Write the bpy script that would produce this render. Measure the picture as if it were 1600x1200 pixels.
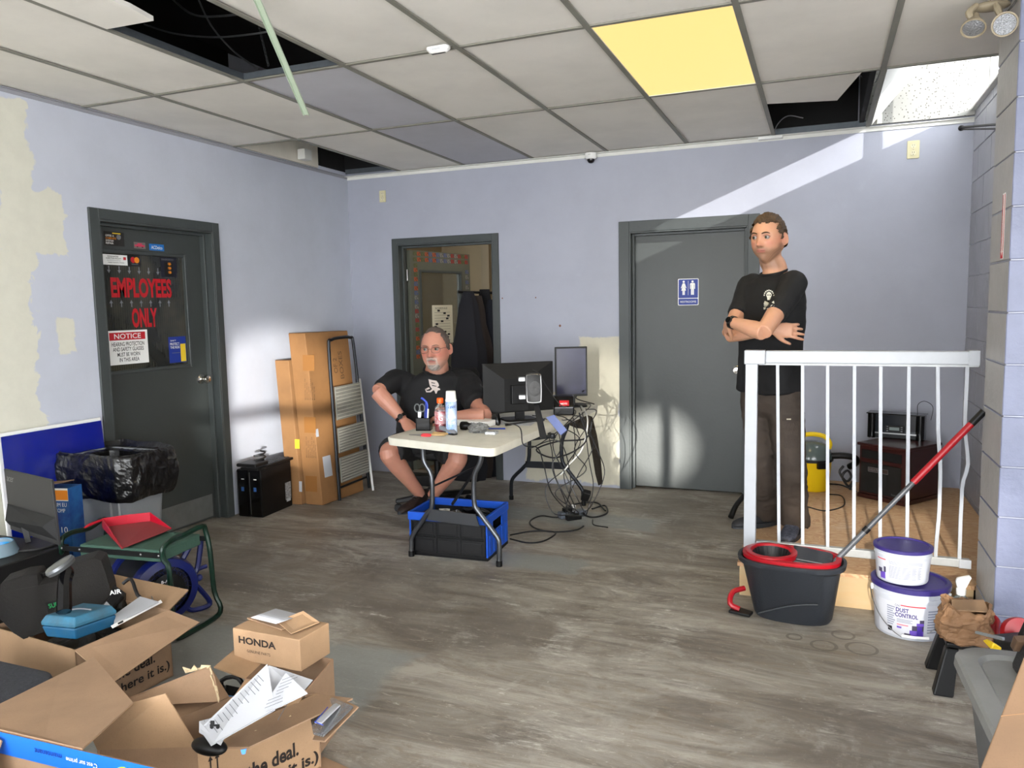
import bpy, bmesh, math, random
import numpy as np
from mathutils import Vector, Matrix, Euler, noise as mnoise
for o in list(bpy.data.objects): bpy.data.objects.remove(o)
S = bpy.context.scene
COL = S.collection
PI = math.pi
random.seed(7)
# ------------------------------------------------------------------ camera
CX, CY, CZ = 3.9413, -5.9445, 1.4727
YAW, PITCH, ROLL, FPX = 0.38115, -0.10045, -0.01934, 1198.5
def cam_axes():
    r0 = Vector((0.92802278, 0.3720261, -0.01924333)); u0 = Vector((-0.01955062, 0.10022458, 0.99477274)); f0 = Vector((-0.37201007, 0.92279554, -0.10028404))
    return r0, u0, f0
R_, U_, F_ = cam_axes()
CP = Vector((CX, CY, CZ))
cd = bpy.data.cameras.new('camera'); cam = bpy.data.objects.new('camera', cd); COL.objects.link(cam)
cam.matrix_world = Matrix(((R_.x, U_.x, -F_.x, CX), (R_.y, U_.y, -F_.y, CY), (R_.z, U_.z, -F_.z, CZ), (0, 0, 0, 1)))
cd.sensor_fit = 'HORIZONTAL'; cd.sensor_width = 36; cd.lens = FPX / 1600 * 36; cd.clip_start = 0.05; cd.clip_end = 200
S.camera = cam
# ------------------------------------------------------------------ world and lamps
S.view_settings.view_transform = 'Standard'; S.view_settings.look = 'None'; S.view_settings.gamma = 1
S.view_settings.use_curve_mapping = False
S.view_settings.exposure = 0.0
w = bpy.data.worlds.new('world'); S.world = w; w.use_nodes = True
nt = w.node_tree; nt.nodes.clear()
wo = nt.nodes.new('ShaderNodeOutputWorld'); wb = nt.nodes.new('ShaderNodeBackground')
wb.inputs[0].default_value = (0.93, 0.965, 1.0, 1); wb.inputs[1].default_value = 14.0
nt.links.new(wb.outputs[0], wo.inputs[0])
def lamp(name, kind, loc, direction, energy, color=(1, 1, 1), **k):
    l = bpy.data.lights.new(name, kind); l.energy = energy; l.color = color
    for a, b in k.items(): setattr(l, a, b)
    o = bpy.data.objects.new(name, l); COL.objects.link(o); o.location = loc
    o.rotation_euler = Vector(direction).to_track_quat('-Z', 'Y').to_euler(); return o
lamp('sun', 'SUN', (8, -6, 6), (-2.48, 1.33, -1), 8.5, (1.0, 0.97, 0.92), angle=0.009)
# sunlight thrown back in through the shopfront by cars parked outside: far narrow beams, cut by the shopfront bars
def beam(target, d, dist, half_deg, power, color=(1, .97, .9), soft=.12, blend=.12):
    d = Vector(d).normalized(); t = Vector(target); return lamp('car_glint', 'SPOT', t - d * dist, d, power, color, spot_size=2 * math.radians(half_deg), spot_blend=blend, shadow_soft_size=soft)
beam((0.05, -1.15, .80), (-.62, .78, -.02), 30, 1.05, 62000)
beam((2.74, .1, .33), (-.087, .99, -.03), 33, .45, 190000)
beam((2.30, 0, .75), (-.12, .99, -.03), 33, .62, 30000)
beam((4.22, -1.40, .17), (.0, .95, -.31), 25, 1.05, 34000, (1, .95, .86))

# ------------------------------------------------------------------ pixel measuring helpers (photograph frame 1600x1200)
def ray(u, v): return F_ + R_ * ((u - 800) / FPX) + U_ * ((600 - v) / FPX)
def PZ(u, v, z): d = ray(u, v); return CP + d * ((z - CZ) / d.z)
def PY(u, v, y): d = ray(u, v); return CP + d * ((y - CY) / d.y)
def PX(u, v, x): d = ray(u, v); return CP + d * ((x - CX) / d.x)
def PD(u, v, dep): return CP + ray(u, v) * dep

# ------------------------------------------------------------------ materials
def lin(c):
    return tuple(((x / 255) / 12.92 if x / 255 <= 0.04045 else (((x / 255) + 0.055) / 1.055) ** 2.4) for x in c[:3])
MATS = {}
def N(nt, t, **k):
    n = nt.nodes.new(t)
    for a, b in k.items(): setattr(n, a, b)
    return n
def mat(name, rgb, rough=0.6, metal=0.0, var=0.0, vscale=8.0, bump=0.0, bscale=60.0, rgb2=None, emis=0.0, trans=0.0, ior=1.45, alpha=1.0, coat=0.0, stretch=None, spec=0.5, sheen=0.0, dirt=None, sss=0.0):
    """sRGB 0-255 colour; var mixes towards rgb2 (or a darker tone) by noise; bump adds fine relief"""
    if name in MATS: return MATS[name]
    m = bpy.data.materials.new(name); m.use_nodes = True; nt = m.node_tree
    b = nt.nodes['Principled BSDF']; c = lin(rgb)
    b.inputs['Base Color'].default_value = (*c, 1); b.inputs['Roughness'].default_value = rough; b.inputs['Metallic'].default_value = metal
    b.inputs['IOR'].default_value = ior; b.inputs['Specular IOR Level'].default_value = spec
    if trans: b.inputs['Transmission Weight'].default_value = trans
    if coat: b.inputs['Coat Weight'].default_value = coat; b.inputs['Coat Roughness'].default_value = 0.15
    if sheen: b.inputs['Sheen Weight'].default_value = sheen
    if sss: b.inputs['Subsurface Weight'].default_value = sss; b.inputs['Subsurface Radius'].default_value = (0.01, 0.004, 0.002); b.inputs['Subsurface Scale'].default_value = 1.0
    if alpha < 1: b.inputs['Alpha'].default_value = alpha
    if emis: b.inputs['Emission Color'].default_value = (*c, 1); b.inputs['Emission Strength'].default_value = emis
    if var or bump:
        tc = N(nt, 'ShaderNodeTexCoord'); mp = N(nt, 'ShaderNodeMapping'); nt.links.new(tc.outputs['Object'], mp.inputs[0])
        if stretch: mp.inputs['Scale'].default_value = stretch
        if var:
            n = N(nt, 'ShaderNodeTexNoise'); n.inputs['Scale'].default_value = vscale; n.inputs['Detail'].default_value = 8; n.inputs['Roughness'].default_value = 0.65
            nt.links.new(mp.outputs[0], n.inputs['Vector'])
            r = N(nt, 'ShaderNodeValToRGB'); r.color_ramp.elements[0].position = 0.35; r.color_ramp.elements[1].position = 0.68
            c2 = lin(rgb2) if rgb2 else tuple(x * 0.55 for x in c)
            r.color_ramp.elements[0].color = (*c, 1); r.color_ramp.elements[1].color = (*[c[i] + (c2[i] - c[i]) * var for i in range(3)], 1)
            nt.links.new(n.outputs[0], r.inputs[0]); nt.links.new(r.outputs[0], b.inputs['Base Color'])
        if bump:
            n2 = N(nt, 'ShaderNodeTexNoise'); n2.inputs['Scale'].default_value = bscale; n2.inputs['Detail'].default_value = 4
            nt.links.new(mp.outputs[0], n2.inputs['Vector'])
            bp = N(nt, 'ShaderNodeBump'); bp.inputs['Strength'].default_value = bump; bp.inputs['Distance'].default_value = 0.01
            nt.links.new(n2.outputs[0], bp.inputs['Height']); nt.links.new(bp.outputs[0], b.inputs['Normal'])
    MATS[name] = m; return m

# ------------------------------------------------------------------ mesh builder
class MB:
    def __init__(s): s.v = []; s.f = []; s.mi = []; s.cur = 0
    def add(s, vs, fs):
        o = len(s.v); s.v += [tuple(p) for p in vs]; s.f += [tuple(i + o for i in f) for f in fs]; s.mi += [s.cur] * len(fs); return s
    def box(s, x0, x1, y0, y1, z0, z1, M=None, taper=None):
        """taper=(tx,ty) scales the bottom face around its centre"""
        vs = [Vector(p) for p in ((x0, y0, z0), (x1, y0, z0), (x1, y1, z0), (x0, y1, z0), (x0, y0, z1), (x1, y0, z1), (x1, y1, z1), (x0, y1, z1))]
        if taper:
            cx, cy = (x0 + x1) / 2, (y0 + y1) / 2
            for p in vs[:4]: p.x = cx + (p.x - cx) * taper[0]; p.y = cy + (p.y - cy) * taper[1]
        if M is not None: vs = [M @ p for p in vs]
        return s.add(vs, [(0, 3, 2, 1), (4, 5, 6, 7), (0, 1, 5, 4), (1, 2, 6, 5), (2, 3, 7, 6), (3, 0, 4, 7)])
    def slab(s, pts, th):
        """planar polygon given by 3-D corners, thickened by th along its normal"""
        P = [Vector(p) for p in pts]; n = Vector((0, 0, 0))
        for i in range(len(P)): n += (P[i] - P[0]).cross(P[(i + 1) % len(P)] - P[0])
        n.normalize(); k = len(P); vs = P + [p + n * th for p in P]
        return s.add(vs, [tuple(reversed(range(k))), tuple(range(k, 2 * k))] + [(i, (i + 1) % k, k + (i + 1) % k, k + i) for i in range(k)])
    def prism(s, poly, M, th):
        """2-D polygon in the local XY plane of M, extruded th along local z"""
        k = len(poly); vs = [M @ Vector((p[0], p[1], 0)) for p in poly] + [M @ Vector((p[0], p[1], th)) for p in poly]
        return s.add(vs, [tuple(reversed(range(k))), tuple(range(k, 2 * k))] + [(i, (i + 1) % k, k + (i + 1) % k, k + i) for i in range(k)])
    def rings(s, rings, cap=True, closed=False):
        n = len(rings[0]); vs = [p for r in rings for p in r]; fs = []
        m = len(rings)
        for a in range(m if closed else m - 1):
            b = (a + 1) % m
            for i in range(n): j = (i + 1) % n; fs.append((a * n + i, a * n + j, b * n + j, b * n + i))
        if cap and not closed: fs.append(tuple(reversed(range(n)))); fs.append(tuple(range((m - 1) * n, m * n)))
        return s.add(vs, fs)
    def tube(s, pts, r, n=8, smooth=0, closed=False, cap=True):
        P = [Vector(p) for p in pts]; rr = list(r) if hasattr(r, '__len__') else [r] * len(P)
        if smooth: P, rr = spline(P, rr, smooth, closed)
        R = []; t = (P[1] - P[0]).normalized(); up = Vector((0, 0, 1)) if abs(t.z) < 0.9 else Vector((1, 0, 0)); a = t.cross(up).normalized()
        m = len(P)
        for i in range(m):
            if closed: d = P[(i + 1) % m] - P[i - 1]
            else: d = (P[min(i + 1, m - 1)] - P[max(i - 1, 0)])
            if d.length < 1e-9: d = t
            t = d.normalized(); a = (a - t * a.dot(t))
            if a.length < 1e-6: a = t.orthogonal()
            a.normalize(); b = t.cross(a)
            R.append([P[i] + (a * math.cos(2 * PI * k / n) + b * math.sin(2 * PI * k / n)) * rr[i] for k in range(n)])
        return s.rings(R, cap=cap, closed=closed)
    def lathe(s, prof, M=None, n=24, sx=1, sy=1, cap=True):
        M = M or Matrix()
        R = [[M @ Vector((r * math.cos(2 * PI * k / n) * sx, r * math.sin(2 * PI * k / n) * sy, z)) for k in range(n)] for r, z in prof]
        return s.rings(R, cap=cap)
    def rbox(s, x0, x1, y0, y1, prof, rad, M=None, n=5):
        """rounded-rectangle body: prof is a list of (z, inset)"""
        R = []
        for z, ins in prof:
            rr = max(rad - max(ins, 0) * 0.3, 0.002); a0, a1, b0, b1 = x0 + ins + rr, x1 - ins - rr, y0 + ins + rr, y1 - ins - rr
            ring = []
            for (cx, cy, st) in ((a1, b1, 0), (a0, b1, 1), (a0, b0, 2), (a1, b0, 3)):
                for k in range(n): t = (st + k / (n - 1)) * PI / 2; ring.append(Vector((cx + rr * math.cos(t), cy + rr * math.sin(t), z)))
            if M is not None: ring = [M @ p for p in ring]
            R.append(ring)
        return s.rings(R)
    def sphere(s, c, r, n=12, sc=(1, 1, 1), M=None):
        M = M or Matrix(); c = Vector(c)
        R = []
        for i in range(1, n):
            t = PI * i / n
            R.append([M @ (c + Vector((r * sc[0] * math.sin(t) * math.cos(2 * PI * k / (2 * n)), r * sc[1] * math.sin(t) * math.sin(2 * PI * k / (2 * n)), -r * sc[2] * math.cos(t)))) for k in range(2 * n)])
        return s.rings(R)
    def grid(s, fn, nu, nv):
        vs = [fn(i / nu, j / nv) for i in range(nu + 1) for j in range(nv + 1)]
        fs = [(i * (nv + 1) + j, (i + 1) * (nv + 1) + j, (i + 1) * (nv + 1) + j + 1, i * (nv + 1) + j + 1) for i in range(nu) for j in range(nv)]
        return s.add(vs, fs)
    def text(s, string, M, width=None, height=None, th=0.0006, bold=0.0, align='LEFT', shear=0.0, fit=True):
        """lettering mesh laid in the local XY plane of M; scaled to width and/or height (metres)"""
        me = text_mesh(string, bold, align, shear)
        vs = [v.co.copy() for v in me.vertices]
        if not vs: return s
        x0 = min(p.x for p in vs); x1 = max(p.x for p in vs); y0 = min(p.y for p in vs); y1 = max(p.y for p in vs)
        sx = width / (x1 - x0) if width else None; sy = height / (y1 - y0) if height else None
        if sx is None: sx = sy
        if sy is None: sy = sx
        ox = x0 if align == 'LEFT' else (x0 + x1) / 2
        return s.add([M @ Vector(((p.x - ox) * sx, (p.y - y0) * sy, th)) for p in vs], [tuple(p.vertices) for p in me.polygons])
    def build(s, name, m, parent=None, smooth=False, bevel=0.0, world=True, seg=2, solid=0.0, sub=0, weld=False, angle=40):
        me = bpy.data.meshes.new(name)
        V = np.array([tuple(p) for p in s.v], dtype=float)
        if parent is not None and world:
            Mi = np.array(WM(parent).inverted()); V = V @ Mi[:3, :3].T + Mi[:3, 3]
        lo, hi = V.min(0), V.max(0); c = (lo + hi) / 2
        if parent is None: c[2] = lo[2]
        V = V - c
        me.from_pydata(V.tolist(), [], s.f); me.update()
        ms = m if isinstance(m, (list, tuple)) else [m]
        for x in ms: me.materials.append(x)
        if len(ms) > 1: me.polygons.foreach_set('material_index', s.mi)
        bm = bmesh.new(); bm.from_mesh(me)
        if weld: bmesh.ops.remove_doubles(bm, verts=bm.verts, dist=1e-5)
        if s.fixn: bmesh.ops.recalc_face_normals(bm, faces=bm.faces)
        bm.to_mesh(me); bm.free()
        if smooth: me.shade_smooth()
        o = bpy.data.objects.new(name, me); COL.objects.link(o); o.location = c.tolist()
        if parent is not None: o.parent = parent
        if smooth and not sub:
            try: me.set_sharp_from_angle(angle=math.radians(angle))
            except Exception: pass
        if solid: q = o.modifiers.new('Solid', 'SOLIDIFY'); q.thickness = solid; q.offset = 0
        if bevel: q = o.modifiers.new('Bevel', 'BEVEL'); q.width = bevel; q.segments = seg; q.limit_method = 'ANGLE'; q.angle_limit = math.radians(35)
        if sub: q = o.modifiers.new('Sub', 'SUBSURF'); q.levels = sub; q.render_levels = sub
        return o
    fixn = True
def WM(o):
    M = Matrix.LocRotScale(o.location, o.rotation_euler, o.scale)
    return (WM(o.parent) @ M) if o.parent else M
_tc = {}
def text_mesh(string, bold, align, shear):
    k = (string, bold, align, shear)
    if k in _tc: return _tc[k]
    cu = bpy.data.curves.new('t', 'FONT'); cu.body = string; cu.offset = bold; cu.align_x = align; cu.shear = shear; cu.resolution_u = 3
    o = bpy.data.objects.new('t', cu); COL.objects.link(o)
    me = bpy.data.meshes.new_from_object(o.evaluated_get(bpy.context.evaluated_depsgraph_get())) if False else None
    dg = bpy.context.evaluated_depsgraph_get(); me = bpy.data.meshes.new_from_object(o.evaluated_get(dg))
    bpy.data.objects.remove(o); bpy.data.curves.remove(cu); _tc[k] = me; return me
def spline(P, rr, k, closed=False):
    out, ro = [], []; n = len(P)
    rng = range(n if closed else n - 1)
    for i in rng:
        p0 = P[(i - 1) % n] if closed or i > 0 else P[0] * 2 - P[1]; p1 = P[i]; p2 = P[(i + 1) % n]
        p3 = P[(i + 2) % n] if closed or i < n - 2 else P[n - 1] * 2 - P[n - 2]
        for j in range(k):
            t = j / k
            out.append(0.5 * ((2 * p1) + (p2 - p0) * t + (2 * p0 - 5 * p1 + 4 * p2 - p3) * t * t + (3 * p1 - p0 - 3 * p2 + p3) * t ** 3))
            ro.append(rr[i] + (rr[(i + 1) % n] - rr[i]) * t)
    if not closed: out.append(P[-1]); ro.append(rr[-1])
    return out, ro
def tag(o, label, cat, group=None, kind=None):
    o['label'] = label; o['category'] = cat
    if group: o['group'] = group
    if kind: o['kind'] = kind
    return o
def thing(name, label, cat, loc=(0, 0, 0), rz=0.0, group=None, rot=None):
    o = bpy.data.objects.new(name, None); COL.objects.link(o); o.location = loc; o.rotation_euler = rot or (0, 0, rz); o.empty_display_size = 0.05
    return tag(o, label, cat, group)
def frame(o, x, y=None, z=None):
    """matrix with origin o, local x along x, local y near y, z = x cross y"""
    x = Vector(x).normalized(); y = Vector(y); y = (y - x * y.dot(x)).normalized(); zz = x.cross(y)
    return Matrix(((x.x, y.x, zz.x, o[0]), (x.y, y.y, zz.y, o[1]), (x.z, y.z, zz.z, o[2]), (0, 0, 0, 1)))
def fquad(a, b, d):
    """frame from three corners a (bottom left) b (bottom right) d (top left); returns M, width, height"""
    a, b, d = Vector(a), Vector(b), Vector(d); return frame(a, b - a, d - a), (b - a).length, (d - a).length
def dup(root, loc=None, rz=None, label=None, group=None, rot=None):
    r = root.copy(); COL.objects.link(r)
    if loc is not None: r.location = loc
    if rot is not None: r.rotation_euler = rot
    elif rz is not None: r.rotation_euler = (0, 0, rz)
    if label: r['label'] = label
    if group: r['group'] = group
    for ch in root.children:
        c = ch.copy(); COL.objects.link(c); c.parent = r
        for g in ch.children: d = g.copy(); COL.objects.link(d); d.parent = c
    return r
def rotM(loc, rz=0, rx=0, ry=0): return Matrix.Translation(loc) @ Euler((rx, ry, rz)).to_matrix().to_4x4()
def hidden_mesh_eval(o):
    dg = bpy.context.evaluated_depsgraph_get(); return bpy.data.meshes.new_from_object(o.evaluated_get(dg))
# ================================================================== THE SETTING
H = 2.649
GX = [0.0, 0.5537, 1.1637, 1.7737, 2.3837, 2.9937, 3.6037, 4.2137, 4.85, 5.4337, 6.0437, 6.65]
GY = [0.0, -1.44, -2.66, -3.88, -5.10, -6.32, -7.54]
XR, YP, XP = 4.85, -2.4536, 4.611
def node_mat(name): 
    m = bpy.data.materials.new(name); m.use_nodes = True; return m, m.node_tree, m.node_tree.nodes['Principled BSDF']
def mixrgb(nt, fac, a, b):
    n = N(nt, 'ShaderNodeMix', data_type='RGBA')
    for s, v in ((n.inputs[0], fac), (n.inputs[6], a), (n.inputs[7], b)):
        if hasattr(v, 'links') or hasattr(v, 'is_linked'): nt.links.new(v, s)
        elif isinstance(v, tuple): s.default_value = (*v[:3], 1)
        else: s.default_value = v
    return n.outputs[2]
def mth(nt, op, a, b=None, c=None, clamp=False):
    n = N(nt, 'ShaderNodeMath', operation=op); n.use_clamp = clamp
    for s, v in zip(n.inputs, (a, b, c)):
        if v is None: continue
        if hasattr(v, 'is_linked'): nt.links.new(v, s)
        else: s.default_value = v
    return n.outputs[0]
def noise_out(nt, vec, scale, detail=6, rough=0.6, dist=0.0):
    n = N(nt, 'ShaderNodeTexNoise'); n.inputs['Scale'].default_value = scale; n.inputs['Detail'].default_value = detail; n.inputs['Roughness'].default_value = rough; n.inputs['Distortion'].default_value = dist
    nt.links.new(vec, n.inputs['Vector']); return n.outputs[0]
def ramp(nt, fac, p0, p1, c0=0.0, c1=1.0):
    return mth(nt, 'MULTIPLY_ADD', mth(nt, 'SMOOTH_MIN', mth(nt, 'MAXIMUM', mth(nt, 'DIVIDE', mth(nt, 'SUBTRACT', fac, p0), p1 - p0), 0.0), 1.0, 0.05), c1 - c0, c0)
def worldpos(nt, scale=None, rz=0.0):
    g = N(nt, 'ShaderNodeNewGeometry'); mp = N(nt, 'ShaderNodeMapping'); nt.links.new(g.outputs['Position'], mp.inputs[0])
    if scale: mp.inputs['Scale'].default_value = scale
    mp.inputs['Rotation'].default_value = (0, 0, rz)
    return mp.outputs[0]
def blob(nt, pos, c, h, soft=0.03, nz=None, amt=0.08):
    """smooth box mask around c with half size h; edges broken by noise nz"""
    sp = N(nt, 'ShaderNodeSeparateXYZ'); nt.links.new(pos, sp.inputs[0]); out = None
    for k in range(3):
        if h[k] is None: continue
        d = mth(nt, 'SUBTRACT', mth(nt, 'ABSOLUTE', mth(nt, 'SUBTRACT', sp.outputs[k], c[k])), h[k])
        out = d if out is None else mth(nt, 'MAXIMUM', out, d)
    if nz is not None: out = mth(nt, 'ADD', out, mth(nt, 'MULTIPLY', mth(nt, 'SUBTRACT', nz, 0.5), amt))
    return mth(nt, 'SUBTRACT', 1.0, mth(nt, 'DIVIDE', mth(nt, 'ADD', out, soft), 2 * soft, clamp=True), clamp=True)
def add_bump(nt, b, h, strength=0.3, dist=0.01):
    bp = N(nt, 'ShaderNodeBump'); bp.inputs['Strength'].default_value = strength; bp.inputs['Distance'].default_value = dist
    nt.links.new(h, bp.inputs['Height']); nt.links.new(bp.outputs[0], b.inputs['Normal'])

# painted plaster wall: lavender with smudges and raw filler patches
def wall_paint(name, base, patches, seed=0.0):
    m, nt, b = node_mat(name); pos = worldpos(nt)
    n1 = noise_out(nt, pos, 1.6, 8, 0.65); n2 = noise_out(nt, pos, 9, 6, 0.7); n3 = noise_out(nt, pos, 6.0, 5, 0.6, 0.6)
    c = mixrgb(nt, ramp(nt, n1, 0.42, 0.72), lin(base), lin([x * 0.955 for x in base]))
    c = mixrgb(nt, ramp(nt, n2, 0.60, 0.78, 0, 0.35), c, lin([min(255, x * 1.04 + 4) for x in base]))
    for (cc, hh, amt, col) in patches:
        c = mixrgb(nt, blob(nt, pos, cc, hh, 0.006, n3, amt), c, mixrgb(nt, ramp(nt, n2, 0.4, 0.75), lin(col), lin([x * 0.965 for x in col])))
    nt.links.new(c, b.inputs['Base Color']); b.inputs['Roughness'].default_value = 0.55
    add_bump(nt, b, mth(nt, 'ADD', noise_out(nt, pos, 120, 3), mth(nt, 'MULTIPLY', n2, 1.5)), 0.12, 0.004)
    return m
CREAM = (212, 210, 196)
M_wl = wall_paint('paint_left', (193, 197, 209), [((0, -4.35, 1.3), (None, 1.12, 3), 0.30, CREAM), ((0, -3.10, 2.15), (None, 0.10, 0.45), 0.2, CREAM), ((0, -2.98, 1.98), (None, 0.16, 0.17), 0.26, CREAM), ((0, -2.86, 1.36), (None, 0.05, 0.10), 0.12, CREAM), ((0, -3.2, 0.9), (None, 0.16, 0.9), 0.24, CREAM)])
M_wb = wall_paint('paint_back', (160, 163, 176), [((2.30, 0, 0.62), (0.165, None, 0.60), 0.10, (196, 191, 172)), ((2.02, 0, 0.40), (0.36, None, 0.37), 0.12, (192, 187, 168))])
M_wr = wall_paint('paint_right', (186, 189, 207), [])
M_frame = mat('door_frame_paint', (64, 69, 69), 0.45, var=0.25, vscale=5, bump=0.08, bscale=40)
M_door = mat('door_paint', (62, 66, 65), 0.42, var=0.22, vscale=3, bump=0.06, bscale=50)
M_dark = mat('dark_void', (10, 10, 11), 0.9)  # near-black painted in for the darkness of unlit hollows
M_white = mat('white_plastic', (232, 232, 230), 0.4)
M_trimw = mat('trim_white', (214, 214, 208), 0.5, var=0.15)

def struct(o): o['kind'] = 'structure'; return o
# floor
def floor_mat():
    m, nt, b = node_mat('concrete'); pos = worldpos(nt); st = worldpos(nt, (0.55, 2.6, 1), 0.22); st2 = worldpos(nt, (1, 1, 1))
    n1 = noise_out(nt, pos, 0.9, 9, 0.62, 0.4); n2 = noise_out(nt, st, 2.2, 12, 0.74, 0.9); n3 = noise_out(nt, st, 13, 14, 0.85, 0.5); n4 = noise_out(nt, st2, 48, 8, 0.85); n5 = noise_out(nt, pos, 2.6, 9, 0.7, 0.8)
    c = mixrgb(nt, ramp(nt, n2, 0.40, 0.60), lin((104, 96, 87)), lin((164, 158, 148)))
    c = mixrgb(nt, ramp(nt, n3, 0.49, 0.60, 0, 0.8), c, lin((126, 113, 96)))
    c = mixrgb(nt, ramp(nt, n1, 0.52, 0.66, 0, 0.72), c, lin((100, 92, 82)))
    c = mixrgb(nt, mth(nt, 'MULTIPLY', ramp(nt, n5, 0.52, 0.62), ramp(nt, n3, 0.45, 0.62)), c, lin((184, 180, 172)))
    # old grey floor paint left in patches
    for (cc, hh, amt) in (((1.75, -3.75, 0), (0.62, 0.55, None), 0.25), ((2.2, -0.95, 0), (0.75, 0.16, None), 0.3), ((2.2, -1.9, 0), (0.5, 0.12, None), 0.5)):
        c = mixrgb(nt, mth(nt, 'MULTIPLY', blob(nt, pos, cc, hh, 0.03, n5, amt), 0.8), c, mixrgb(nt, ramp(nt, n4, 0.4, 0.7), lin((138, 141, 139)), lin((122, 124, 121))))
    # darker area beyond the stack of boxes
    c = mixrgb(nt, mth(nt, 'MULTIPLY', blob(nt, pos, (1.6, -2.55, 0), (0.95, 0.42, None), 0.12, n5, 0.7), 0.45), c, lin((90, 83, 74)))
    # dry white plaster smears
    c = mixrgb(nt, mth(nt, 'MULTIPLY', ramp(nt, n3, 0.55, 0.66), ramp(nt, noise_out(nt, st, 1.2, 6, 0.6, 0.5), 0.47, 0.60)), c, lin((206, 202, 194)))
    c = mixrgb(nt, ramp(nt, n4, 0.60, 0.66, 0, 0.8), c, lin((212, 208, 200)))
    # wet rings by the pails
    for (x, y, r) in ((3.98, -2.52, 0.05), (4.13, -2.50, 0.06), (4.06, -2.38, 0.045), (3.86, -2.47, 0.03)):
        v = N(nt, 'ShaderNodeVectorMath', operation='DISTANCE'); nt.links.new(pos, v.inputs[0]); v.inputs[1].default_value = (x, y, 0)
        d = mth(nt, 'ADD', mth(nt, 'ABSOLUTE', mth(nt, 'SUBTRACT', v.outputs['Value'], r)), mth(nt, 'MULTIPLY', mth(nt, 'SUBTRACT', n5, 0.5), 0.02))
        c = mixrgb(nt, mth(nt, 'MULTIPLY', mth(nt, 'LESS_THAN', d, 0.005), 0.5), c, lin((70, 64, 56)))
    nt.links.new(c, b.inputs['Base Color'])
    nt.links.new(ramp(nt, n2, 0.35, 0.7, 0.42, 0.72), b.inputs['Roughness'])
    add_bump(nt, b, mth(nt, 'ADD', n4, n3), 0.45, 0.004); return m
M_floor = floor_mat()
struct(MB().box(-0.15, 6.9, -7.9, 2.8, -0.1, 0).build('floor', M_floor))
# left wall with its door hole
DY0, DY1, DZ = -2.61, -1.70, 2.03
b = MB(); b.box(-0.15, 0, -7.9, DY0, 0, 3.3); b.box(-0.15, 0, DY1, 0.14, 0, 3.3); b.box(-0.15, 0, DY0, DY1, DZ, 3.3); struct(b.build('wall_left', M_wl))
# back wall with doorway and restroom door
B0, B1, C0, C1 = 0.49, 1.398, 2.55, 3.435
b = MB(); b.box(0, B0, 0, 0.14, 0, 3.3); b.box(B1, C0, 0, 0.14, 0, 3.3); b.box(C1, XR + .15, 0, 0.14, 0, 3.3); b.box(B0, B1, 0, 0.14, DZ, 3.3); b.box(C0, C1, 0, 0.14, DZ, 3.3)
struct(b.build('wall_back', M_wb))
struct(MB().box(C0 - .1, C1 + .1, 0.145, 0.2, 0, 2.3).build('wall_restroom', M_dark))
# painted block walls
def block_mat(name, base):
    m, nt, b = node_mat(name); pos = worldpos(nt); n1 = noise_out(nt, pos, 5, 8, 0.7); n2 = noise_out(nt, pos, 38, 4, 0.6)
    c = mixrgb(nt, ramp(nt, n1, 0.4, 0.7), lin(base), lin([x * 0.92 for x in base]))
    nt.links.new(c, b.inputs['Base Color']); b.inputs['Roughness'].default_value = 0.42; add_bump(nt, b, n2, 0.35, 0.006); return m
M_blk = block_mat('painted_block', (160, 161, 171)); M_mort = block_mat('painted_joint', (160, 162, 172)); M_blk2 = block_mat('painted_block_pier', (162, 160, 158)); M_blk3 = block_mat('painted_block_front_dimmed', (112, 117, 140))  # pier front colour darkened to offset the stronger light on that face
J = 0.005
wr = bpy.data.objects.new('wall_right', None); COL.objects.link(wr); wr['kind'] = 'structure'
wr.location = (XR, -1.2, 0)
MB().box(XR + 0.006, XR + 0.15, -2.3, 0.0, 0, 2.69).build('mortar', M_mort, wr)
for k in range(14):
    z0 = 0.203 * k - 0.006; z1 = min(z0 + 0.203 - J, 2.688); z0 = max(z0, 0.001)
    y = -0.004 - (0.203 if k % 2 else 0.0)
    ys = ([0.0] if k % 2 else []) + []
    edges = [0.0]; e = -0.2 if k % 2 else -0.406
    while e > -2.08: edges.append(e); e -= 0.406
    edges.append(-2.1)
    for a, c in zip(edges[:-1], edges[1:]):
        if z1 - z0 > .02: MB().box(XR, XR + 0.05, c + J, a, z0, z1).build('block', M_blk, wr, bevel=0.003, seg=1)
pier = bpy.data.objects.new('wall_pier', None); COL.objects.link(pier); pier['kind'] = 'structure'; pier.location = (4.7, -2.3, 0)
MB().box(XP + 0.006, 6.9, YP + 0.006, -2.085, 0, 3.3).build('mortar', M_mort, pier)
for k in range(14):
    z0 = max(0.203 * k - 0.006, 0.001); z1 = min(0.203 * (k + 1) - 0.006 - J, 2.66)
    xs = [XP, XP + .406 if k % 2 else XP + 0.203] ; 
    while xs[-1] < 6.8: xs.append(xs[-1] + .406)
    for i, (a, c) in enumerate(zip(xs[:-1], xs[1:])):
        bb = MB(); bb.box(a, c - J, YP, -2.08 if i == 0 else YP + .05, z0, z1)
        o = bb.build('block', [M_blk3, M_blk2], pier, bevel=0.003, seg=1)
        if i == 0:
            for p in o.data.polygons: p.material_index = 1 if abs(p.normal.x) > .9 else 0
# caulk line along the foot of the pier and the alcove
struct(MB().box(XP - .006, XP, YP, -2.08, 0, 0.012).build('trim_1', mat('caulk', (120, 116, 108), 0.8)))
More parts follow.
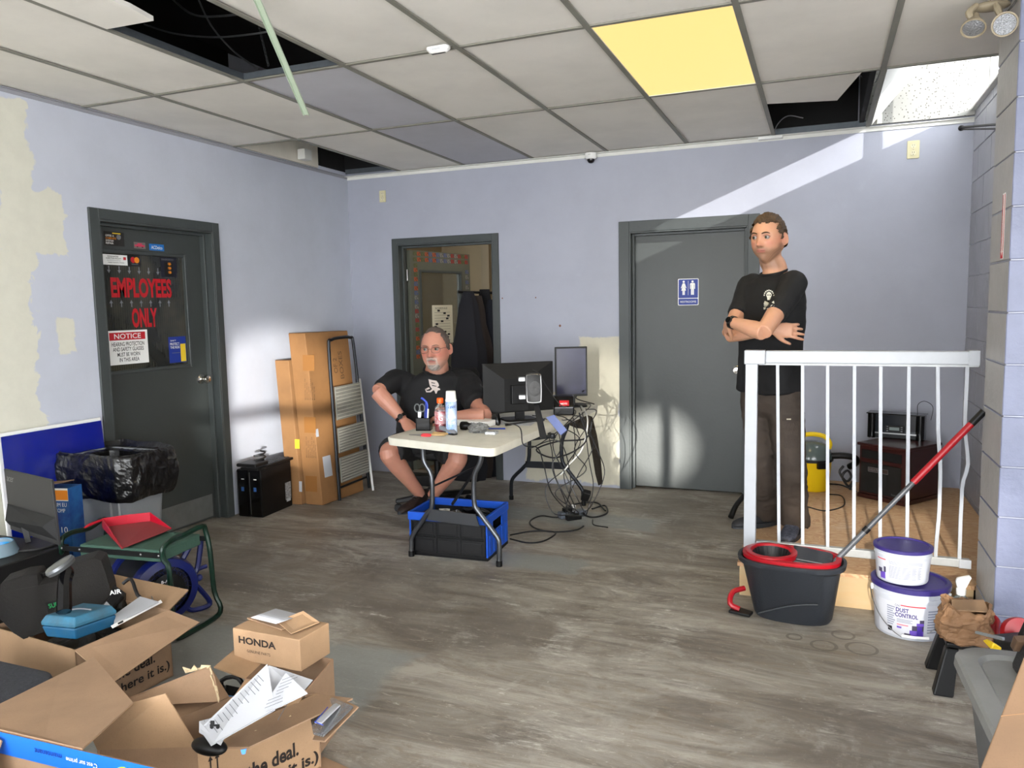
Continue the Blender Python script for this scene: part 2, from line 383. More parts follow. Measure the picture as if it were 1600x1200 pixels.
# front and right side: glazed shopfront wall behind the camera
b = MB(); b.box(-0.15, 6.9, -7.9, -7.76, 2.45, 3.3); b.box(-0.15, 0.5, -7.9, -7.76, 0, 2.45); b.box(6.5, 6.9, -7.9, -7.76, 0, 2.45)
for x in (2.0, 3.5, 5.0): b.box(x - .03, x + .03, -7.9, -7.78, 0, 2.45)
b.box(0.5, 6.5, -7.88, -7.78, 0.0, 0.12); b.box(3.53, 6.5, -7.87, -7.80, .87, .945)
struct(b.build('wall_front', mat('shopfront', (150, 150, 152), 0.4, 0.3)))
b = MB(); b.box(6.75, 6.9, -7.9, -2.45, 2.45, 3.3); b.box(6.75, 6.9, -7.9, -7.3, 0, 2.45); b.box(6.75, 6.9, -5.0, -2.45, 0, 2.45)  # opening added in the unseen side wall to light the left wall
struct(b.build('wall_side', M_wr))
struct(MB().box(20, 26, -34, -6.5, 0, 8.2).build('wall_sun_blocker', mat('sun_blocker_white', (236, 234, 230), .9)))  # unseen block added to keep low sun out of the side opening
struct(MB().box(-20, 60, -60, -7.95, -.12, -.02).box(6.95, 60, -7.9, 40, -.12, -.02).build('floor_parking_lot', mat('bounce_concrete', (226, 224, 220), .9)))  # ground outside, whitened to bounce light up on to the ceiling
# roof space above the ceiling (darkness painted near-black) and the light well over the alcove
b = MB(); b.box(-0.15, XR + .15, -7.9, -1.46, 3.3, 3.36); b.box(-.15, 4.16, -1.46, .14, 3.3, 3.36); b.box(XR + .15, 6.9, -7.9, -2.08, 3.3, 3.36)
b.box(4.19, XR, -1.46, -1.435, 2.665, 3.3); b.box(XR, XR + .15, -2.1, -1.215, 2.69, 3.3); b.box(4.16, 4.19, -1.46, 0, 2.68, 3.3)  # well-side panels added to keep sun from leaking into the roof space
struct(b.build('wall_roof_space', M_dark))
def tile_mat(name, base, dots=True, marks=0.3):
    m, nt, b = node_mat(name); pos = worldpos(nt); n1 = noise_out(nt, pos, 2.2, 7, 0.6); n2 = noise_out(nt, pos, 130, 2, 0.5)
    c = mixrgb(nt, ramp(nt, n1, 0.4, 0.7), lin(base), lin([x * 0.95 for x in base]))
    if dots:
        v = N(nt, 'ShaderNodeTexVoronoi'); v.inputs['Scale'].default_value = 55; nt.links.new(pos, v.inputs['Vector'])
        c = mixrgb(nt, mth(nt, 'MULTIPLY', mth(nt, 'LESS_THAN', v.outputs['Distance'], 0.22), 0.8), c, lin((70, 66, 60)))
    c = mixrgb(nt, mth(nt, 'MULTIPLY', ramp(nt, noise_out(nt, worldpos(nt, (1, 4, 1), .5), 3.2, 10, 0.8), 0.64, 0.72), marks), c, lin((96, 92, 86)))
    nt.links.new(c, b.inputs['Base Color']); b.inputs['Roughness'].default_value = 0.85
    add_bump(nt, b, n2, 0.12, 0.003); return m
M_tile = tile_mat('ceiling_tile', (228, 224, 216), False); M_tile2 = tile_mat('ceiling_tile_grey', (190, 190, 197), False, 0.5); M_tile3 = tile_mat('ceiling_tile_dotted', (150, 150, 146), True, 0.0); M_bar = mat('t_bar', (128, 126, 116), 0.55, var=0.3, vscale=6)
M_tedge = mat('tile_core', (196, 186, 160), 0.9)
ceil = bpy.data.objects.new('ceiling', None); COL.objects.link(ceil); ceil['kind'] = 'structure'; ceil.location = (3, -3.5, H)
skip = {(0, 0), (2, 2), (2, 3), (6, 0), (7, 0), (5, 1)}
for i in range(len(GX) - 1):
    for j in range(len(GY) - 1):
        x0, x1, y1, y0 = GX[i] + .004, GX[i + 1] - .004, GY[j] - .004, GY[j + 1] + .004
        if (i, j) in skip: continue
        if i >= 8 and j < 2: continue
        if i == 7 and j == 1: x1 = XR + .01
        m = M_tile2 if (i, j) in ((2, 1), (2, 0)) else M_tile
        sag = random.uniform(0, 0.004)
        MB().box(x0, x1, y0, y1, H + 0.006 + sag, H + 0.024 + sag).build('ceiling_tile', m, ceil, bevel=0.003, seg=1)
# tile that has slipped aside over the dark gap, and the broken tile in the corner bay
c4 = [PZ(u, v, H + .012) for u, v in ((190, 38), (241, 30), (228, 17), (105, -26), (40, -30))]
MB().slab([(1.185, -3.50, H + .012), (1.43, -3.49, H + .012), (1.45, -3.62, H + .015), (1.40, -4.9, H + .02), (1.185, -4.9, H + .02)], 0.018).build('ceiling_tile', [M_tile, M_tedge], ceil)
bt = [PZ(u, v, H + .006) for u, v in ((1196, 134), (1352, 113), (1308, 157), (1203, 162))]
bt = [(GX[6] + .01, -1.435, H + .006), (4.12, -1.435, H + .006), tuple(bt[2]), (GX[6] + .01, tuple(bt[3])[1], H + .006)]
MB().slab(bt, 0.018).build('ceiling_tile', M_tile, ceil)
struct(MB().box(.001, .02, -7.8, -1.46, H + .05, 3.3).box(.6, 4.15, -.02, -.001, H + .05, 3.3).box(.03, .6, -.075, -.06, H + .2, 3.3).build('wall_plenum_shade', M_dark))  # near-black sheets paint the roof-space dark over the wall tops
# grid bars
for x in GX[1:7] + [GX[7]] + GX[9:11]:
    yb = 0 if x < 4.8 else -2.46
    segs = [(yb, -7.6)]
    for a, c in segs: MB().box(x - .013, x + .013, c, a, H - .001, H + .005).box(x - .002, x + .002, c, a, H + .005, H + .04).build('grid_bar', M_bar, ceil)
for j, y in enumerate(GY[1:]):
    xe = XR if y > -2.4 else 6.75
    MB().box(0, xe, y - .012, y + .012, H - .0005, H + .0045).box(0, xe, y - .002, y + .002, H + .005, H + .04).build('grid_bar', M_bar, ceil)
# galvanised bar edges seen round the open gaps
M_galv = mat('galvanised', (92, 98, 104), 0.5, 0.6, var=0.4, vscale=12)
def galv(x0, x1, y0, y1, hgt=0.035):
    b = MB(); b.box(x0, x1, y0, y1, H + .005, H + hgt); o = b.build('gap_bar', M_galv, ceil)
    q = MB(); L = (x1 - x0) if (x1 - x0) > (y1 - y0) else (y1 - y0)
galv(1.178, 1.182, -5.1, -2.68); galv(1.17, 1.77, -2.682, -2.678); galv(3.62, 4.2, -.03, -.026, .045); galv(.05, .55, -.10, -.096, .045)
# perimeter angle and crown strip
b = MB(); b.box(0, XR, -.022, -.0, H - .004, H); b.box(0, XR, -.006, 0, H - .03, H); struct(b.build('trim_2', M_trimw))
struct(MB().box(0, .02, -7.7, 0, H - .003, H + .001).box(0, .004, -7.7, 0, H - .022, H).build('trim_3', mat('trim_grey', (150, 150, 156), 0.5)))
struct(MB().box(0.004, 4.2, -.05, -.012, H - .006, H - .001).build('trim_4', M_trimw))
# bulkhead seen through the gap by the left wall
b = MB(); b.box(0.0, 0.02, -1.42, -.45, H + .01, 3.0); o = b.build('bulkhead', mat('bulkhead_board', (214, 208, 194), 0.8, var=0.2), ceil)
MB().box(.02, .03, -.45, -.05, H + .03, 3.0).box(.03, .55, -.078, -.06, H + .03, 3.0).build('gap_shade', M_dark, ceil)  # black sheets painted in for the unlit end of the gap
qb = PZ(505, 243, H + .05); MB().box(.03, .10, qb.y - .05, qb.y + .04, H + .03, H + .11).build('gap_box', M_trimw, ceil)
# light well over the alcove: leaning tiles and its sunlit openings
well = bpy.data.objects.new('wall_light_well', None); COL.objects.link(well); well['kind'] = 'structure'; well.location = (4.5, -.7, H)
MB().slab([(4.226, -.03, 2.662), (4.226, -1.43, 2.662), (4.56, -1.43, 3.06), (4.56, -.03, 3.06)], -.012).build('panel', mat('well_white', (186, 186, 182), 0.8), well)
MB().box(4.2, XR, -.03, -.004, 2.66, 3.3).build('dotted_tile', M_tile3, well)
MB().box(4.27, 4.30, -.045, -.03, 2.66, 2.75).build('strip', M_trimw, well)
MB().box(XR + .02, XR + .06, -.365, -.322, 2.69, 3.3).build('mullion', M_trimw, well)
MB().box(XR - .03, XR + .15, -1.42, -.0, 2.688, 2.70).build('sill', M_trimw, well)
MB().box(4.16, XR + .05, -1.46, 0, 3.25, 3.3).build('lid', M_white, well)
# room behind the doorway
M_beige = mat('beige_wall', (150, 136, 110), 0.8, var=0.2, vscale=2)
b = MB(); b.box(-0.4, 2.4, 2.6, 2.7, 0, 2.8); b.box(-.5, -.4, .14, 2.7, 0, 2.8); b.box(2.4, 2.5, .14, 2.7, 0, 2.8); b.box(-.5, 2.5, .14, 2.7, 2.8, 2.85)
struct(b.build('wall_back_room', M_beige))
struct(MB().box(-.39, 2.39, .16, 2.59, .0005, .006).build('floor_back_room', mat('tan_tile', (112, 92, 66), 0.5, var=0.4, vscale=6)))
lamp('back_room_lamp', 'POINT', (1.7, 1.0, 2.6), (0, 0, -1), 22, (1, .9, .75), shadow_soft_size=.15)

# ------------------------------------------------------------------ doors
def casing(name, pts_fn, w, h, jw=0.062, depth=0.14):
    """steel frame round an opening of width w and height h; pts_fn maps (along, out, z) to world; out>0 into the room"""
    b = MB()
    def bx(a0, a1, o0, o1, z0, z1):
        P = [pts_fn(a, o, z) for z in (z0, z1) for a, o in ((a0, o0), (a1, o0), (a1, o1), (a0, o1))]
        b.add(P, [(0, 3, 2, 1), (4, 5, 6, 7), (0, 1, 5, 4), (1, 2, 6, 5), (2, 3, 7, 6), (3, 0, 4, 7)])
    for a0, a1 in ((-jw, 0.0), (w, w + jw)): bx(a0, a1, -.002, .014, 0.0, h + jw)
    bx(0, w, -.002, .014, h, h + jw)
    for a0, a1 in ((0, .012), (w - .012, w)): bx(a0, a1, -depth, .012, 0, h)
    bx(.012, w - .012, -depth, .012, h - .012, h)
    for a0, a1 in ((0.012, .030), (w - .030, w - .012)): bx(a0, a1, -.085, -.045, 0, h - .012)
    bx(.030, w - .030, -.085, -.045, h - .030, h - .012)
    return struct(b.build(name, M_frame, bevel=0.002, seg=1))
fl = lambda a, o, z: (o, DY0 + a, z)
casing('door_1_frame', fl, DY1 - DY0, DZ)
fb = lambda x0: (lambda a, o, z: (x0 + a, -o, z))
casing('door_2_frame', fb(B0), B1 - B0, DZ, .052)
casing('door_3_frame', fb(C0), C1 - C0, DZ, .082)
M_chrome = mat('chrome', (200, 196, 188), 0.18, 1.0); M_steel = mat('brushed_steel', (150, 150, 150), 0.35, 1.0)
M_red = mat('print_red', (188, 24, 36), 0.5); M_ink = mat('print_black', (18, 18, 20), 0.6); M_wht = mat('print_white', (238, 238, 236), 0.6); M_wdim = mat('print_grey', (120, 122, 128), 0.6)
def knob(parent, M, key=True, name='door_knob'):
    b = MB(); b.lathe([(0, 0), (.033, 0), (.034, .006), (.02, .012), (.013, .02), (.013, .035), (.026, .045), (.029, .058), (.024, .068), (0, .071)], M); b.build(name, M_chrome, parent, smooth=True)
# employees door (left wall)
struct(MB().box(-.45, -.16, DY0 - .2, DY1 + .2, 0, 2.2).build('wall_light_stop', M_dark))  # dark block added to stop daylight leaking under the door
d1 = bpy.data.objects.new('door_1', None); COL.objects.link(d1); d1['kind'] = 'structure'; d1.location = (-.09, -2.15, 0)
W0, W1, WZ0, WZ1 = -2.53, -1.885, 1.125, 1.845
b = MB(); X0, X1 = -.125, -.085
b.box(X0, X1, DY0 + .014, W0, 0.008, DZ - .014); b.box(X0, X1, W1, DY1 - .014, .008, DZ - .014); b.box(X0, X1, W0, W1, .008, WZ0); b.box(X0, X1, W0, W1, WZ1, DZ - .014)
b.build('door_slab', M_door, d1)
b = MB(); t = .022
b.box(X1, X1 + .012, W0 - t, W0, WZ0 - t, WZ1 + t); b.box(X1, X1 + .012, W1, W1 + t, WZ0 - t, WZ1 + t); b.box(X1, X1 + .012, W0, W1, WZ0 - t, WZ0); b.box(X1, X1 + .012, W0, W1, WZ1, WZ1 + t)
b.build('glazing_bead', M_frame, d1, bevel=.003, seg=1)
def ribbed():
    m, nt, b = node_mat('wired_glass'); pos = worldpos(nt); sp = N(nt, 'ShaderNodeSeparateXYZ'); nt.links.new(pos, sp.inputs[0])
    s = mth(nt, 'ABSOLUTE', mth(nt, 'SINE', mth(nt, 'MULTIPLY', sp.outputs[1], PI / 0.017)))
    line = mth(nt, 'GREATER_THAN', s, 0.93); n1 = noise_out(nt, pos, 3.5, 3, .5)
    c = mixrgb(nt, ramp(nt, n1, .42, .62), lin((34, 36, 34)), lin((66, 64, 54)))
    c = mixrgb(nt, mth(nt, 'MULTIPLY', line, .5), c, lin((20, 20, 20)))
    nt.links.new(c, b.inputs['Base Color']); b.inputs['Roughness'].default_value = .22; return m
MB().box(-.108, -.098, W0, W1, WZ0, WZ1).build('glass_pane', ribbed(), d1)
knob(d1, frame((-.085, -1.79, 1.01), (0, 1, 0), (0, 0, 1)))
MB().box(-.0845, -.083, DY0 + .05, DY1 - .05, .02, .18).build('kick_plate', mat('kick_plate', (120, 122, 120), .4, .3, var=.5, vscale=10), d1)
GXX = -.0975
def wl(y, z, x=GXX): return frame((x, y, z), (0, 1, 0), (0, 0, 1))
def sticker(name, y0, y1, z0, z1, m, x=GXX, parts=()):
    o = MB().box(x, x + .0008, y0, y1, z0, z1).build(name, m, d1)
    for (kind, txt, yy, zz, wd, hh, mm) in parts:
        if kind == 't': MB().text(txt, wl(yy, zz, x + .001), wd, hh, bold=.012).build('lettering', mm, o)
        elif kind == 'b': MB().box(x + .0009, x + .0014, yy, yy + wd, zz, zz + hh).build('print', mm, o)
        elif kind == 'c': MB().lathe([(0, 0), (wd, 0), (wd, .0008), (0, .0008)], frame((x + (.0009 if mm is M_red else .0011), yy, zz), (0, 1, 0), (0, 0, 1))).build('print', mm, o)
    return o
M_or = mat('print_orange', (235, 140, 30), .5); M_ye = mat('print_yellow', (240, 205, 50), .5); M_bl = mat('print_blue', (28, 52, 140), .5); M_bl2 = mat('print_light_blue', (20, 110, 190), .5); M_pink = mat('print_pink', (200, 60, 90), .5)
MB().text('EMPLOYEES', wl(-2.465, 1.575), .475, .125, bold=.038).build('lettering', M_red, d1)
MB().text('ONLY', wl(-2.325, 1.385), .20, .125, bold=.038).build('lettering', M_red, d1)
for i in range(7):
    for z, s in ((1.75, -1), (1.535, 1)):
        y = -2.47 + i * .075; q = MB(); q.box(GXX, GXX + .001, y - .003, y + .003, z - .018, z + .018); zt = z - .018 * (-s if False else 1) * s * -1
        q.slab([(GXX, y - .012, z - s * -.006 - .0), (GXX, y + .012, z + s * .006), (GXX, y, z + s * .026)], .001); q.build('arrow', M_wdim, d1)
sticker('notice_sign', -2.522, -2.217, 1.160, 1.372, M_wht, GXX + .003, [('b', '', -2.505, 1.312, .27, .048, M_red), ('t', 'NOTICE', -2.470, 1.320, .20, .032, M_wht), ('t', 'HEARING PROTECTION', -2.492, 1.274, .245, .026, M_ink), ('t', 'AND SAFETY GLASSES', -2.485, 1.243, .232, .025, M_ink), ('t', 'MUST BE WORN', -2.455, 1.210, .17, .025, M_ink), ('t', 'IN THIS AREA', -2.442, 1.177, .15, .025, M_ink)])
sticker('sticker', -2.045, -1.895, 1.14, 1.315, M_bl, parts=[('b', '', -1.945, 1.145, .045, .12, M_ye), ('t', 'PROTECT', -2.033, 1.258, .08, .017, M_wht), ('t', 'THE RIDE', -2.033, 1.236, .08, .016, M_wht), ('t', '24/7', -2.03, 1.285, .05, .009, M_wht), ('b', '', -2.02, 1.205, .07, .003, M_wdim)])
sticker('sticker', -2.51, -2.33, 1.775, 1.838, M_wht, parts=[('t', 'DESIGNATED', -2.475, 1.822, .08, .009, M_ink), ('t', 'INSPECTION FACILITY', -2.485, 1.81, .11, .009, M_ink), ('b', '', -2.48, 1.801, .10, .002, M_wdim), ('t', 'Vehicle Inspection Division', -2.475, 1.785, .12, .009, M_ink), ('b', '', -2.36, 1.808, .02, .018, M_red)])
sticker('sticker', -2.32, -2.225, 1.772, 1.842, mat('sticker_black', (26, 26, 30), .5), parts=[('c', '', -2.287, 1.812, .019, .019, M_red), ('c', '', -2.259, 1.812, .019, .019, M_or), ('b', '', -2.30, 1.784, .05, .004, M_wdim)])
sticker('sticker', -2.07, -1.935, 1.712, 1.84, mat('sticker_navy', (22, 24, 40), .5), parts=[('t', 'DIAGNOSTICS', -2.06, 1.822, .10, .01, M_wdim), ('b', '', -2.04, 1.72, .07, .09, M_ink), ('t', '$', -2.01, 1.79, .03, .018, M_or), ('t', '$', -2.01, 1.763, .03, .018, M_or), ('t', '$', -2.01, 1.735, .03, .018, M_or)])
sticker('sticker', -2.50, -2.355, 1.89, 1.975, mat('sticker_dark', (36, 34, 32), .5), X1 + .001, parts=[('t', 'OFFER A', -2.49, 1.944, .06, .012, M_wht), ('t', 'COMPLETE', -2.49, 1.929, .075, .011, M_or), ('t', 'SYSTEM', -2.49, 1.914, .055, .011, M_wht), ('t', 'REPAIR', -2.49, 1.899, .055, .011, M_wht), ('c', '', -2.395, 1.945, .016, .016, M_wdim), ('b', '', -2.44, 1.963, .06, .006, M_ye)])
sticker('sticker', -2.285, -2.195, 1.885, 1.925, mat('sticker_grey', (120, 108, 104), .5), X1 + .001, parts=[('b', '', -2.278, 1.897, .076, .012, M_pink), ('b', '', -2.258, 1.909, .035, .009, M_pink), ('b', '', -2.265, 1.892, .012, .006, M_ink), ('b', '', -2.225, 1.892, .012, .006, M_ink)])
sticker('sticker', -2.165, -2.045, 1.880, 1.922, M_bl2, X1 + .001, parts=[('t', 'ACDelco', -2.15, 1.889, .09, .022, M_wht)])
# restroom door (back wall)
d3 = bpy.data.objects.new('door_3', None); COL.objects.link(d3); d3['kind'] = 'structure'; d3.location = (3.0, .1, 0)
MB().box(C0 + .014, C1 - .014, .086, .126, .012, DZ - .014).build('door_slab', M_door, d3, bevel=.002, seg=1)
knob(d3, frame((C1 - .075, .086, .96), (1, 0, 0), (0, 0, 1)) @ Matrix.Identity(4))
sg = MB(); sg.rbox(2.911, 3.068, 1.457, 1.661, [(0, 0), (.003, 0)], .008, frame((0, .0845, 0), (1, 0, 0), (0, 0, 1))); sg = sg.build('restroom_sign', M_wht, d3)
SF = frame((0, .0812, 0), (1, 0, 0), (0, 0, 1))
MB().rbox(2.916, 3.063, 1.513, 1.656, [(0, 0), (.0008, 0)], .006, SF).build('print', M_bl, sg); MB().rbox(2.916, 3.063, 1.462, 1.508, [(0, 0), (.0008, 0)], .006, SF).build('print', M_bl, sg)
SF2 = frame((0, .0802, 0), (1, 0, 0), (0, 0, 1))
MB().text('RESTROOMS', SF2 @ Matrix.Translation((2.93, 1.477, 0)), .12, .015).build('lettering', M_wht, sg)
def pict(cx, dress):
    b = MB(); b.lathe([(0, 0), (.0085, 0), (.0085, .0006), (0, .0006)], SF2 @ Matrix.Translation((cx, 1.638, 0)), 16)
    if dress: P = [(-.008, 1.627), (.008, 1.627), (.021, 1.590), (.016, 1.588), (.008, 1.606), (.018, 1.570), (.009, 1.570), (.009, 1.537), (.001, 1.537), (.001, 1.57), (-.001, 1.57), (-.001, 1.537), (-.009, 1.537), (-.009, 1.570), (-.018, 1.570), (-.008, 1.606), (-.016, 1.588), (-.021, 1.590)]
    else: P = [(-.014, 1.627), (.014, 1.627), (.019, 1.620), (.019, 1.582), (.0135, 1.582), (.0135, 1.614), (.011, 1.614), (.011, 1.537), (.001, 1.537), (.001, 1.58), (-.001, 1.58), (-.001, 1.537), (-.011, 1.537), (-.011, 1.614), (-.0135, 1.614), (-.0135, 1.582), (-.019, 1.582), (-.019, 1.620)]
    b.prism([(cx + x, z) for x, z in P], SF2, .0006); b.fixn = True; b.build('pictogram', M_wht, sg)
pict(2.955, True); pict(3.022, False); MB().box(2.988, 2.990, .0800, .0806, 1.535, 1.645).build('print', M_wht, sg)
# open office door in the doorway
d2 = bpy.data.objects.new('door_2', None); COL.objects.link(d2); d2['kind'] = 'structure'; d2.location = (.52, .14, 0)
A = Vector((.525, .12, 0)); Bv = Vector((.71, .975, 0)); DM = frame(A, Bv - A, (0, 0, 1)); Wd = (Bv - A).length  # local x along leaf, y up, z towards the room corner
def DB(b, x0, x1, z0, z1, d0, d1): return b.box(x0, x1, z0, z1, d0, d1, DM)
sgn = 1 if (DM.to_3x3() @ Vector((0, 0, 1))).x > 0 else -1
b = MB(); wx0, wx1, wz0, wz1 = .14, .72, 1.08, 1.80; T = .02
for q in ((0, Wd, .01, wz0), (0, Wd, wz1, 1.99), (0, wx0, wz0, wz1), (wx1, Wd, wz0, wz1)): DB(b, *q, -T, T)
b.build('door_slab', mat('open_door_paint', (88, 90, 80), .5, var=.2), d2)
b = MB()
for q in ((wx0 - .02, wx0, wz0 - .02, wz1 + .02), (wx1, wx1 + .02, wz0 - .02, wz1 + .02), (wx0, wx1, wz0 - .02, wz0), (wx0, wx1, wz1, wz1 + .02)): DB(b, *q, -T - .008, T + .008)
b.build('glazing_bead', M_frame, d2)
DB(MB(), wx0, wx1, wz0, wz1, -.003, .003).build('glass_pane', mat('door_glass', (210, 215, 210), .05, trans=.95, spec=.5), d2)
knob(d2, DM @ Matrix.Translation((Wd - .06, .97, T * sgn)) @ (Matrix() if sgn > 0 else Matrix.Rotation(PI, 4, 'X')))
b = MB(); b.lathe([(0, 0), (.022, 0), (.022, .012), (0, .014)], DM @ Matrix.Translation((Wd - .06, 1.12, T * sgn)) @ (Matrix() if sgn > 0 else Matrix.Rotation(PI, 4, 'X'))); b.build('deadbolt', M_chrome, d2)
pc = [mat('photo_' + n, c, .5, var=1.0, vscale=60, rgb2=c2) for n, c, c2 in (('red', (150, 36, 34), (70, 66, 60)), ('blue', (44, 74, 130), (110, 104, 96)), ('green', (62, 72, 46), (96, 96, 60)), ('grey', (140, 138, 132), (40, 40, 44)), ('orange', (176, 84, 44), (66, 40, 34)))]
pi_ = 0
def photo(x, z):
    global pi_
    pi_ += 1; s = T + .001
    DB(MB(), x, x + .048, z, z + .036, s * sgn if sgn > 0 else -s - .001, (s + .001) if sgn > 0 else -s).build('photo_card', pc[(pi_ * 7 + pi_ // 3) % 5], d2)
for r in range(2):
    for i in range(15): photo(.04 + i * .054, 1.945 - r * .052 - .0)
for i in range(21): photo(.045, 1.84 - i * .041)
for i in range(14): photo(Wd - .075, 1.80 - i * .05)
for zz in (1.72, .3): 
    MB().lathe([(0, 0), (.008, 0), (.008, .1), (0, .1)], Matrix.Translation((.517, .105, zz)), 10).build('hinge', M_steel, d2)
# calendar taped in the door window
kx = .30
def cal():
    q = DB(MB(), .30, .60, 1.14, 1.50, (.006 if sgn > 0 else -.008), (.008 if sgn > 0 else -.006)).build('calendar_sheet', mat('calendar_paper', (212, 206, 184), .7), d2)
    b = MB(); random.seed(3)
    for r in range(11): DB(b, .33, .56, 1.17 + r * .026, 1.172 + r * .026, (.008 if sgn > 0 else -.0095), (.0095 if sgn > 0 else -.008))
    for r in range(12): x = .42 + .10 * math.sin(r * .9); DB(b, x, x + .035, 1.165 + r * .025, 1.183 + r * .025, (.008 if sgn > 0 else -.0096), (.0096 if sgn > 0 else -.008))
    b.build('print', M_ink, q)
    M = DM @ Matrix.Translation((.34, 1.462, .0095 * sgn)); 
    if sgn < 0: M = M @ Matrix.Rotation(PI, 4, 'Y')
    MB().text('SCHEDULE', M, .18 * 1, .018).build('lettering', M_ink, q)
cal()
# ================================================================== CEILING AND WALL FITTINGS
def lit_mat():
    m = mat('lit_diffuser', (60, 50, 30), 0.5); b = m.node_tree.nodes['Principled BSDF']; b.inputs['Emission Color'].default_value = (*lin((255, 224, 140)), 1); b.inputs['Emission Strength'].default_value = 1.12; return m
# glowing ceiling light
t = thing('ceiling_light', 'glowing warm yellow square lit panel in the ceiling grid', 'ceiling light', (3.2987, -2.05, H))
MB().box(3.0087, 3.5887, -2.645, -1.455, H + .004, H + .007).build('diffuser', lit_mat(), t)
b = MB()
for q in ((3.0, 3.0087, -2.652, -1.448), (3.5887, 3.5975, -2.652, -1.448)): b.box(*q, H + .001, H + .05)
for q in ((3.0087, 3.5887, -2.652, -2.645), (3.0087, 3.5887, -1.455, -1.448)): b.box(*q, H + .001, H + .05)
b.build('frame', M_trimw, t)
lamp('panel_lamp', 'AREA', (3.2987, -2.05, H - .01), (0, 0, -1), 7, (1, .82, .45), shape='RECTANGLE', size=.55, size_y=1.15)
# motion sensor on the grid
t = thing('motion_sensor', 'small white curved sensor fixed under the ceiling grid', 'sensor', (2.31, -2.71, H - .03))
b = MB(); b.rbox(2.255, 2.365, -2.735, -2.685, [(H - .001, 0), (H - .012, .0), (H - .024, .010), (H - .028, .02)], .018); b.build('housing', M_white, t, smooth=True)
MB().box(2.29, 2.33, -2.738, -2.733, H - .016, H - .008).build('lens', mat('sensor_lens', (200, 202, 205), .3), t)
# dome camera
t = thing('dome_camera', 'white dome security camera with black lens at top of back wall', 'security camera', (2.262, -.05, 2.58))
M = Matrix.Translation((2.262, -.052, 0))
b = MB(); b.lathe([(0, 2.645), (.042, 2.645), (.044, 2.64), (.044, 2.607), (.036, 2.598), (0, 2.598)], M, 24); b.build('housing', M_white, t, smooth=True)
b = MB(); b.lathe([(0, 2.598), (.028, 2.598), (.027, 2.585), (.02, 2.573), (.01, 2.568), (0, 2.567)], M, 20); b.build('dome', mat('dome_black', (14, 14, 16), .08), t, smooth=True)
b = MB(); b.text('CCTV', frame((2.253, -.0965, 2.625), (1, 0, 0), (0, 0, 1)), .02, .006); b.build('print', M_ink, t)
# small white box on the crown strip by the broken tile
t = thing('junction_box', 'small white box hanging on the wall trim below the broken tile', 'junction box', (3.58, -.04, 2.62))
MB().box(3.50, 3.665, -.055, -.007, 2.625, 2.643).build('cover', M_white, t, bevel=.004)
b = MB(); b.tube([(3.6, -.02, 2.648), (3.63, -.05, 2.72), (3.7, -.1, 2.76), (3.8, -.08, 2.74)], .004, 6, smooth=5); b.build('wire', mat('wire_grey', (120, 120, 124), .5), t)
def flex(name, pts, r, label, m, sm=8, cat='cable', group=None):
    b = MB(); b.tube(pts, r, 6, smooth=sm); o = b.build(name, m, smooth=True); return tag(o, label, cat, group)
M_bx = mat('armoured_cable', (120, 122, 124), 0.4, 0.6, bump=.5, bscale=300)
hz = H + .06
flex('armoured_cable', [PD(262, -8, 4.3), PD(300, 22, 4.1), PD(345, 25, 4.0), PD(400, 18, 3.9)], .006, 'grey flexible conduit sagging at the top of the dark ceiling gap', M_bx)
flex('armoured_cable', [PD(225, 38, 4.2), PD(270, 52, 4.15), PD(330, 58, 4.1), PD(380, 55, 4.0), PD(430, 46, 3.9), PD(500, 20, 3.8)], .005, 'long grey flexible conduit sagging across the dark ceiling gap', M_bx)
flex('armoured_cable', [PD(308, -5, 4.2), PD(330, 40, 4.2), PD(365, 80, 4.2), PD(404, 108, 4.15)], .005, 'grey flexible conduit hanging down to the corner of the ceiling gap', M_bx)
b = MB()
for i in range(16):
    v = 38 + i * 4.2; u = 404 + i * 1.0
    c = PD(u, v, 4.05); ring = [c + Vector((.006 * math.cos(a) * (1 if i % 2 else 0), .006 * math.cos(a) * (0 if i % 2 else 1), .010 * math.sin(a))) for a in [k * PI / 3 for k in range(6)]]
    b.tube(ring, .0018, 4, closed=True)
tag(b.build('hanging_chain', mat('chain', (60, 62, 64), .5, .7)), 'dark chain hanging inside the ceiling gap behind the white strip', 'chain')
for pts in ([(1440, 135), (1390, 128), (1345, 127)], [(1225, 168), (1262, 185), (1300, 162)], [(1240, 185), (1250, 200), (1262, 178)]):
    pass
flex('loose_wire', [PD(1345, 118, 5.0), PD(1355, 130, 5.0), PD(1368, 128, 4.95), PD(1375, 112, 4.9)], .003, 'thin grey wire curled in the gap right of the broken tile', mat('wire_grey', (120, 120, 124), .5))
flex('loose_wire', [PD(1205, 176, 5.5), PD(1222, 184, 5.5), PD(1245, 178, 5.5), PD(1270, 164, 5.4)], .003, 'thin tan wires lying in the gap below the broken tile', mat('wire_tan', (120, 100, 80), .5))
# dangling L-shaped trim strip
t0, t1 = Vector(PZ(397, -14, H - .002)), Vector(PD(479, 179, 3.35))
b = MB(); d = (t1 - t0).normalized(); t0 = t0 - d * 0.0; sx = Vector((1, .35, 0)).normalized(); sy = d.cross(sx).normalized()
prof = [(-.011, .0), (.011, .0), (.011, .010), (.0095, .010), (.0095, .0015), (-.0095, .0015), (-.0095, .010), (-.011, .010)]
R = [[t0 + (t1 - t0) * f + sx * p[0] * 1.15 + sy * p[1] for p in prof] for f in (0, .35, .37, .7, .72, 1)]
b.rings(R); tag(b.build('trim_strip', mat('pale_green_strip', (168, 182, 162), .4)), 'pale metal trim strip dangling from the ceiling by the dark gap', 'trim strip')
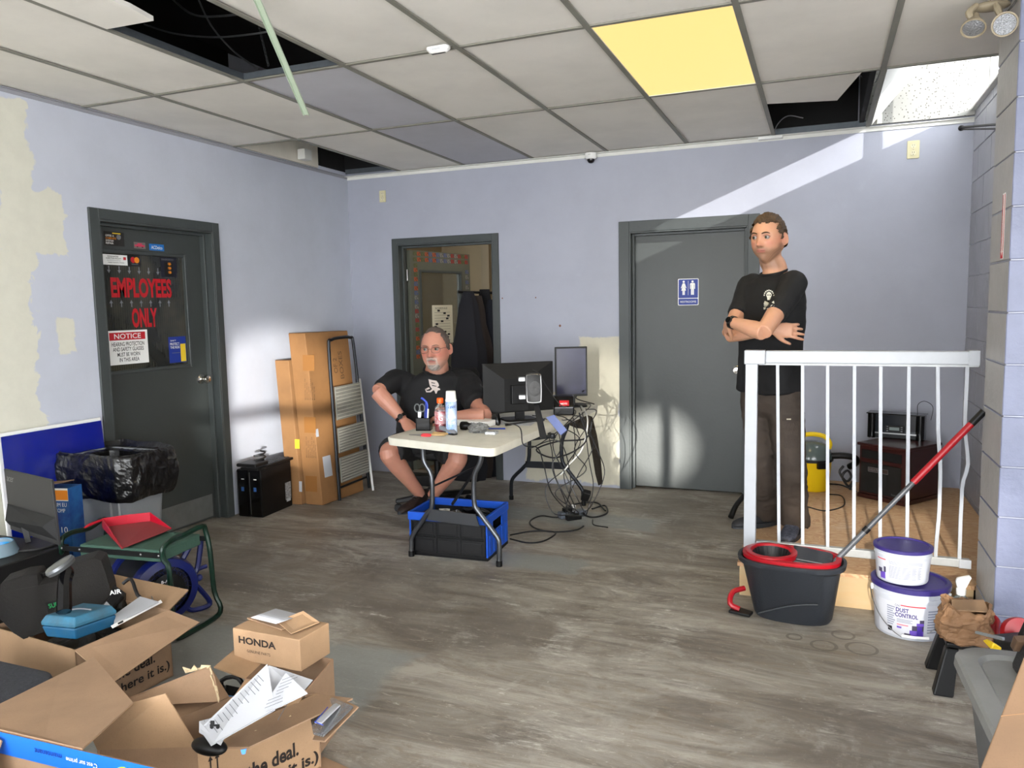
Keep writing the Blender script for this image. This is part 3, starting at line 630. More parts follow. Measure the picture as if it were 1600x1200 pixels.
# twin head emergency light on the pier
M_beig = mat('aged_beige_plastic', (146, 134, 112), 0.5)
t = thing('emergency_light', 'beige twin-head emergency light under the ceiling at top right', 'emergency light', (4.5, -2.6, 2.5))
base = PD(1548, 10, 3.05)
b = MB(); b.sphere(base, .07, 10, (1.0, .5, .28)); b.build('housing', M_beig, t, smooth=True)
def head(u, v, dep, aim, full):
    c = PD(u, v, dep); a = Vector(aim).normalized(); M = frame(c, a.cross(Vector((0, 0, 1))), a.cross(a.cross(Vector((0, 0, 1))))) 
    if (M.to_3x3() @ Vector((0, 0, 1))).dot(a) < 0: M = M @ Matrix.Rotation(PI, 4, 'X')
    o = MB().lathe([(0, -.075), (.014, -.073), (.018, -.05), (.03, -.03), (.042, -.006), (.045, 0), (.045, .004), (.040, .004), (.038, 0), (.02, -.018), (0, -.02)], M, 24); o = o.build('lamp_head', M_beig, t, smooth=True)
    MB().lathe([(0, -.004), (.0385, -.002), (.0385, 0), (0, .005)], M, 24).build('lens', mat('lamp_lens', (150, 152, 156), .12, .6, bump=.6, bscale=180), o, smooth=True)
    return c
c1 = head(1521, 44, 3.0, (-.15, -.55, -.8), 0); c2 = head(1570, 38, 2.92, (-.25, -1, -.12), 1)
b = MB(); b.tube([PD(1526, 8, 3.03), PD(1514, 20, 3.02), PD(1519, 32, 3.02)], [.010, .014, .010], 8, smooth=3); b.build('swivel_arm', M_beig, t, smooth=True)
b = MB(); b.tube([PD(1556, 6, 3.0), PD(1559, 14, 2.99), PD(1563, 24, 2.98)], [.010, .014, .010], 8, smooth=3); b.build('swivel_arm', M_beig, t, smooth=True)
flex('lamp_wire', [PD(1590, -3, 2.9), PD(1583, 8, 2.9), PD(1574, 18, 2.93)], .004, 'short dark wire running to the emergency lamp heads', mat('wire_dark', (60, 58, 56), .5), 4)
# wall outlets
def outlet(x, z, wd, hh, label):
    t = thing('wall_outlet', label, 'outlet', (x, -.003, z - hh / 2), group=None)
    b = MB(); b.rbox(x - wd / 2, x + wd / 2, z - hh / 2, z + hh / 2, [(0, 0), (.004, 0), (.006, .002)], .005, frame((0, 0, 0), (1, 0, 0), (0, 0, 1))); b.build('cover_plate', mat('ivory_plate', (205, 198, 160), .45), t)
    for s in (-1, 1):
        q = MB(); F = frame((x, -.0062, z + s * hh * .2), (1, 0, 0), (0, 0, 1)); q.lathe([(0, 0), (wd * .22, 0), (wd * .22, .0016), (0, .0016)], F, 16); q = q.build('socket', mat('ivory_socket', (214, 208, 178), .4), t)
        k = MB(); F = frame((x, -.0080, z + s * hh * .2), (1, 0, 0), (0, 0, 1))
        for (a, c, w_, h_) in ((-.007, 0, .0022, .011), (.005, 0, .0022, .011), (-.002, -.011, .004, .004)): k.prism([(a, c), (a + w_, c), (a + w_, c + h_), (a, c + h_)], F, .0006)
        k.build('slot', M_ink, q)
    MB().lathe([(0, 0), (.003, 0), (.003, .001), (0, .001)], frame((x, -.0062, z), (1, 0, 0), (0, 0, 1)), 8).build('screw', M_steel, t)
outlet(.358, 2.455, .062, .10, 'ivory wall outlet high on the back wall near the left corner')
outlet(4.498, 2.475, .075, .118, 'ivory wall outlet high on the back wall at the right')
# rod bracket on the alcove wall
t = thing('wall_rod', 'dark metal rod bracket sticking out of the block wall near ceiling', 'rod', (4.78, -.6, 2.47))
b = MB(); b.tube([PY(1502, 199, -.35), PX(1562, 194, 4.85)], .008, 6); b.tube([PY(1502, 202, -.35), PX(1562, 201, 4.85)], .006, 6); b.build('rod', mat('dark_metal', (40, 40, 42), .4, .6), t); MB().sphere(PY(1502, 200, -.35), .018, 8).build('end_cap', mat('dark_metal', (40, 40, 42), .4, .6), t, smooth=True)
# fire extinguisher sign on the pier
t = thing('extinguisher_sign', 'narrow red and white fire extinguisher arrow label on block pier', 'sign', (XP - .002, -2.31, 1.62))
pm = lambda y, z, x=XP - .0012: frame((x, y, z), (0, -1, 0), (0, 0, 1))
MB().box(XP - .0012, XP - .0004, -2.345, -2.295, 1.625, 1.885).build('backing', M_wht, t)
b = MB(); b.box(XP - .0018, XP - .0013, -2.343, -2.297, 1.68, 1.70)
b = MB(); b.prism([(-.021, .002), (.021, .002), (.021, .028), (.012, .028), (0, .008), (-.012, .028), (-.021, .028)], pm(-2.32, 1.625), .0006)
b.prism([(-.021, .20), (-.013, .20), (-.013, .255), (-.021, .255)], pm(-2.32, 1.625), .0006); b.prism([(.013, .03), (.021, .03), (.021, .255), (.013, .255)], pm(-2.32, 1.625), .0006); b.prism([(-.021, .03), (-.013, .03), (-.013, .20), (-.021, .20)], pm(-2.32, 1.625), .0006); b.build('print', M_red, t)
b = MB(); b.text('FIRE EXTINGUISHER', frame((XP - .0012, -2.314, 1.665), (0, 0, 1), (0, 1, 0)), .20, .012); b.build('lettering', M_red, t)
# broken plaster by the cables: a dark gash in the filler on the back wall
def gash():
    b = MB(); L = [(884, 648), (905, 645), (925, 652), (934, 680), (938, 720), (941, 755), (935, 758), (930, 740), (925, 700), (918, 672), (900, 668), (890, 664)]
    P = [PY(u, v, 0) for u, v in L]; random.seed(5)
    b.prism([(p.x + random.uniform(-.006, .006), p.z + random.uniform(-.006, .006)) for p in P], frame((0, -.001, 0), (1, 0, 0), (0, 0, 1)), .002)
    q = b.build('wall_gash', mat('torn_wall', (44, 38, 30), .95, bump=.8, bscale=60)); q['kind'] = 'structure'
gash()
for (u, v, r) in ((875, 509, .010), (785, 466, .006), (837, 465, .006)):
    p = PY(u, v, 0); o = MB().lathe([(0, 0), (r, 0), (r * .8, .001), (0, .001)], frame((p.x, -.0006, p.z), (1, 0, 0), (0, 0, 1)), 9).build('wall_hole', mat('hole_brown', (120, 84, 60), .9)); o['kind'] = 'structure'
# ================================================================== TABLE GROUP
TZ = .74
M_hdpe = mat('white_tabletop', (206, 202, 188), 0.5, var=0.25, vscale=14, bump=.15, bscale=220)
M_gtube = mat('grey_steel_tube', (96, 98, 102), 0.32, 0.85)
M_btube = mat('dark_steel_tube', (40, 42, 46), 0.35, 0.6)
M_blk = mat('black_plastic', (11, 11, 12), 0.45, spec=.35); M_blkg = mat('black_gloss', (8, 8, 10), 0.15); M_blks = mat('black_satin', (18, 18, 19), 0.5, bump=.1, bscale=200)
TA, TB, TC, TD = Vector((1.625, -2.175, 0)), Vector((2.375, -2.345, 0)), Vector((2.425, -.45, 0)), Vector((1.69, -.42, 0))
t = thing('folding_table', 'long white plastic folding table cluttered with monitors and bottles', 'table', (2.03, -1.35, 0))
def tabletop():
    b = MB(); c = []
    P = [TA, TB, (TB + TC) / 2 + Vector((.004, 0, 0)), TC, TD, (TA + TD) / 2]
    def rounded(P, r):
        out = []
        for i, p in enumerate(P):
            a, n_ = P[i - 1], P[(i + 1) % len(P)]; da, dn = (a - p).normalized(), (n_ - p).normalized()
            if abs(da.dot(dn)) > .95: out.append(p); continue
            for k in range(6): s = k / 5; out.append(p + da * r * (1 - s) ** 2 + dn * r * s ** 2)
        return out
    Q = rounded(P, .06); cen = sum(Q, Vector()) / len(Q)
    def ring(z, ins): return [Vector((q.x, q.y, z)) - (q - cen).normalized() * ins for q in Q]
    b.rings([ring(TZ - .045, .006), ring(TZ - .008, 0), ring(TZ - .002, .003), ring(TZ, .010)])
    return b
tt = tabletop().build('tabletop', M_hdpe, t, smooth=True)
b = MB(); m1, m2 = (TA + TD) / 2, (TB + TC) / 2; b.slab([(m1.x + .01, m1.y - .002, TZ + .0003), (m2.x, m2.y - .002, TZ + .0003), (m2.x, m2.y + .002, TZ + .0003), (m1.x + .01, m1.y + .002, TZ + .0003)], .0006); b.build('fold_seam', mat('seam', (120, 116, 104), .8), tt)
def leg_set(y, sets, plate, m):
    """bent legs traced in the plane of the leg set, and the plate between them"""
    for P in sets:
        P = [PY(u, v, y) for u, v in P]; P[-1].z = .012; P[0].z = TZ - .03
        b = MB(); b.tube(P, .0145, 10, smooth=3); o = b.build('leg', m, t, smooth=True); f = P[-1]
        MB().lathe([(0, 0), (.018, 0), (.018, .03), (.0155, .032), (0, .032)], Matrix.Translation((f.x, f.y, 0)), 12).build('foot_cap', M_blk, o, smooth=True)
    MB().slab([PY(u, v, y) + Vector((0, -.004, 0)) for u, v in plate], .008).build('cross_plate', m, t)
leg_set(-2.035, ([(661, 690), (661, 712), (664, 724), (674, 744), (675, 790), (668, 802), (645, 836), (643, 850), (643, 867)], [(752, 696), (752, 714), (749, 726), (741, 745), (741, 786), (748, 800), (776, 838), (780, 852), (780, 884)]), ((668, 812), (750, 822), (744, 803), (674, 795)), M_gtube)
leg_set(-.60, ([(827, 672), (827, 712), (820, 728), (803, 745), (799, 756), (799, 777)], [(889, 650), (887, 664), (878, 690), (878, 716), (884, 730), (908, 762), (911, 772), (912, 790)]), ((821, 730), (882, 733), (880, 722), (822, 720)), M_btube)
b = MB(); b.tube([(1.98, -2.04, .34), (2.0, -1.72, .50), (1.97, -1.45, TZ - .05)], .009, 6); b.tube([(2.0, -1.72, .50), (2.12, -2.02, .47)], .006, 6); b.tube([(2.0, -1.72, .5), (1.82, -2.03, .42)], .006, 6); b.build('brace', M_btube, t)
b = MB(); b.tube([(1.92, -.6, TZ - .09), (2.40, -1.42, TZ - .09)], .009, 6); b.tube([(2.3, -1.62, TZ - .075), (2.43, -1.55, TZ - .06)], .012, 6); b.sphere((2.43, -1.55, TZ - .06), .02, 6); b.build('lock_bar', M_btube, t)
# ---- blue folding crate below the table
M_blue = mat('crate_blue', (18, 78, 186), 0.4, var=.15, vscale=6); M_cblk = mat('crate_black', (15, 15, 17), 0.42)
K0, K1, K2 = PZ(641, 866, 0), PZ(757, 877, 0), PZ(797, 852, 0)
ang = math.atan2((K1 - K0).y, (K1 - K0).x); cw, cdp, ch = .50, .36, .265
t = thing('folding_crate', 'blue and black folding crate full of odds under the table', 'crate', tuple(K0), ang)
Mc = WM(t); L = lambda b, *a: b.box(*a, M=Mc)
b = MB(); L(b, 0, cw, 0, .02, 0, .02); L(b, 0, cw, cdp - .02, cdp, 0, .02); L(b, 0, cw, 0, cdp, .004, .014); L(b, .0, .02, .02, cdp - .02, 0, .02); L(b, cw - .02, cw, .02, cdp - .02, 0, .02); b.build('base', M_cblk, t)
for yy in (0.004, cdp - .012):
    o = L(MB(), .012, cw - .012, yy, yy + .008, .018, ch - .045).build('side_panel', M_cblk, t); b = MB()
    ya, yb = (yy - .008, yy + .001) if yy < .1 else (yy + .007, yy + .016)
    for i in range(4): x = .012 + i * (cw - .036) / 3; L(b, x, x + .012, ya, yb, .018, ch - .045)
    for z in (.018, .112, .122, ch - .058): L(b, .012, cw - .012, ya, yb, z, z + .008)
    b.build('rib', M_cblk, o, bevel=.002, seg=1)
    b = MB()
    for i in range(3):
        for z in (.035, .138):
            x = .012 + i * (cw - .036) / 3; L(b, x + .026, x + (cw - .036) / 3 - .012, ya + .003, yb - .001, z, z + .065)
    b.build('raised_pad', M_cblk, o, bevel=.006, seg=2)
for xx in (0.0, cw - .010):
    b = MB(); xo = xx
    for q in ((0, cdp, .018, .15), (0, .10, .15, .215), (cdp - .10, cdp, .15, .215)): L(b, xo, xo + .010, q[0], q[1], q[2], q[3])
    for i in range(5): y = .03 + i * .07; L(b, xo - (.004 if xx == 0 else -.008), xo + (.002 if xx == 0 else .014), y, y + .03, .03, .145)
    b.build('end_panel', M_blue, t, bevel=.002, seg=1)
b = MB(); hz0 = ch - .05
L(b, -.006, cw + .006, -.008, .012, hz0, ch); L(b, -.006, cw + .006, cdp - .012, cdp + .008, hz0, ch); L(b, -.006, .014, .012, cdp - .012, hz0, ch); L(b, cw - .014, cw + .006, .012, cdp - .012, hz0, ch)
b.build('rim', M_blue, t, bevel=.005)
tf = thing('desk_fan', 'round black desk fan lying in the blue crate', 'fan', tuple(Mc @ Vector((.36, .20, .10))))
FM = Mc @ rotM((.375, .19, .232), 0, -.5, .1)
b = MB()
for k in range(30): a = k * 2 * PI / 30; b.tube([FM @ Vector((.015 * math.cos(a), .015 * math.sin(a), .024)), FM @ Vector((.06 * math.cos(a), .06 * math.sin(a), .02)), FM @ Vector((.098 * math.cos(a), .098 * math.sin(a), 0))], .0015, 4)
b.build('guard_wires', mat('fan_wire', (80, 82, 86), .4), tf)
MB().tube([FM @ Vector((.10 * math.cos(a), .10 * math.sin(a), 0)) for a in [k * PI / 12 for k in range(24)]], .005, 6, closed=True).build('rim', M_blk, tf, smooth=True)
MB().lathe([(0, .02), (.02, .02), (.018, .03), (0, .032)], FM, 16).build('hub', M_blk, tf, smooth=True)
b = MB()
for k in range(5): a = k * 2 * PI / 5; b.slab([FM @ Vector((.015 * math.cos(a), .015 * math.sin(a), -.004)), FM @ Vector((.085 * math.cos(a + .1), .085 * math.sin(a + .1), -.014)), FM @ Vector((.08 * math.cos(a + .8), .08 * math.sin(a + .8), .0)), FM @ Vector((.015 * math.cos(a + .8), .015 * math.sin(a + .8), .002))], .002)
b.build('blade', M_blks, tf)
M_paper = mat('paper', (176, 178, 184), 0.7); M_foil = mat('foil_pack', (170, 172, 176), .25, .8, bump=.8, bscale=40)
def crumple(name, c, r, m, label, cat, sc=(1, 1, .6), seed=1, n=10, amp=.35, grp=None, M=None, parent=None):
    random.seed(seed); b = MB(); b.sphere((0, 0, 0), 1, n); M = M or Matrix()
    b.v = [tuple(Vector(c) + M @ Vector((p[0] * r * sc[0], p[1] * r * sc[1], p[2] * r * sc[2])) * (1 + amp * mnoise.noise(Vector(p) * 2.3 + Vector((seed * 3.1, 0, 0))) + amp * .5 * mnoise.noise(Vector(p) * 6 + Vector((seed, 1, 0))))) for p in b.v]
    o = b.build(name, m, parent); return tag(o, label, cat, grp) if parent is None else o
crumple('foil_packet', Mc @ Vector((.24, .14, .22)), .045, M_foil, 'crumpled silver packet in the middle of the blue crate', 'packet', seed=2)
o = MB().slab([Mc @ Vector(p) for p in ((.16, .05, .205), (.24, .05, .215), (.225, .10, .27), (.155, .10, .265))], .002).build('paper_card', mat('striped_card', (220, 218, 206), .6, var=1, vscale=40, rgb2=(70, 66, 60), stretch=(1, 1, 4)), None); tag(o, 'white printed card sticking up in the blue crate', 'card')
crumple('carrier_bag', Mc @ Vector((.10, .2, .13)), .09, M_blks, 'black bag filling the left end of the blue crate', 'bag', seed=4, sc=(1, 1.2, .8))
tag(L(MB(), .27, .33, .1, .16, .15, .232).build('small_carton', mat('bluewhite', (150, 165, 190), .5)), 'small pale blue carton beside the fan in the crate', 'carton')
# ---- objects on the table
def on(u, v, dz=0.0): return PZ(u, v, TZ + dz)
def lathe_thing(name, label, cat, p, parts):
    t = thing(name, label, cat, tuple(p))
    for pn, prof, m in parts: MB().lathe(prof, Matrix.Translation(p), 24).build(pn, m, t, smooth=True)
    return t
M_clear = mat('clear_plastic', (235, 240, 240), .06, trans=.95, ior=1.4); M_orange = mat('cap_orange', (244, 98, 24), .4)
p = on(689, 676)
t = lathe_thing('drink_bottle', 'red sports drink bottle with orange cap on table', 'bottle', p, [('bottle', [(0, .0), (.031, .0), (.034, .008), (.034, .05), (.031, .07), (.033, .09), (.034, .13), (.030, .155), (.018, .172), (.0165, .18), (0, .18)], M_clear), ('drink', [(0, .004), (.028, .004), (.031, .01), (.031, .05), (.028, .07), (.030, .09), (.030, .105), (0, .105)], mat('red_drink', (150, 24, 36), .15)), ('cap', [(0, .176), (.0195, .176), (.020, .18), (.020, .203), (.017, .207), (0, .207)], M_orange)])
MB().lathe([(.0345, .055), (.0350, .056), (.0350, .128), (.0345, .129)], Matrix.Translation(p), 24, cap=False).build('label', mat('drink_label', (170, 30, 44), .4, var=1, vscale=40, rgb2=(210, 200, 200)), t, smooth=True)
def face_text(parent, s, p, r, z, wd, h, m, du=0.0, name='lettering', bold=.01):
    """text wrapped on a cylinder facing the room side (towards the camera azimuth + du)"""
    me = text_mesh(s, bold, 'CENTER', 0); vs = [v.co.copy() for v in me.vertices]
    x0 = min(q.x for q in vs); x1 = max(q.x for q in vs); y0 = min(q.y for q in vs); y1 = max(q.y for q in vs)
    a0 = math.atan2(CY - p[1], CX - p[0]) + du; b = MB()
    r += .0012; b.add([(p[0] + r * math.cos(a0 + (q.x - (x0 + x1) / 2) / (x1 - x0) * wd / r), p[1] + r * math.sin(a0 + (q.x - (x0 + x1) / 2) / (x1 - x0) * wd / r), p[2] + z + (q.y - y0) / (y1 - y0) * h) for q in vs], [tuple(f.vertices) for f in me.polygons])
    return b.build(name, m, parent)
def face_patch(parent, p, r, z0, z1, a0, a1, m, name='print', n=24):
    c = math.atan2(CY - p[1], CX - p[0]); b = MB()
    b.grid(lambda i, j: Vector((p[0] + (r[0] + (r[1] - r[0]) * j) * math.cos(c + a0 + (a1 - a0) * i), p[1] + (r[0] + (r[1] - r[0]) * j) * math.sin(c + a0 + (a1 - a0) * i), p[2] + z0 + (z1 - z0) * j)), n, 1)
    return b.build(name, m, parent)
face_text(t, 'G', p, .0355, .075, .026, .036, M_wht)
p = on(706, 678)
t = lathe_thing('spray_can', 'blue and white disinfectant spray can with white cap on table', 'spray can', p, [('can', [(0, 0), (.032, 0), (.033, .003), (.033, .185), (.028, .195), (0, .195)], mat('can_blue', (96, 144, 206), .3, var=1, vscale=22, rgb2=(228, 234, 242), stretch=(1, 1, .6))), ('rim', [(0, 0.0), (.0338, 0.0), (.0338, .006), (0, .006)], M_steel), ('cap', [(0, .192), (.0335, .192), (.0335, .20), (.031, .205), (.028, .25), (.026, .253), (0, .253)], M_white)])
for s, z, hh in (('Lysol', .15, .024), ('Kills', .095, .018), ('99.9%', .06, .018)): face_text(t, s, p, .0336, z, .045, hh, M_wht if z < .14 else mat('can_dark_blue', (30, 70, 150), .4), .1)
# pen holder with scissors and pens
p = on(663, 672); a = .3; t = thing('pen_holder', 'black square pen holder holding pens and scissors on table', 'pen holder', tuple(p), a); M = WM(t)
MB().box(-.045, .045, -.035, .035, 0, .006, M).box(-.045, -.041, -.035, .035, .006, .078, M).box(.041, .045, -.035, .035, .006, .078, M).box(-.041, .041, -.035, -.031, .006, .078, M).box(-.041, .041, .031, .035, .006, .078, M).box(-.002, .002, -.031, .031, .006, .075, M).build('cup', M_blkg, t, bevel=.002)
def pen(x, y, tx, ty, h, m, label):
    b = MB(); b.tube([M @ Vector((x, y, .01)), M @ Vector((tx, ty, h))], .005, 8); return tag(b.build('pen', m), label, 'pen')
pen(.0, .0, .012, .01, .165, M_bl, 'blue pen standing in the black pen holder'); pen(-.02, .01, -.028, .01, .125, M_blk, 'black pen at the left of the black pen holder'); pen(.02, -.01, .03, -.012, .13, M_wht, 'white marker standing in the pen holder')
b = MB(); b.tube([M @ Vector(q) for q in ((.012, .01, .05), (.022, .01, .15), (.0, .01, .185), (-.016, .01, .195))], .006, 6, smooth=3); tag(b.build('zip_tie', mat('royal_blue', (40, 70, 190), .35)), 'curved blue strap standing up in the pen holder', 'strap')
ts = thing('scissors', 'grey handled scissors standing in the black pen holder', 'scissors', tuple(M @ Vector((-.03, 0, .02)))); b = MB()
for dx in (-.018, .012): b.tube([M @ Vector((-.022 + dx + .016 * math.cos(k * PI / 5), 0, .135 + .024 * math.sin(k * PI / 5))) for k in range(10)], .0042, 6, closed=True)
b.build('handles', mat('grey_rubber', (96, 100, 100), .6), ts, smooth=True); MB().slab([M @ Vector(q) for q in ((-.034, -.001, .02), (-.022, -.001, .02), (-.014, -.001, .112), (-.036, -.001, .112))], .002).build('blades', M_steel, ts)
# red handled scissors lying, tan card, stapler
p = on(660, 681); t = thing('scissors', 'red handled scissors lying flat at the front of table', 'scissors', tuple(p)); b = MB()
for dx, dy in ((.02, .012), (.03, -.014)): b.tube([p + Vector((dx + .028 * math.cos(k * PI / 5), dy + .013 * math.sin(k * PI / 5), .006)) for k in range(10)], .006, 6, closed=True)
b.build('handles', mat('coral_plastic', (226, 62, 70), .4), t, smooth=True); MB().slab([p + Vector(q) for q in ((-.085, -.006, .003), (.0, -.014, .003), (.0, .010, .003), (-.085, 0, .003))], .003).build('blades', M_steel, t)
p = on(682, 681); tag(MB().slab([p + Vector(q) for q in ((-.03, -.01, .002), (.06, -.015, .006), (.06, .03, .008), (-.03, .025, .012))], .008).build('tan_card', mat('kraft', (196, 162, 112), .8)), 'tan folded card lying between the scissors and the stapler', 'card')
def stapler():
    p = on(705, 676) + Vector((0, -.05, 0)); t = thing('stapler', 'grey stapler lying in front of the spray can', 'stapler', tuple(p), -.35); M = WM(t)
    MB().box(-.07, .07, -.016, .016, 0, .009, M).build('base', M_blks, t, bevel=.003); b = MB(); b.rings([[M @ Vector((x, s * w_, z)) for s, z in ((-1, z0), (1, z0), (1, z1), (0.5, z1 + .005), (-.5, z1 + .005), (-1, z1))] for x, w_, z0, z1 in ((-.075, .014, .028, .042), (-.03, .017, .020, .040), (.05, .015, .011, .026), (.072, .010, .009, .016))]); b.build('arm', mat('stapler_grey', (120, 122, 128), .35), t, bevel=.002)
stapler()
# white box / router behind
p = on(747, 665); t = thing('router', 'flat white box with a port lying behind the grey glove', 'router', tuple(p), -.12); M = WM(t)
MB().box(-.17, .10, -.06, .08, .002, .036, M).build('case', M_white, t, bevel=.004); MB().box(.07, .08, -.0606, -.06, .012, .024, M).build('port', mat('port_tan', (150, 128, 90), .5), t)
# grey glove and drill-like black tube
crumple('work_glove', on(748, 676) + Vector((0, 0, .026)), .05, mat('grey_cloth', (108, 108, 106), .85, bump=.4, bscale=150), 'crumpled grey work glove at the front of the table', 'glove', (1.15, .8, .62), 9, 14, .5)
p = on(729, 672); t = thing('flashlight', 'black flashlight lying left of the grey glove', 'flashlight', tuple(p)); FMx = frame(p + Vector((-.035, 0, .026)), (0, 1, 0), (0, 0, 1))
MB().lathe([(0, 0), (.024, 0), (.026, .01), (.026, .035), (.018, .05), (.017, .11), (0, .11)], FMx, 16).build('body', M_blk, t, smooth=True); MB().lathe([(0, -.002), (.018, -.002), (.018, .002), (0, .002)], FMx, 16).build('lens', mat('teal_lens', (70, 96, 90), .2), t)
# foil blister pack
p = on(768, 678); t = tag(MB().rbox(p.x - .035, p.x + .035, p.y - .03, p.y + .03, [(TZ + .001, 0), (TZ + .014, .0), (TZ + .016, .004)], .01).build('clear_packet', mat('blister', (200, 205, 208), .15, .5, bump=1, bscale=60)), 'small clear plastic packet at the right front of the table', 'packet')
# blue pen by the base
p = on(776, 671); tag(MB().tube([p + Vector((-.05, -.01, .005)), p + Vector((.05, .015, .005))], .0045, 8).build('pen', M_bl), 'blue pen lying by the small black stand', 'pen')
p = on(775, 664); t = thing('card_reader', 'small glossy black tapered stand on the table', 'card reader', tuple(p)); MB().rbox(p.x - .028, p.x + .028, p.y - .022, p.y + .022, [(TZ, 0), (TZ + .01, 0), (TZ + .07, .008), (TZ + .075, .012)], .008).build('body', M_blkg, t, smooth=True)
MB().box(p.x - .004, p.x + .004, p.y - .0235, p.y - .0215, TZ + .02, TZ + .03).build('port', M_wdim, t)
# black tablet base bar (monitor stand foot) + crumpled paper + papers
p = on(715, 650); crumple('crumpled_paper', on(729, 663) + Vector((0, 0, .018)), .03, M_paper, 'crumpled white tissue beside the spray can', 'tissue', (1.2, 1, .6), 12, 10, .6)
tag(crumple('computer_mouse', on(737, 658) + Vector((0, 0, .014)), .028, M_blk, 'x', 'mouse', (1.3, .9, .5), 3, 10, .05), 'black computer mouse on table behind the white box', 'mouse')
def sheet(name, P, label, m=None, cat='paper', th=.0015): return tag(MB().slab(P, th).build(name, m or M_paper), label, cat)
sheet('paper_sheet', [(1.83, -1.66, TZ + .001), (2.09, -1.62, TZ + .001), (2.06, -1.36, TZ + .001), (1.80, -1.40, TZ + .001)], 'white paper sheets lying under the near monitor')
sheet('paper_sheet', [(2.03, -1.60, TZ + .0035), (2.30, -1.58, TZ + .0035), (2.26, -1.30, TZ + .0035), (2.0, -1.34, TZ + .0035)], 'white paper sheet lying right of the near monitor edge')
p = on(700, 651); t = thing('keyboard', 'flat black keyboard on table in front of the seated man', 'keyboard', (1.80, -1.28, TZ), 1.35); M = WM(t)
MB().box(-.22, .22, -.07, .07, .002, .02, M).build('base', M_blk, t, bevel=.003)
b = MB()
for i in range(15):
    for j in range(5): b.box(-.212 + i * .0285, -.190 + i * .0285, -.062 + j * .026, -.042 + j * .026, .02, .025, M)
b.build('keys', M_blks, t)['kind'] = 'stuff'
t = thing('foot_bar', 'black monitor base bar with maroon strip lying on papers', 'bar', (2.1, -1.5, TZ)); pA, pB = on(745, 664, .03), on(828, 637, .03)
MB().tube([on(790, 676 - 12, .008), on(850, 662 - 6, .008)], .008, 6).build('bar', M_blk, t); MB().box(1.90, 1.97, -1.60, -1.52, TZ + .004, TZ + .006).build('maroon_card', mat('maroon', (90, 30, 36), .5), t)
# ---- monitors
def monitor(name, c, yaw, w_, h_, zb, label, back_shape, tilt=0.0, stand=True, screen=None):
    """c = centre foot point; yaw: direction the screen faces; zb = bottom edge height above table"""
    t = thing(name, label, 'monitor', (c[0], c[1], TZ), yaw); M = WM(t) @ Matrix.Translation((0, 0, zb)) @ Matrix.Rotation(tilt, 4, 'X')
    # local -y is the screen side
    fr = MB(); fr.box(-w_ / 2, w_ / 2, -.012, .012, 0, h_, M); fr.build('bezel', M_blk, t, bevel=.003)
    MB().box(-w_ / 2 + .012, w_ / 2 - .012, -.0135, -.012, .016, h_ - .012, M).build('screen', screen or mat('screen_dark', (48, 48, 74), .18, var=.5, vscale=5), t)
    if back_shape:
        b = MB(); a, c_ = .19, .07; b.rings([[M @ Vector(q) for q in ((-w_ / 2, .012, 0), (w_ / 2, .012, 0), (w_ / 2, .012, h_), (-w_ / 2, .012, h_))], [M @ Vector(q) for q in ((-w_ / 2 + a, .05, .01), (w_ / 2 - .13, .05, .01), (w_ / 2 - .13, .05, h_ - .10), (-w_ / 2 + a, .05, h_ - .10))]])
        o = b.build('back_shell', mat('black_matt', (17, 17, 17), .55, spec=.3), t, bevel=.003)
        MB().box(-.07, .07, .05, .075, .06, h_ - .14, M).build('mount_block', M_blk, t, bevel=.004)
    if stand:
        M0 = WM(t); b = MB(); b.rbox(-.11, .11, -.09, .09, [(0.001, 0), (.010, .0), (.014, .004)], .04, M0); b.build('stand_base', M_blk, t)
        MB().slab([M0 @ Vector(q) for q in ((-.03, .03, .012), (.03, .03, .012), (.03, .03, zb + h_ * .5), (-.03, .03, zb + h_ * .5))], .02).build('stand_neck', M_blk, t)
    return t, M
mA, mB_ = on(772, 652, .03), on(862, 640, .03)
A1 = PD(763, 612, 4.62); A2 = PD(862, 597, 4.72)
# near monitor: back towards the camera; left edge (764..), right edge (863..)
La = on(766, 651, .055); Lb = PZ(863, 636, TZ + .055); yawm = math.atan2(Lb.y - La.y, Lb.x - La.x)
La = Vector((1.955, -1.52, 0)); Lb = Vector((2.315, -1.20, 0)); yawm = math.atan2(Lb.y - La.y, Lb.x - La.x) + PI
cen = (La + Lb) / 2
t, M = monitor('monitor', (cen.x, cen.y), yawm, (Lb - La).length, .32, .055, 'large black monitor seen from behind on the folding table', True)
MB().text('LG', M @ frame((.03, .0125, .262), (-1, 0, 0), (0, -.3, 1)), .05, .022, bold=.005).build('lettering', mat('dim_logo', (52, 53, 54), .3), t)
monitor('monitor', (2.26, -.62), .42, .235, .36, .075, 'slim black monitor on end of table facing the room', False)
# silver framed speaker/webcam unit with stand in front of the monitor
t = thing('desk_speaker', 'black speaker with silver rounded frame on a chrome stand', 'speaker', (2.33, -1.50, TZ)); 
C = PD(834, 606, 4.30); ux = Vector((.93, .37, 0)); dp = Vector((-.37, .93, 0)); FS = frame(C, ux, (0, 0, 1))
b = MB(); b.rbox(-.046, .046, -.083, .083, [(-.03, 0), (.03, 0), (.036, .006)], .02, FS); b.build('housing', M_blks, t, smooth=True)
MB().tube([FS @ Vector((sx * .040 * (1 if abs(sx) == 1 else 1), sy * .077, .036)) for sx, sy in ((-1, -.7), (-.75, -1), (.75, -1), (1, -.7), (1, .7), (.75, 1), (-.75, 1), (-1, .7))], .004, 6, smooth=3, closed=True).build('silver_trim', M_steel, t, smooth=True)
MB().lathe([(0, 0), (.030, 0), (.032, .003), (.028, .004), (0, .001)], FS @ Matrix.Translation((.005, .0, .037)) @ Matrix.Scale(1.35, 4, (0, 1, 0)), 24).build('cone', M_blks, t, smooth=True)
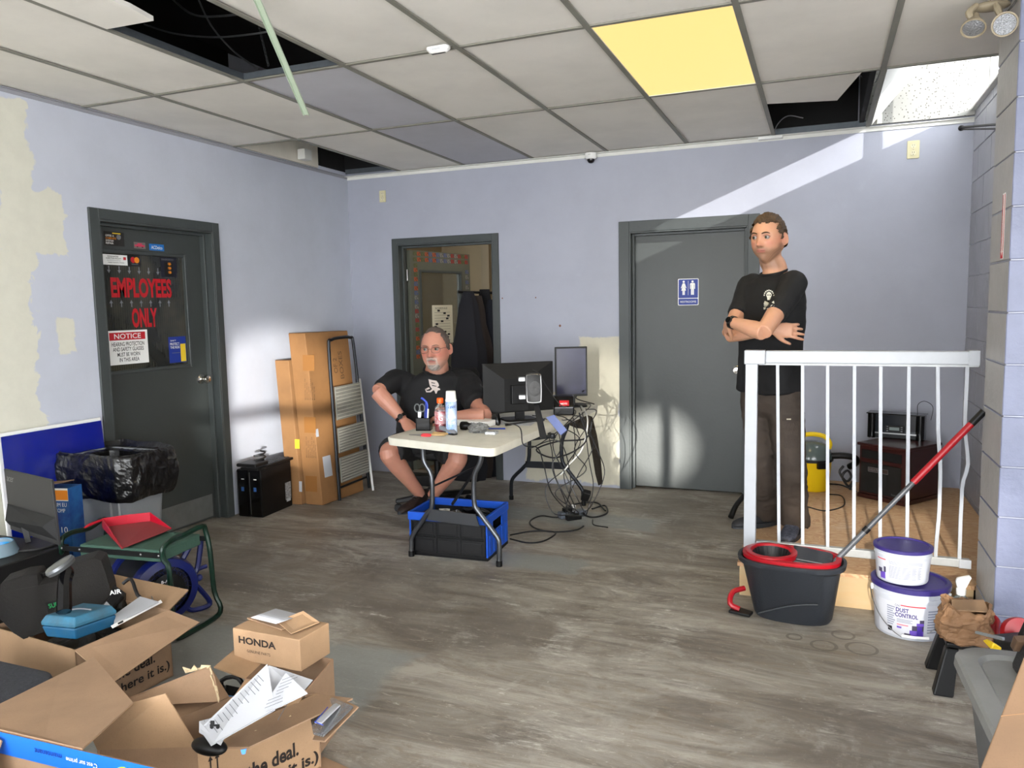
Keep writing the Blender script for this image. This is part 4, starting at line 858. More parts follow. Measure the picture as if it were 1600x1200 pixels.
for dz in (-.05, .05): MB().box(-.085, -.046, dz - .012, dz + .012, -.02, .02, FS).build('silver_band', mat('silver', (170, 172, 174), .3, .6), t, bevel=.004)
FP = PD(848, 660, 4.22); MB().slab([C + Vector((-.012, 0, -.05)), C + Vector((.02, 0, -.05)), Vector((FP.x + .022, FP.y, TZ + .004)), Vector((FP.x - .018, FP.y, TZ + .004))], .012).build('stand', M_blkg, t, bevel=.003)
# black label printer with red label
p = Vector((2.33, -1.02, TZ)); t = thing('label_printer', 'rounded black label printer with red and white label', 'printer', tuple(p), .35); M = WM(t)
b = MB(); b.rings([[M @ Vector((x, y, z)) for y, z in prof] for x, prof in ((-.07, [(-.08, 0), (.08, 0), (.08, .09), (.04, .13), (-.03, .125), (-.08, .06)]), (.07, [(-.08, 0), (.08, 0), (.08, .09), (.04, .13), (-.03, .125), (-.08, .06)]))]); b.build('housing', M_blkg, t, bevel=.01, seg=3)
MB().box(-.035, .035, -.0, .0, 0, 0, M) if False else None
q = MB().slab([M @ Vector(v_) for v_ in ((-.03, -.086, .066), (.035, -.086, .066), (.035, -.060, .098), (-.03, -.060, .098))], .004).build('red_label', M_red, t)
MB().text('NOTE', frame(M @ Vector((-.022, -.089, .074)), M.to_3x3() @ Vector((1, 0, 0)), M.to_3x3() @ Vector((0, .6, .7))) @ Matrix.Translation((0, 0, .002)), .045, .014, bold=.015).build('lettering', M_wht, q)
# phone hanging at the table edge with clamps
sheet('phone', [PD(853, 652, 4.35), PD(866, 648, 4.35), PD(886, 672, 4.30), PD(876, 680, 4.30)], 'blue grey phone hanging over the table edge among cables', mat('phone_blue', (90, 100, 140), .25), 'phone', .012)
# ---- cables
M_cab = mat('black_cable', (22, 22, 24), .45); M_wcab = mat('white_cable', (215, 215, 210), .45)
PS = PZ(900, 806, .03)
random.seed(21)
ce = [(842, 655), (860, 660), (872, 668), (880, 655), (893, 645), (902, 640), (915, 636), (925, 645), (905, 655), (888, 662)]
mids = [[(860, 700), (868, 745), (890, 790)], [(880, 700), (862, 730), (880, 780)], [(905, 690), (880, 740), (900, 795)], [(930, 690), (905, 745), (885, 790)], [(868, 690), (885, 740), (910, 790)], [(920, 720), (930, 760), (915, 800)], [(850, 690), (830, 700), (875, 690), (895, 750), (880, 800)], [(900, 700), (915, 735), (870, 770), (905, 800)], [(935, 700), (942, 740), (925, 790)], [(895, 720), (850, 760), (860, 800), (890, 805)]]
for i, (s, ms) in enumerate(zip(ce, mids)):
    dd = 4.72 + random.uniform(-.08, .12); P = [PZ(s[0] - 10, s[1] - 6, TZ + .006), PZ(s[0], s[1], TZ + .006) + Vector((.03, 0, 0))] + [PD(u + random.uniform(-4, 4), v, dd + random.uniform(-.05, .05)) for u, v in ms] + [PS + Vector((random.uniform(-.08, .08), random.uniform(-.03, .03), .012))]
    flex('cable', P, .0032, 'thin black cable hanging from the table to the power strip', M_cab, 8, 'cable', 'black cables hanging from the table')
flex('cable', [PZ(860, 622, TZ + .01), PZ(880, 632, TZ + .008), PZ(905, 633, TZ + .006), PD(918, 655, 4.8), PD(910, 700, 4.8), PD(890, 725, 4.8), PD(876, 742, 4.8)], .0045, 'white cable looping over the table edge', M_wcab)
flex('cable', [PD(905, 645, 4.7), PD(915, 690, 4.75), PD(870, 715, 4.7), PD(838, 703, 4.6), PD(870, 690, 4.7), PD(915, 685, 4.8), PD(925, 660, 4.8)], .005, 'thick black cable wound in a wide loop below the table edge', M_cab)
flex('cable', [PZ(925, 795, .01), PZ(945, 790, .01), PZ(948, 802, .01), PZ(925, 808, .01), PZ(905, 800, .012), PZ(890, 790, .01), PZ(930, 785, .012), PZ(946, 798, .014)], .006, 'coiled thick black cord on floor right of the power strip', M_cab)
flex('cable', [PZ(912, 822, .006), PZ(900, 828, .006), PZ(868, 831, .006), PZ(838, 826, .006), PZ(828, 815, .006), PZ(845, 806, .006), PZ(872, 808, .006), PZ(885, 795, .02)], .005, 'black cord looping on the floor towards the blue crate', M_cab)
flex('cable', [PZ(797, 842, .006), PZ(825, 848, .006), PZ(850, 845, .006), PZ(868, 834, .006), PZ(858, 830, .006), PZ(830, 830, .006), PZ(797, 836, .006)], .005, 'black cord lying on the floor beside the blue crate', M_cab)
flex('cable', [PZ(926, 812, .006), PZ(928, 820, .006), PZ(950, 824, .006)], .004, 'short black wire end on floor in front of the cord coil', M_cab)
flex('cable', [PZ(760, 665, TZ + .005), PZ(790, 662, TZ + .005), PD(812, 668, 4.25), PD(818, 695, 4.28), PD(840, 700, 4.35), PD(850, 728, 4.5), PD(862, 770, 4.6), PS + Vector((-.05, 0, .02))], .0035, 'black cable running over the front table edge', M_cab)
flex('cable', [PD(832, 578, 4.25), PD(842, 585, 4.25), PD(858, 610, 4.35), PD(875, 632, 4.4), PZ(890, 640, TZ + .01), PD(905, 680, 4.6)], .003, 'thin cable curving from the speaker over the monitor back', M_cab)
flex('cable', [Vector((2.36, -.62, TZ + .12)), PY(900, 622, -.5), Vector((2.40, -.50, TZ + .004))], .004, 'short black cable behind the slim monitor', M_cab, 6)
t = thing('power_strip', 'grey power strip with plugs on the floor under table', 'power strip', (PS.x, PS.y, 0)); e0, e1 = PZ(877, 812, 0), PZ(921, 806, 0); fx = (e1 - e0).normalized(); FQ = frame((e0.x, e0.y, 0), fx, Vector((0, 0, 1)).cross(fx))
MB().box(0, .20, .0, .065, 0, .045, FQ).build('case', mat('strip_grey', (92, 98, 108), .45), t, bevel=.008)
MB().box(.165, .18, -.003, 0, .012, .032, FQ).build('switch', M_blk, t)
for i, x in enumerate((.03, .065, .10)): MB().box(x, x + .022, -.002, .0, .013, .033, FQ).build('socket', M_blks, t)
MB().box(.10, .122, .015, .045, .045, .085, FQ).build('plug', M_white, t, bevel=.003); MB().box(.03, .09, .0, .05, .045, .07, FQ).build('plug', M_blk, t, bevel=.004)
tag(MB().box(.02, .13, -.06, -.02, .001, .03, FQ).build('power_adapter', M_blk, bevel=.005), 'black power adapter on floor before the power strip', 'adapter')
p = PD(915, 775, 4.95); tag(MB().box(-.025, .025, -.02, .02, -.03, .04, rotM(p, .4, .5, .3)).build('power_adapter', M_blk, bevel=.005), 'black power adapter hanging against the far table leg', 'adapter')
# ================================================================== LEFT-HAND CLUTTER
def card_mat(name, rgb, k=1.0):
    m, nt, b = node_mat(name); tc = N(nt, 'ShaderNodeTexCoord'); n1 = noise_out(nt, tc.outputs['Object'], 6, 6, .6); n2 = noise_out(nt, tc.outputs['Object'], 260, 2, .6)
    c = mixrgb(nt, ramp(nt, n1, .42, .7), lin(rgb), lin([x * .92 for x in rgb])); c = mixrgb(nt, ramp(nt, n2, .55, .7, 0, .25), c, lin([x * .8 for x in rgb]))
    nt.links.new(c, b.inputs['Base Color']); b.inputs['Roughness'].default_value = .8; add_bump(nt, b, n1, .3, .004); return m
M_c1 = card_mat('cardboard', (156, 126, 99)); M_c2 = card_mat('cardboard_light', (166, 134, 102)); M_c3 = card_mat('cardboard_dark', (138, 110, 82)); M_torn = mat('torn_liner', (206, 186, 150), .9, bump=.5, bscale=90)
CT = .0045
def panel(parent, name, P, m=None, th=CT): return MB().slab(P, th).build(name, m or M_c1, parent)
def quadz(*a): return [PZ(*q) for q in a]
# ---- tall flat cartons against the left wall
def carton(name, label, corners, h, m, lean=(0, 0), group=None):
    """floor corners (front-left, front-right, back-right, back-left), shifted by lean at the top"""
    t = thing(name, label, 'cardboard box', (sum(c[0] for c in corners) / 4, sum(c[1] for c in corners) / 4, 0))
    b = MB(); lo = [Vector((c[0], c[1], .002)) for c in corners]; hi = [Vector((c[0] + lean[0], c[1] + lean[1], h)) for c in corners]
    b.rings([[l + (h_ - l) * f for l, h_ in zip(lo, hi)] for f in (0, 1)])
    b.build('body', m, t, bevel=.004, seg=1)
    def fr(i, j, f0=0): # frame on side i->j
        a = lo[i] + (hi[i] - lo[i]) * f0; return frame(a, lo[j] - lo[i], hi[i] - lo[i]), (lo[j] - lo[i]).length
    return t, fr
g = [PZ(478, 788, 0), PZ(506, 789, 0), PZ(575, 768, 0)]
M_cA = card_mat('carton_tall', (144, 102, 60)); M_cB = card_mat('carton_short', (144, 104, 64))
tA, frA = carton('tall_carton', 'tall thin brown cardboard carton behind the folded step ladder', [(.32, -1.215), (.465, -1.205), (.505, -.70), (.40, -.68)], 1.305, M_cA, (-.125, .045))
tB, frB = carton('tall_carton', 'shorter thin brown cardboard carton left of the tall one', [(.18, -1.25), (.30, -1.24), (.38, -.80), (.27, -.78)], 1.10, M_cB, (-.10, .05))
Fm, wd = frA(1, 2); M_box_ink = mat('carton_ink', (92, 66, 40), .7)
def side_text(parent, F, s, x, z, w_, h_, m=None, rot=0):
    M = F @ Matrix.Translation((x, z, -.0)) @ Matrix.Rotation(rot, 4, 'Z'); sg_ = 1 if (M.to_3x3() @ Vector((0, 0, 1))).dot(Vector((CX, CY, CZ)) - Vector(M.translation)) > 0 else -1
    return MB().text(s, M, w_, h_, th=.0015 * sg_, bold=.005).build('lettering', m or M_box_ink, parent)
side_text(tA, Fm, 'OF 2', .36, .98, .12, .045, rot=PI / 2); side_text(tA, Fm, 'BOXES', .43, .93, .22, .045, rot=PI / 2)
F0, w0 = frA(0, 1)
for z in (.36, .80): 
    for k in range(6): side_text(tA, F0, 'MODEL  NO 04', .02 + k * .016, z, .16 - (k % 3) * .03, .008, rot=PI / 2)
q = side_text(tA, Fm, 'X', .0, 0, .001, .001)
MB().box(.06, .15, .20, .36, .001, .002, Fm if (Fm.to_3x3() @ Vector((0, 0, 1))).y < 0 else Fm @ Matrix.Translation((0, 0, -.003))).build('shipping_label', M_paper, tA)
MB().box(.02, .10, .23, .33, .0025, .003, Fm if (Fm.to_3x3() @ Vector((0, 0, 1))).y < 0 else Fm @ Matrix.Translation((0, 0, -.0055))).build('print', M_ink, tA) if False else None
F1, w1 = frB(0, 1)
def flat_label(parent, F, x0, x1, z0, z1, m, nm='label', off=.0015):
    s_ = 1 if (F.to_3x3() @ Vector((0, 0, 1))).dot(Vector((CX, CY, CZ)) - Vector(F.translation)) > 0 else -1
    return MB().box(x0, x1, z0, z1, min(off * s_, (off - .0008) * s_), max(off * s_, (off - .0008) * s_), F).build(nm, m, parent)
flat_label(tB, F1, .07, .11, .43, .50, M_ye); flat_label(tB, F1, .10, .125, .10, .18, M_paper)
flat_label(tA, Fm, .02, .05, .52, .58, M_paper)
for z in (1.02, .55, .1): flat_label(tA, F0, .0, .10, z, z + .12, mat('tape', (146, 100, 54), .25), 'tape', .0008)
# ---- folded step ladder leaning on the tall carton
M_alu = mat('ladder_step_grey', (150, 148, 140), .45, .3, var=.3, vscale=20)
t = thing('step_ladder', 'folded black step ladder with three ribbed grey steps', 'step ladder', (.72, -.98, 0))
La_, Lb_ = PZ(531, 784, 0), PZ(577, 764, 0); top = Vector((-.20, .10, 1.22))
la1 = PX(513, 532, La_.x - .075) ; lb1 = PX(551, 527, Lb_.x - .045)
def rail(a, a1): return [a + (a1 - a) * f for f in (0, .5, .93)]
MB().tube([La_ + Vector((0, 0, .01)), La_ + (la1 - La_) * .5, La_ + (la1 - La_) * .95, la1 + (lb1 - la1) * .10, la1 + (lb1 - la1) * .5 + Vector((0, 0, .01)), la1 + (lb1 - la1) * .90, Lb_ + (lb1 - Lb_) * .95, Lb_ + (lb1 - Lb_) * .5, Lb_ + Vector((0, 0, .01))], .0125, 8, smooth=3).build('front_frame', M_btube, t, smooth=True)
off = Vector((-.018, .03, 0)); 
for a, a1, nm in ((La_, la1, 'rear_leg'), (Lb_, lb1, 'rear_leg')): MB().tube([a + off * .8 + Vector((0, 0, .03)), a + (a1 - a) * .74 + off * .6], .010, 8).build(nm, M_btube, t, smooth=True)
ux = (Lb_ - La_).normalized()
for f0, f1 in ((.505, .71), (.30, .455), (.115, .27)):
    a = La_ + (la1 - La_) * f0; b_ = Lb_ + (lb1 - Lb_) * f0; c_ = Lb_ + (lb1 - Lb_) * f1; d_ = La_ + (la1 - La_) * f1
    n_ = (b_ - a).cross(d_ - a).normalized(); n_ = n_ if n_.dot(CP - a) > 0 else -n_
    s_ = .0; q = MB().slab([x + (n_ * .008) + ux * e for x, e in ((a, .02), (b_, .0), (c_, -.0), (d_, .02))], .012).build('step', M_alu, t); b = MB()
    for k in range(9): 
        f = (k + .5) / 9; p0 = a + (d_ - a) * f + n_ * .022 + ux * .025; p1 = b_ + (c_ - b_) * f + n_ * .022 - ux * .005; b.tube([p0, p1], .0045, 4)
    b.build('ribs', mat('ladder_rib', (186, 184, 174), .4, .3), q)
MB().tube([La_ + (la1 - La_) * .08 + off, Lb_ + (lb1 - Lb_) * .08 + off], .009, 6).build('cross_bar', M_btube, t, smooth=True)
tag(MB().tube([PZ(583, 766, .012), PY(562, 592, -.35)], .009, 8).build('white_pole', M_white, smooth=True), 'thin white pole leaning against the wall beside the ladder', 'pole')
# ---- two black computers with a keyboard on them
c0, c1_, c2_ = PZ(381, 806, 0), PZ(411, 809, 0), PZ(458, 789, 0)
rz = math.atan2(c2_.y - c1_.y, c2_.x - c1_.x)
fx = (c2_ - c1_).normalized(); fy = Vector((-fx.y, fx.x, 0))
for k, lab in ((0, 'black desktop computer nearest the camera of the pair by the door'), (1, 'black desktop computer behind its twin, nearer the wall')):
    o_ = c1_ + fy * (.105 * k) ; t = thing('desktop_computer', lab, 'computer', tuple(o_), rz, group='black computers by the employees door'); M = WM(t)
    MB().box(.0, .36, .0, .098, .0, .345, M).build('case', M_blk, t, bevel=.003); MB().box(-.012, .0, .004, .094, .01, .34, M).build('front_bezel', M_blkg, t, bevel=.003)
    MB().box(-.0135, -.012, .086, .090, .02, .33, M).build('trim_line', M_steel, t); MB().box(-.0135, -.012, .03, .055, .275, .281, M).build('button', M_white, t)
    MB().box(-.0135, -.012, .035, .058, .19, .22, M).build('badge', mat('badge_blue', (50, 90, 150), .4), t)
    if k == 0: 
        MB().box(.28, .35, -.001, .0, .06, .19, M).build('spec_sticker', mat('spec_sticker', (60, 62, 66), .5, var=1, vscale=90, rgb2=(190, 190, 190)), t); MB().box(.29, .34, -.0016, -.0008, .045, .065, M).build('serial_label', M_paper, t)
Mk = Matrix.Translation(c1_) @ Matrix.Rotation(rz, 4, 'Z')
t = thing('keyboard', 'black keyboard lying on top of the two desktop computers', 'keyboard', tuple(Mk @ Vector((.15, .1, .345)))); MB().box(-.03, .40, .0, .15, .346, .365, Mk).build('base', M_blk, t, bevel=.004); b = MB()
for i in range(14):
    for j in range(4): b.box(-.02 + i * .0285, .002 + i * .0285, .02 + j * .028, .04 + j * .028, .365, .371, Mk)
b.build('keys', mat('key_dark', (44, 45, 48), .4), t)['kind'] = 'stuff'
t = thing('power_adapter', 'black laptop-style box and coiled lead on the keyboard', 'adapter', tuple(Mk @ Vector((-.02, .05, .37)))); MB().box(-.05, .10, .0, .17, .372, .398, Mk).build('box', M_blk, t, bevel=.01); MB().tube([Mk @ Vector((.12 + .05 * math.cos(a), .09 + .03 * math.sin(a), .385 + .004 * k)) for k, a in enumerate([k * PI / 4 for k in range(18)])], .007, 6).build('coiled_lead', M_cab, t, smooth=True)
tag(MB().box(.74, 1.02, -.42, -.30, .001, .09).build('black_tray', M_blks, bevel=.01), 'low black tray on the floor right of the step ladder', 'tray')
# ---- trash bin with black bag
M_bag = mat('bin_bag', (10, 10, 11), .3, bump=.7, bscale=22, coat=.25)
t = thing('trash_bin', 'grey plastic trash bin lined with a black bag by the door', 'trash bin', (.295, -2.84, 0))
b = MB(); b.rbox(.08, .51, -2.99, -2.69, [(0.0, .05), (.10, .04), (.66, 0), (.68, -.008), (.70, -.008), (.70, .012), (.66, .012), (.1, .05)], .05); b.build('body', mat('bin_grey', (132, 135, 138), .5, bump=.1), t, smooth=True)
for x in (.38, .44): MB().box(x, x + .006, -2.983, -2.965, .30, .55).build('rib', mat('bin_grey_rib', (168, 170, 172), .5), t)
def bagfn(i, j):
    a = i * 2 * PI; x = .295 + .25 * max(-1, min(1, 1.25 * math.cos(a))) ; y = -2.84 + .185 * max(-1, min(1, 1.25 * math.sin(a)))
    prof = [(.12, .05, 0), (.14, .42, 0), (.45, .58, 0), (.69, .66, .0), (.70, .93, .0), (.725, 1.0, .0), (.715, 1.07, 0), (.66, 1.12, 0), (.58, 1.12, 0), (.50, 1.08, 0), (.475, 1.03, 0)]
    k = j * (len(prof) - 1); k0 = min(int(k), len(prof) - 2); f = k - k0; z = prof[k0][0] + (prof[k0 + 1][0] - prof[k0][0]) * f; s = prof[k0][1] + (prof[k0 + 1][1] - prof[k0][1]) * f
    p = Vector((math.cos(a) * 2.2, math.sin(a) * 2.2, z * 6)); n = mnoise.noise(p * 1.1) * .5 + mnoise.noise(p * 2.6) * .28 + (.5 - abs(mnoise.noise(p * 4.3))) * .22 + mnoise.noise(p * 9) * .10
    r = s + .10 * n * min(1, max(0, j * 4 - .8)); z += .035 * mnoise.noise(Vector((math.cos(a) * 1.5, math.sin(a) * 1.5, 5))) * (1 if j > .5 else .0) + .015 * n
    return Vector((.295 + (x - .295) * r, -2.84 + (y + 2.84) * r, z))
b = MB(); b.grid(bagfn, 200, 64); b.build('bag', M_bag, t, solid=0, weld=True); t.children[-1].data.shade_smooth()
# ---- blue sign board leaning on the wall
t = thing('sign_board', 'blank blue sign board with white rim leaning on left wall', 'sign', (.1, -3.0, 0))
a, b_, c_, d_ = Vector((.115, -3.36, .02)), Vector((.115, -2.72, .02)), Vector((.035, -2.712, .875)), Vector((.035, -3.33, .875))
MB().slab([a, b_, c_, d_], -.012).build('board', M_white, t, bevel=.004); MB().slab([a + (c_ - a) * .02 + Vector((.0135, 0, 0)), b_ + (d_ - b_) * .02 + Vector((.0135, 0, 0)), c_ + (a - c_) * .02 + Vector((.0135, 0, 0)), d_ + (b_ - d_) * .02 + Vector((.0135, 0, 0))], .0015).build('blue_face', mat('sign_blue', (10, 26, 130), .12, coat=.6), t)
# ---- blue cleaner carton
t = thing('product_carton', 'blue carton with white PREMIUM lettering beside the grey bin', 'carton', (.335, -3.22, 0), .25); M = WM(t)
MB().box(-.075, .075, -.05, .05, .001, .60, M).build('body', mat('carton_blue', (24, 56, 128), .4, var=.6, vscale=9, rgb2=(60, 130, 190)), t)
Fq = M @ frame((-.068, -.0505, 0), (1, 0, 0), (0, 0, 1))
MB().text('PREMIUM EU', Fq @ Matrix.Translation((.004, .505, 0)), .125, .02).build('lettering', M_wht, t); MB().text('CARB-COMP', Fq @ Matrix.Translation((.004, .475, 0)), .115, .02).build('lettering', M_wht, t); MB().text('10', Fq @ Matrix.Translation((.09, .37, 0)), .035, .03).build('lettering', M_wht, t)
MB().box(.0, .14, .535, .60, .0, .0012, Fq).build('white_band', M_wht, t); MB().box(.05, .14, .54, .59, .0014, .002, Fq).build('orange_mark', M_or, t); MB().box(.004, .03, .54, .59, .0014, .002, Fq).build('navy_mark', M_bl, t)
tag(MB().slab([(.26, -3.30, .605), (.40, -3.26, .63), (.38, -3.18, .625), (.24, -3.22, .61)], .004).build('cardboard_flap', M_c3), 'small brown cardboard flap sticking up behind the grey monitor', 'cardboard')
# ---- black cabinet with monitor and bowl
tag(MB().box(.18, .675, -4.15, -3.46, .0, .40).build('speaker_cabinet', M_blks, bevel=.006), 'black box cabinet under the grey monitor at left edge', 'cabinet')
t = thing('monitor', 'dark grey monitor seen from behind standing on black cabinet', 'monitor', tuple(PZ(52, 851, .402)))
M_acer = mat('monitor_grey', (42, 41, 42), .5, bump=.12, bscale=500)
TL, TR, BR, BL = PD(10, 732, 3.72), PD(84, 749, 3.50), PD(91, 808, 3.50), PD(16, 786, 3.72)
dn = (BL - TL); 
MB().slab([BL + dn * .75, BR + dn * .75, TR, TL], .012).build('panel', M_acer, t, bevel=.002)
nrm = (TR - TL).cross(BL - TL).normalized(); nrm = nrm if nrm.dot(CP - TL) > 0 else -nrm
b = MB(); b.rings([[BL + nrm * .014, BR + nrm * .014, BR + dn * .62 + nrm * .014, BL + dn * .62 + nrm * .014], [BL + nrm * .016 + (BR - BL) * .02, BR + nrm * .016, BR + dn * .25 + nrm * .05 - (BR - BL) * .12, BL + dn * .40 + nrm * .05 + (BR - BL) * .1]]); b.build('lower_shell', mat('monitor_dark', (20, 20, 21), .75), t, bevel=.004)
MB().text('acer', frame(TL + (TR - TL) * .07 + dn * .32 + nrm * .0165, TR - TL, -dn), .062, .022).build('lettering', mat('logo_grey', (120, 120, 120), .3), t)
bp = PZ(52, 851, .402); MB().lathe([(0, 0), (.118, 0), (.120, .004), (.115, .009), (0, .011)], Matrix.Translation(bp) @ Matrix.Scale(1, 4), 32).build('base', M_acer, t, smooth=True)
MB().tube([bp + Vector((-.03, .0, .008)), PD(38, 822, 3.63)], .016, 4).build('neck', M_blk, t)
bp = PZ(-6, 866, .402); t = thing('pet_bowl', 'grey bowl with bright blue inside at the left edge', 'bowl', tuple(bp))
MB().lathe([(0, 0), (.09, 0), (.092, .004), (.074, .052), (.070, .055), (.066, .052), (.060, .02), (0, .016)], Matrix.Translation(bp), 28).build('bowl', mat('bowl_grey', (112, 132, 144), .4), t, smooth=True); MB().lathe([(0, .018), (.0605, .021), (.0695, .0555), (.069, .0555), (.058, .022), (0, .0185)], Matrix.Translation(bp), 28).build('lining', mat('bowl_blue', (30, 140, 200), .3), t, smooth=True)
# ---- garden kneeler bench
M_green = mat('green_steel', (10, 38, 27), .3, .2); M_foam = mat('green_foam', (52, 80, 68), .8, bump=.2)
NR, FR = PZ(254, 850, .45), PZ(321, 824, .45); NL, FL = PZ(95, 838, .45), PZ(167, 813, .45)
t = thing('kneeler_bench', 'green steel garden kneeler bench with padded seat', 'bench', ((NR.x + FL.x) / 2, (NR.y + FL.y) / 2, 0))
for a, c, s in ((NR, FR, 1), (NL, FL, -1)):
    P = [Vector((a.x, a.y, .43)), Vector((a.x + .0, a.y, .38)), Vector((a.x + s * .03, a.y - .0, .33)), Vector((a.x + s * .03, a.y, .10)), Vector((a.x + s * .045, a.y, .035)), Vector((a.x + s * .045, a.y + .03, .014)), Vector((c.x + s * .045, c.y - .03, .014)), Vector((c.x + s * .065, c.y, .06)), Vector((c.x + s * .03, c.y, .14)), Vector((c.x + s * .02, c.y, .33)), Vector((c.x, c.y, .43)), Vector((c.x, c.y - .02, .462)), Vector((c.x - s * .02, (a.y + c.y) / 2 + .02, .445)), Vector((a.x, a.y + .05, .452))]
    MB().tube(P, .0125, 8, smooth=3, closed=True).build('side_frame', M_green, t, smooth=True)
b = MB()
for a, c in ((NL, NR), (FL, FR)): b.slab([Vector((a.x, a.y - .004, .385)), Vector((c.x, c.y - .004, .385)), Vector((c.x, c.y - .004, .408)), Vector((a.x, a.y - .004, .408))], .006).build('rail', M_blk, t); b = MB()
for k in (.02, .2, .8, .97): 
    p = NL + (NR - NL) * k; MB().sphere((p.x, p.y - .008, .397), .006, 6).build('rivet', M_steel, t, smooth=True)
a, c, d, e = [Vector((q.x, q.y, 0)) for q in (NL + (NR - NL) * .18, NL + (NR - NL) * .97, FL + (FR - FL) * .95, FL + (FR - FL) * .15)]
b = MB(); b.rings([[x + Vector((0, 0, z)) for x in (a, c, d, e)] for z in (.362, .418)]); b.build('padded_seat', M_foam, t, bevel=.008)
# red dustpan on the bench
t = thing('dustpan', 'red plastic dustpan lying on the green kneeler bench', 'dustpan', tuple((a + d) / 2 + Vector((0, 0, .42))))
M_rp = mat('red_plastic', (168, 14, 38), .3, coat=.3)
z0 = .425; fl_, fr_ = PZ(190, 858, z0 + .002), PZ(268, 827, z0 + .008); bl_, br_ = PZ(160, 825, z0 + .012), PZ(236, 815, z0 + .02); 
MB().slab([fl_, fr_, br_, bl_], .004).build('tray', mat('red_dusty', (124, 44, 46), .6), t)
bk = MB(); up = Vector((0, 0, .048)); back = [bl_, bl_ * .5 + br_ * .5 + Vector((-.01, .01, 0)), br_, fr_]
b = MB()
for i in range(3): b.slab([back[i], back[i + 1], back[i + 1] + up * (1 if i < 2 else .15), back[i] + up], .005)
b.slab([fl_, bl_, bl_ + up, fl_ + up * .12], .005); b.build('rim', M_rp, t, bevel=.001)
hd = (bl_ - fr_).normalized(); MB().slab([bl_ + up * .95, bl_ + up * .95 + Vector((.0, .04, 0)), PZ(130, 820, z0 + .06) + Vector((0, .03, 0)), PZ(130, 824, z0 + .05)], .012).build('handle', M_rp, t, bevel=.004)
# ---- blue blower fan below the bench
M_fb = mat('fan_blue', (16, 28, 92), .35); c = Vector((1.10, -3.30, .165)); nx = Vector((.93, -.36, 0)).normalized(); up = Vector((0, 0, 1)); FF = frame(c, up.cross(nx), up)
if (FF.to_3x3() @ Vector((0, 0, 1))).dot(nx) < 0: FF = frame(c, nx.cross(up), up)
t = thing('blower_fan', 'blue and black round blower fan below the green bench', 'fan', (c.x, c.y, 0))
MB().lathe([(.115, 0), (.150, -.01), (.160, -.03), (.158, -.06), (.145, -.065), (.112, -.02)], FF, 40, cap=False).build('front_ring', M_fb, t, smooth=True); MB().lathe([(0, -.30), (.13, -.30), (.145, -.27), (.145, -.06), (.11, -.02), (0, -.02)], FF, 32).build('drum', M_blks, t, smooth=True)
MB().lathe([(0, -.29), (.15, -.29), (.16, -.31), (.15, -.335), (0, -.335)], FF, 32).build('rear_ring', M_fb, t, smooth=True)
b = MB()
for k in range(26):
    a0 = k * 2 * PI / 26
    for r0, r1, da in ((.082, .098, .06), (.098, .115, -.06)): b.tube([FF @ Vector((r0 * math.cos(a0), r0 * math.sin(a0), -.004)), FF @ Vector((r1 * math.cos(a0 + da), r1 * math.sin(a0 + da), -.004))], .0018, 4); b.tube([FF @ Vector((.098 * math.cos(a0 + .06), .098 * math.sin(a0 + .06), -.004)), FF @ Vector((.098 * math.cos(a0 + .18), .098 * math.sin(a0 + .18), -.004))], .0018, 4)
b.build('grille', M_fb, t); o = MB().lathe([(0, -.012), (.084, -.012), (.084, .002), (.06, .006), (0, .006)], FF, 32).build('cover', M_blk, t, smooth=True)
MB().lathe([(0, .006), (.026, .006), (.024, .02), (0, .022)], FF, 20).build('dial', M_fb, t, smooth=True); MB().text('B-AIR', FF @ Matrix.Translation((-.03, .045, 0)), .05, .014, th=.008, bold=.01).build('lettering', M_wht, t)
b = MB()
for (x, y, w_) in ((-.055, .012, .012), (-.06, -.02, .016), (-.05, -.045, .012), (.035, .0, .018), (.03, -.035, .02)): b.box(x, x + w_, y, y + .006, .0062, .0072, FF)
b.build('print', M_wdim, t)
b = MB()
for P in ([(.10, .12), (.16, .20), (.19, .20), (.19, .16), (.17, .06), (.15, .03)], [(.15, -.02), (.18, -.06), (.22, -.13), (.20, -.15), (.13, -.145), (.10, -.12)]): b.tube([FF @ Vector((x, y, -.05)) for x, y in P], .013, 6, smooth=3)
b.tube([FF @ Vector((.16, .05, -.05)), FF @ Vector((.215, .055, -.05))], .011, 6); b.sphere(FF @ Vector((.17, .01, -.04)), .018, 8); b.build('stand', M_fb, t, smooth=True)
MB().text('AIR', frame(PD(173, 926, 3.33), Vector((.9, .4, .1)), (0, 0, 1)), .05, .022, th=.001, bold=.01, shear=.3)
# ---- box A : open moving box with cases in it
A2, A1 = PZ(117, 1016, .28), PZ(264, 953, .28); A2f, A1f = Vector((A2.x, A2.y, 0)), Vector((A1.x, A1.y, 0)); da = (A1f - A2f).normalized(); pa = Vector((-da.y, da.x, 0)); WA = .50
t = thing('moving_box', 'open brown moving box holding tool cases at the left', 'cardboard box', tuple((A1f + A2f) / 2 + pa * .25)); up = Vector((0, 0, .28)); bA = t
A3f, A4f = A1f + pa * WA, A2f + pa * WA
for nm, p, q in (('side_panel', A2f, A1f), ('side_panel', A1f, A3f), ('side_panel', A3f, A4f), ('side_panel', A4f, A2f)): panel(t, nm, [p + Vector((0, 0, .002)), q + Vector((0, 0, .002)), q + up, p + up], M_c3 if p is A4f else M_c1, -CT)
panel(t, 'bottom_panel', [A2f + Vector((0, 0, .002)), A1f + Vector((0, 0, .002)), A3f + Vector((0, 0, .002)), A4f + Vector((0, 0, .002))], M_c3)
panel(t, 'flap', [A2f + up, A1f + up, PZ(312, 972, .235), PZ(176, 1067, .175)], M_c1)
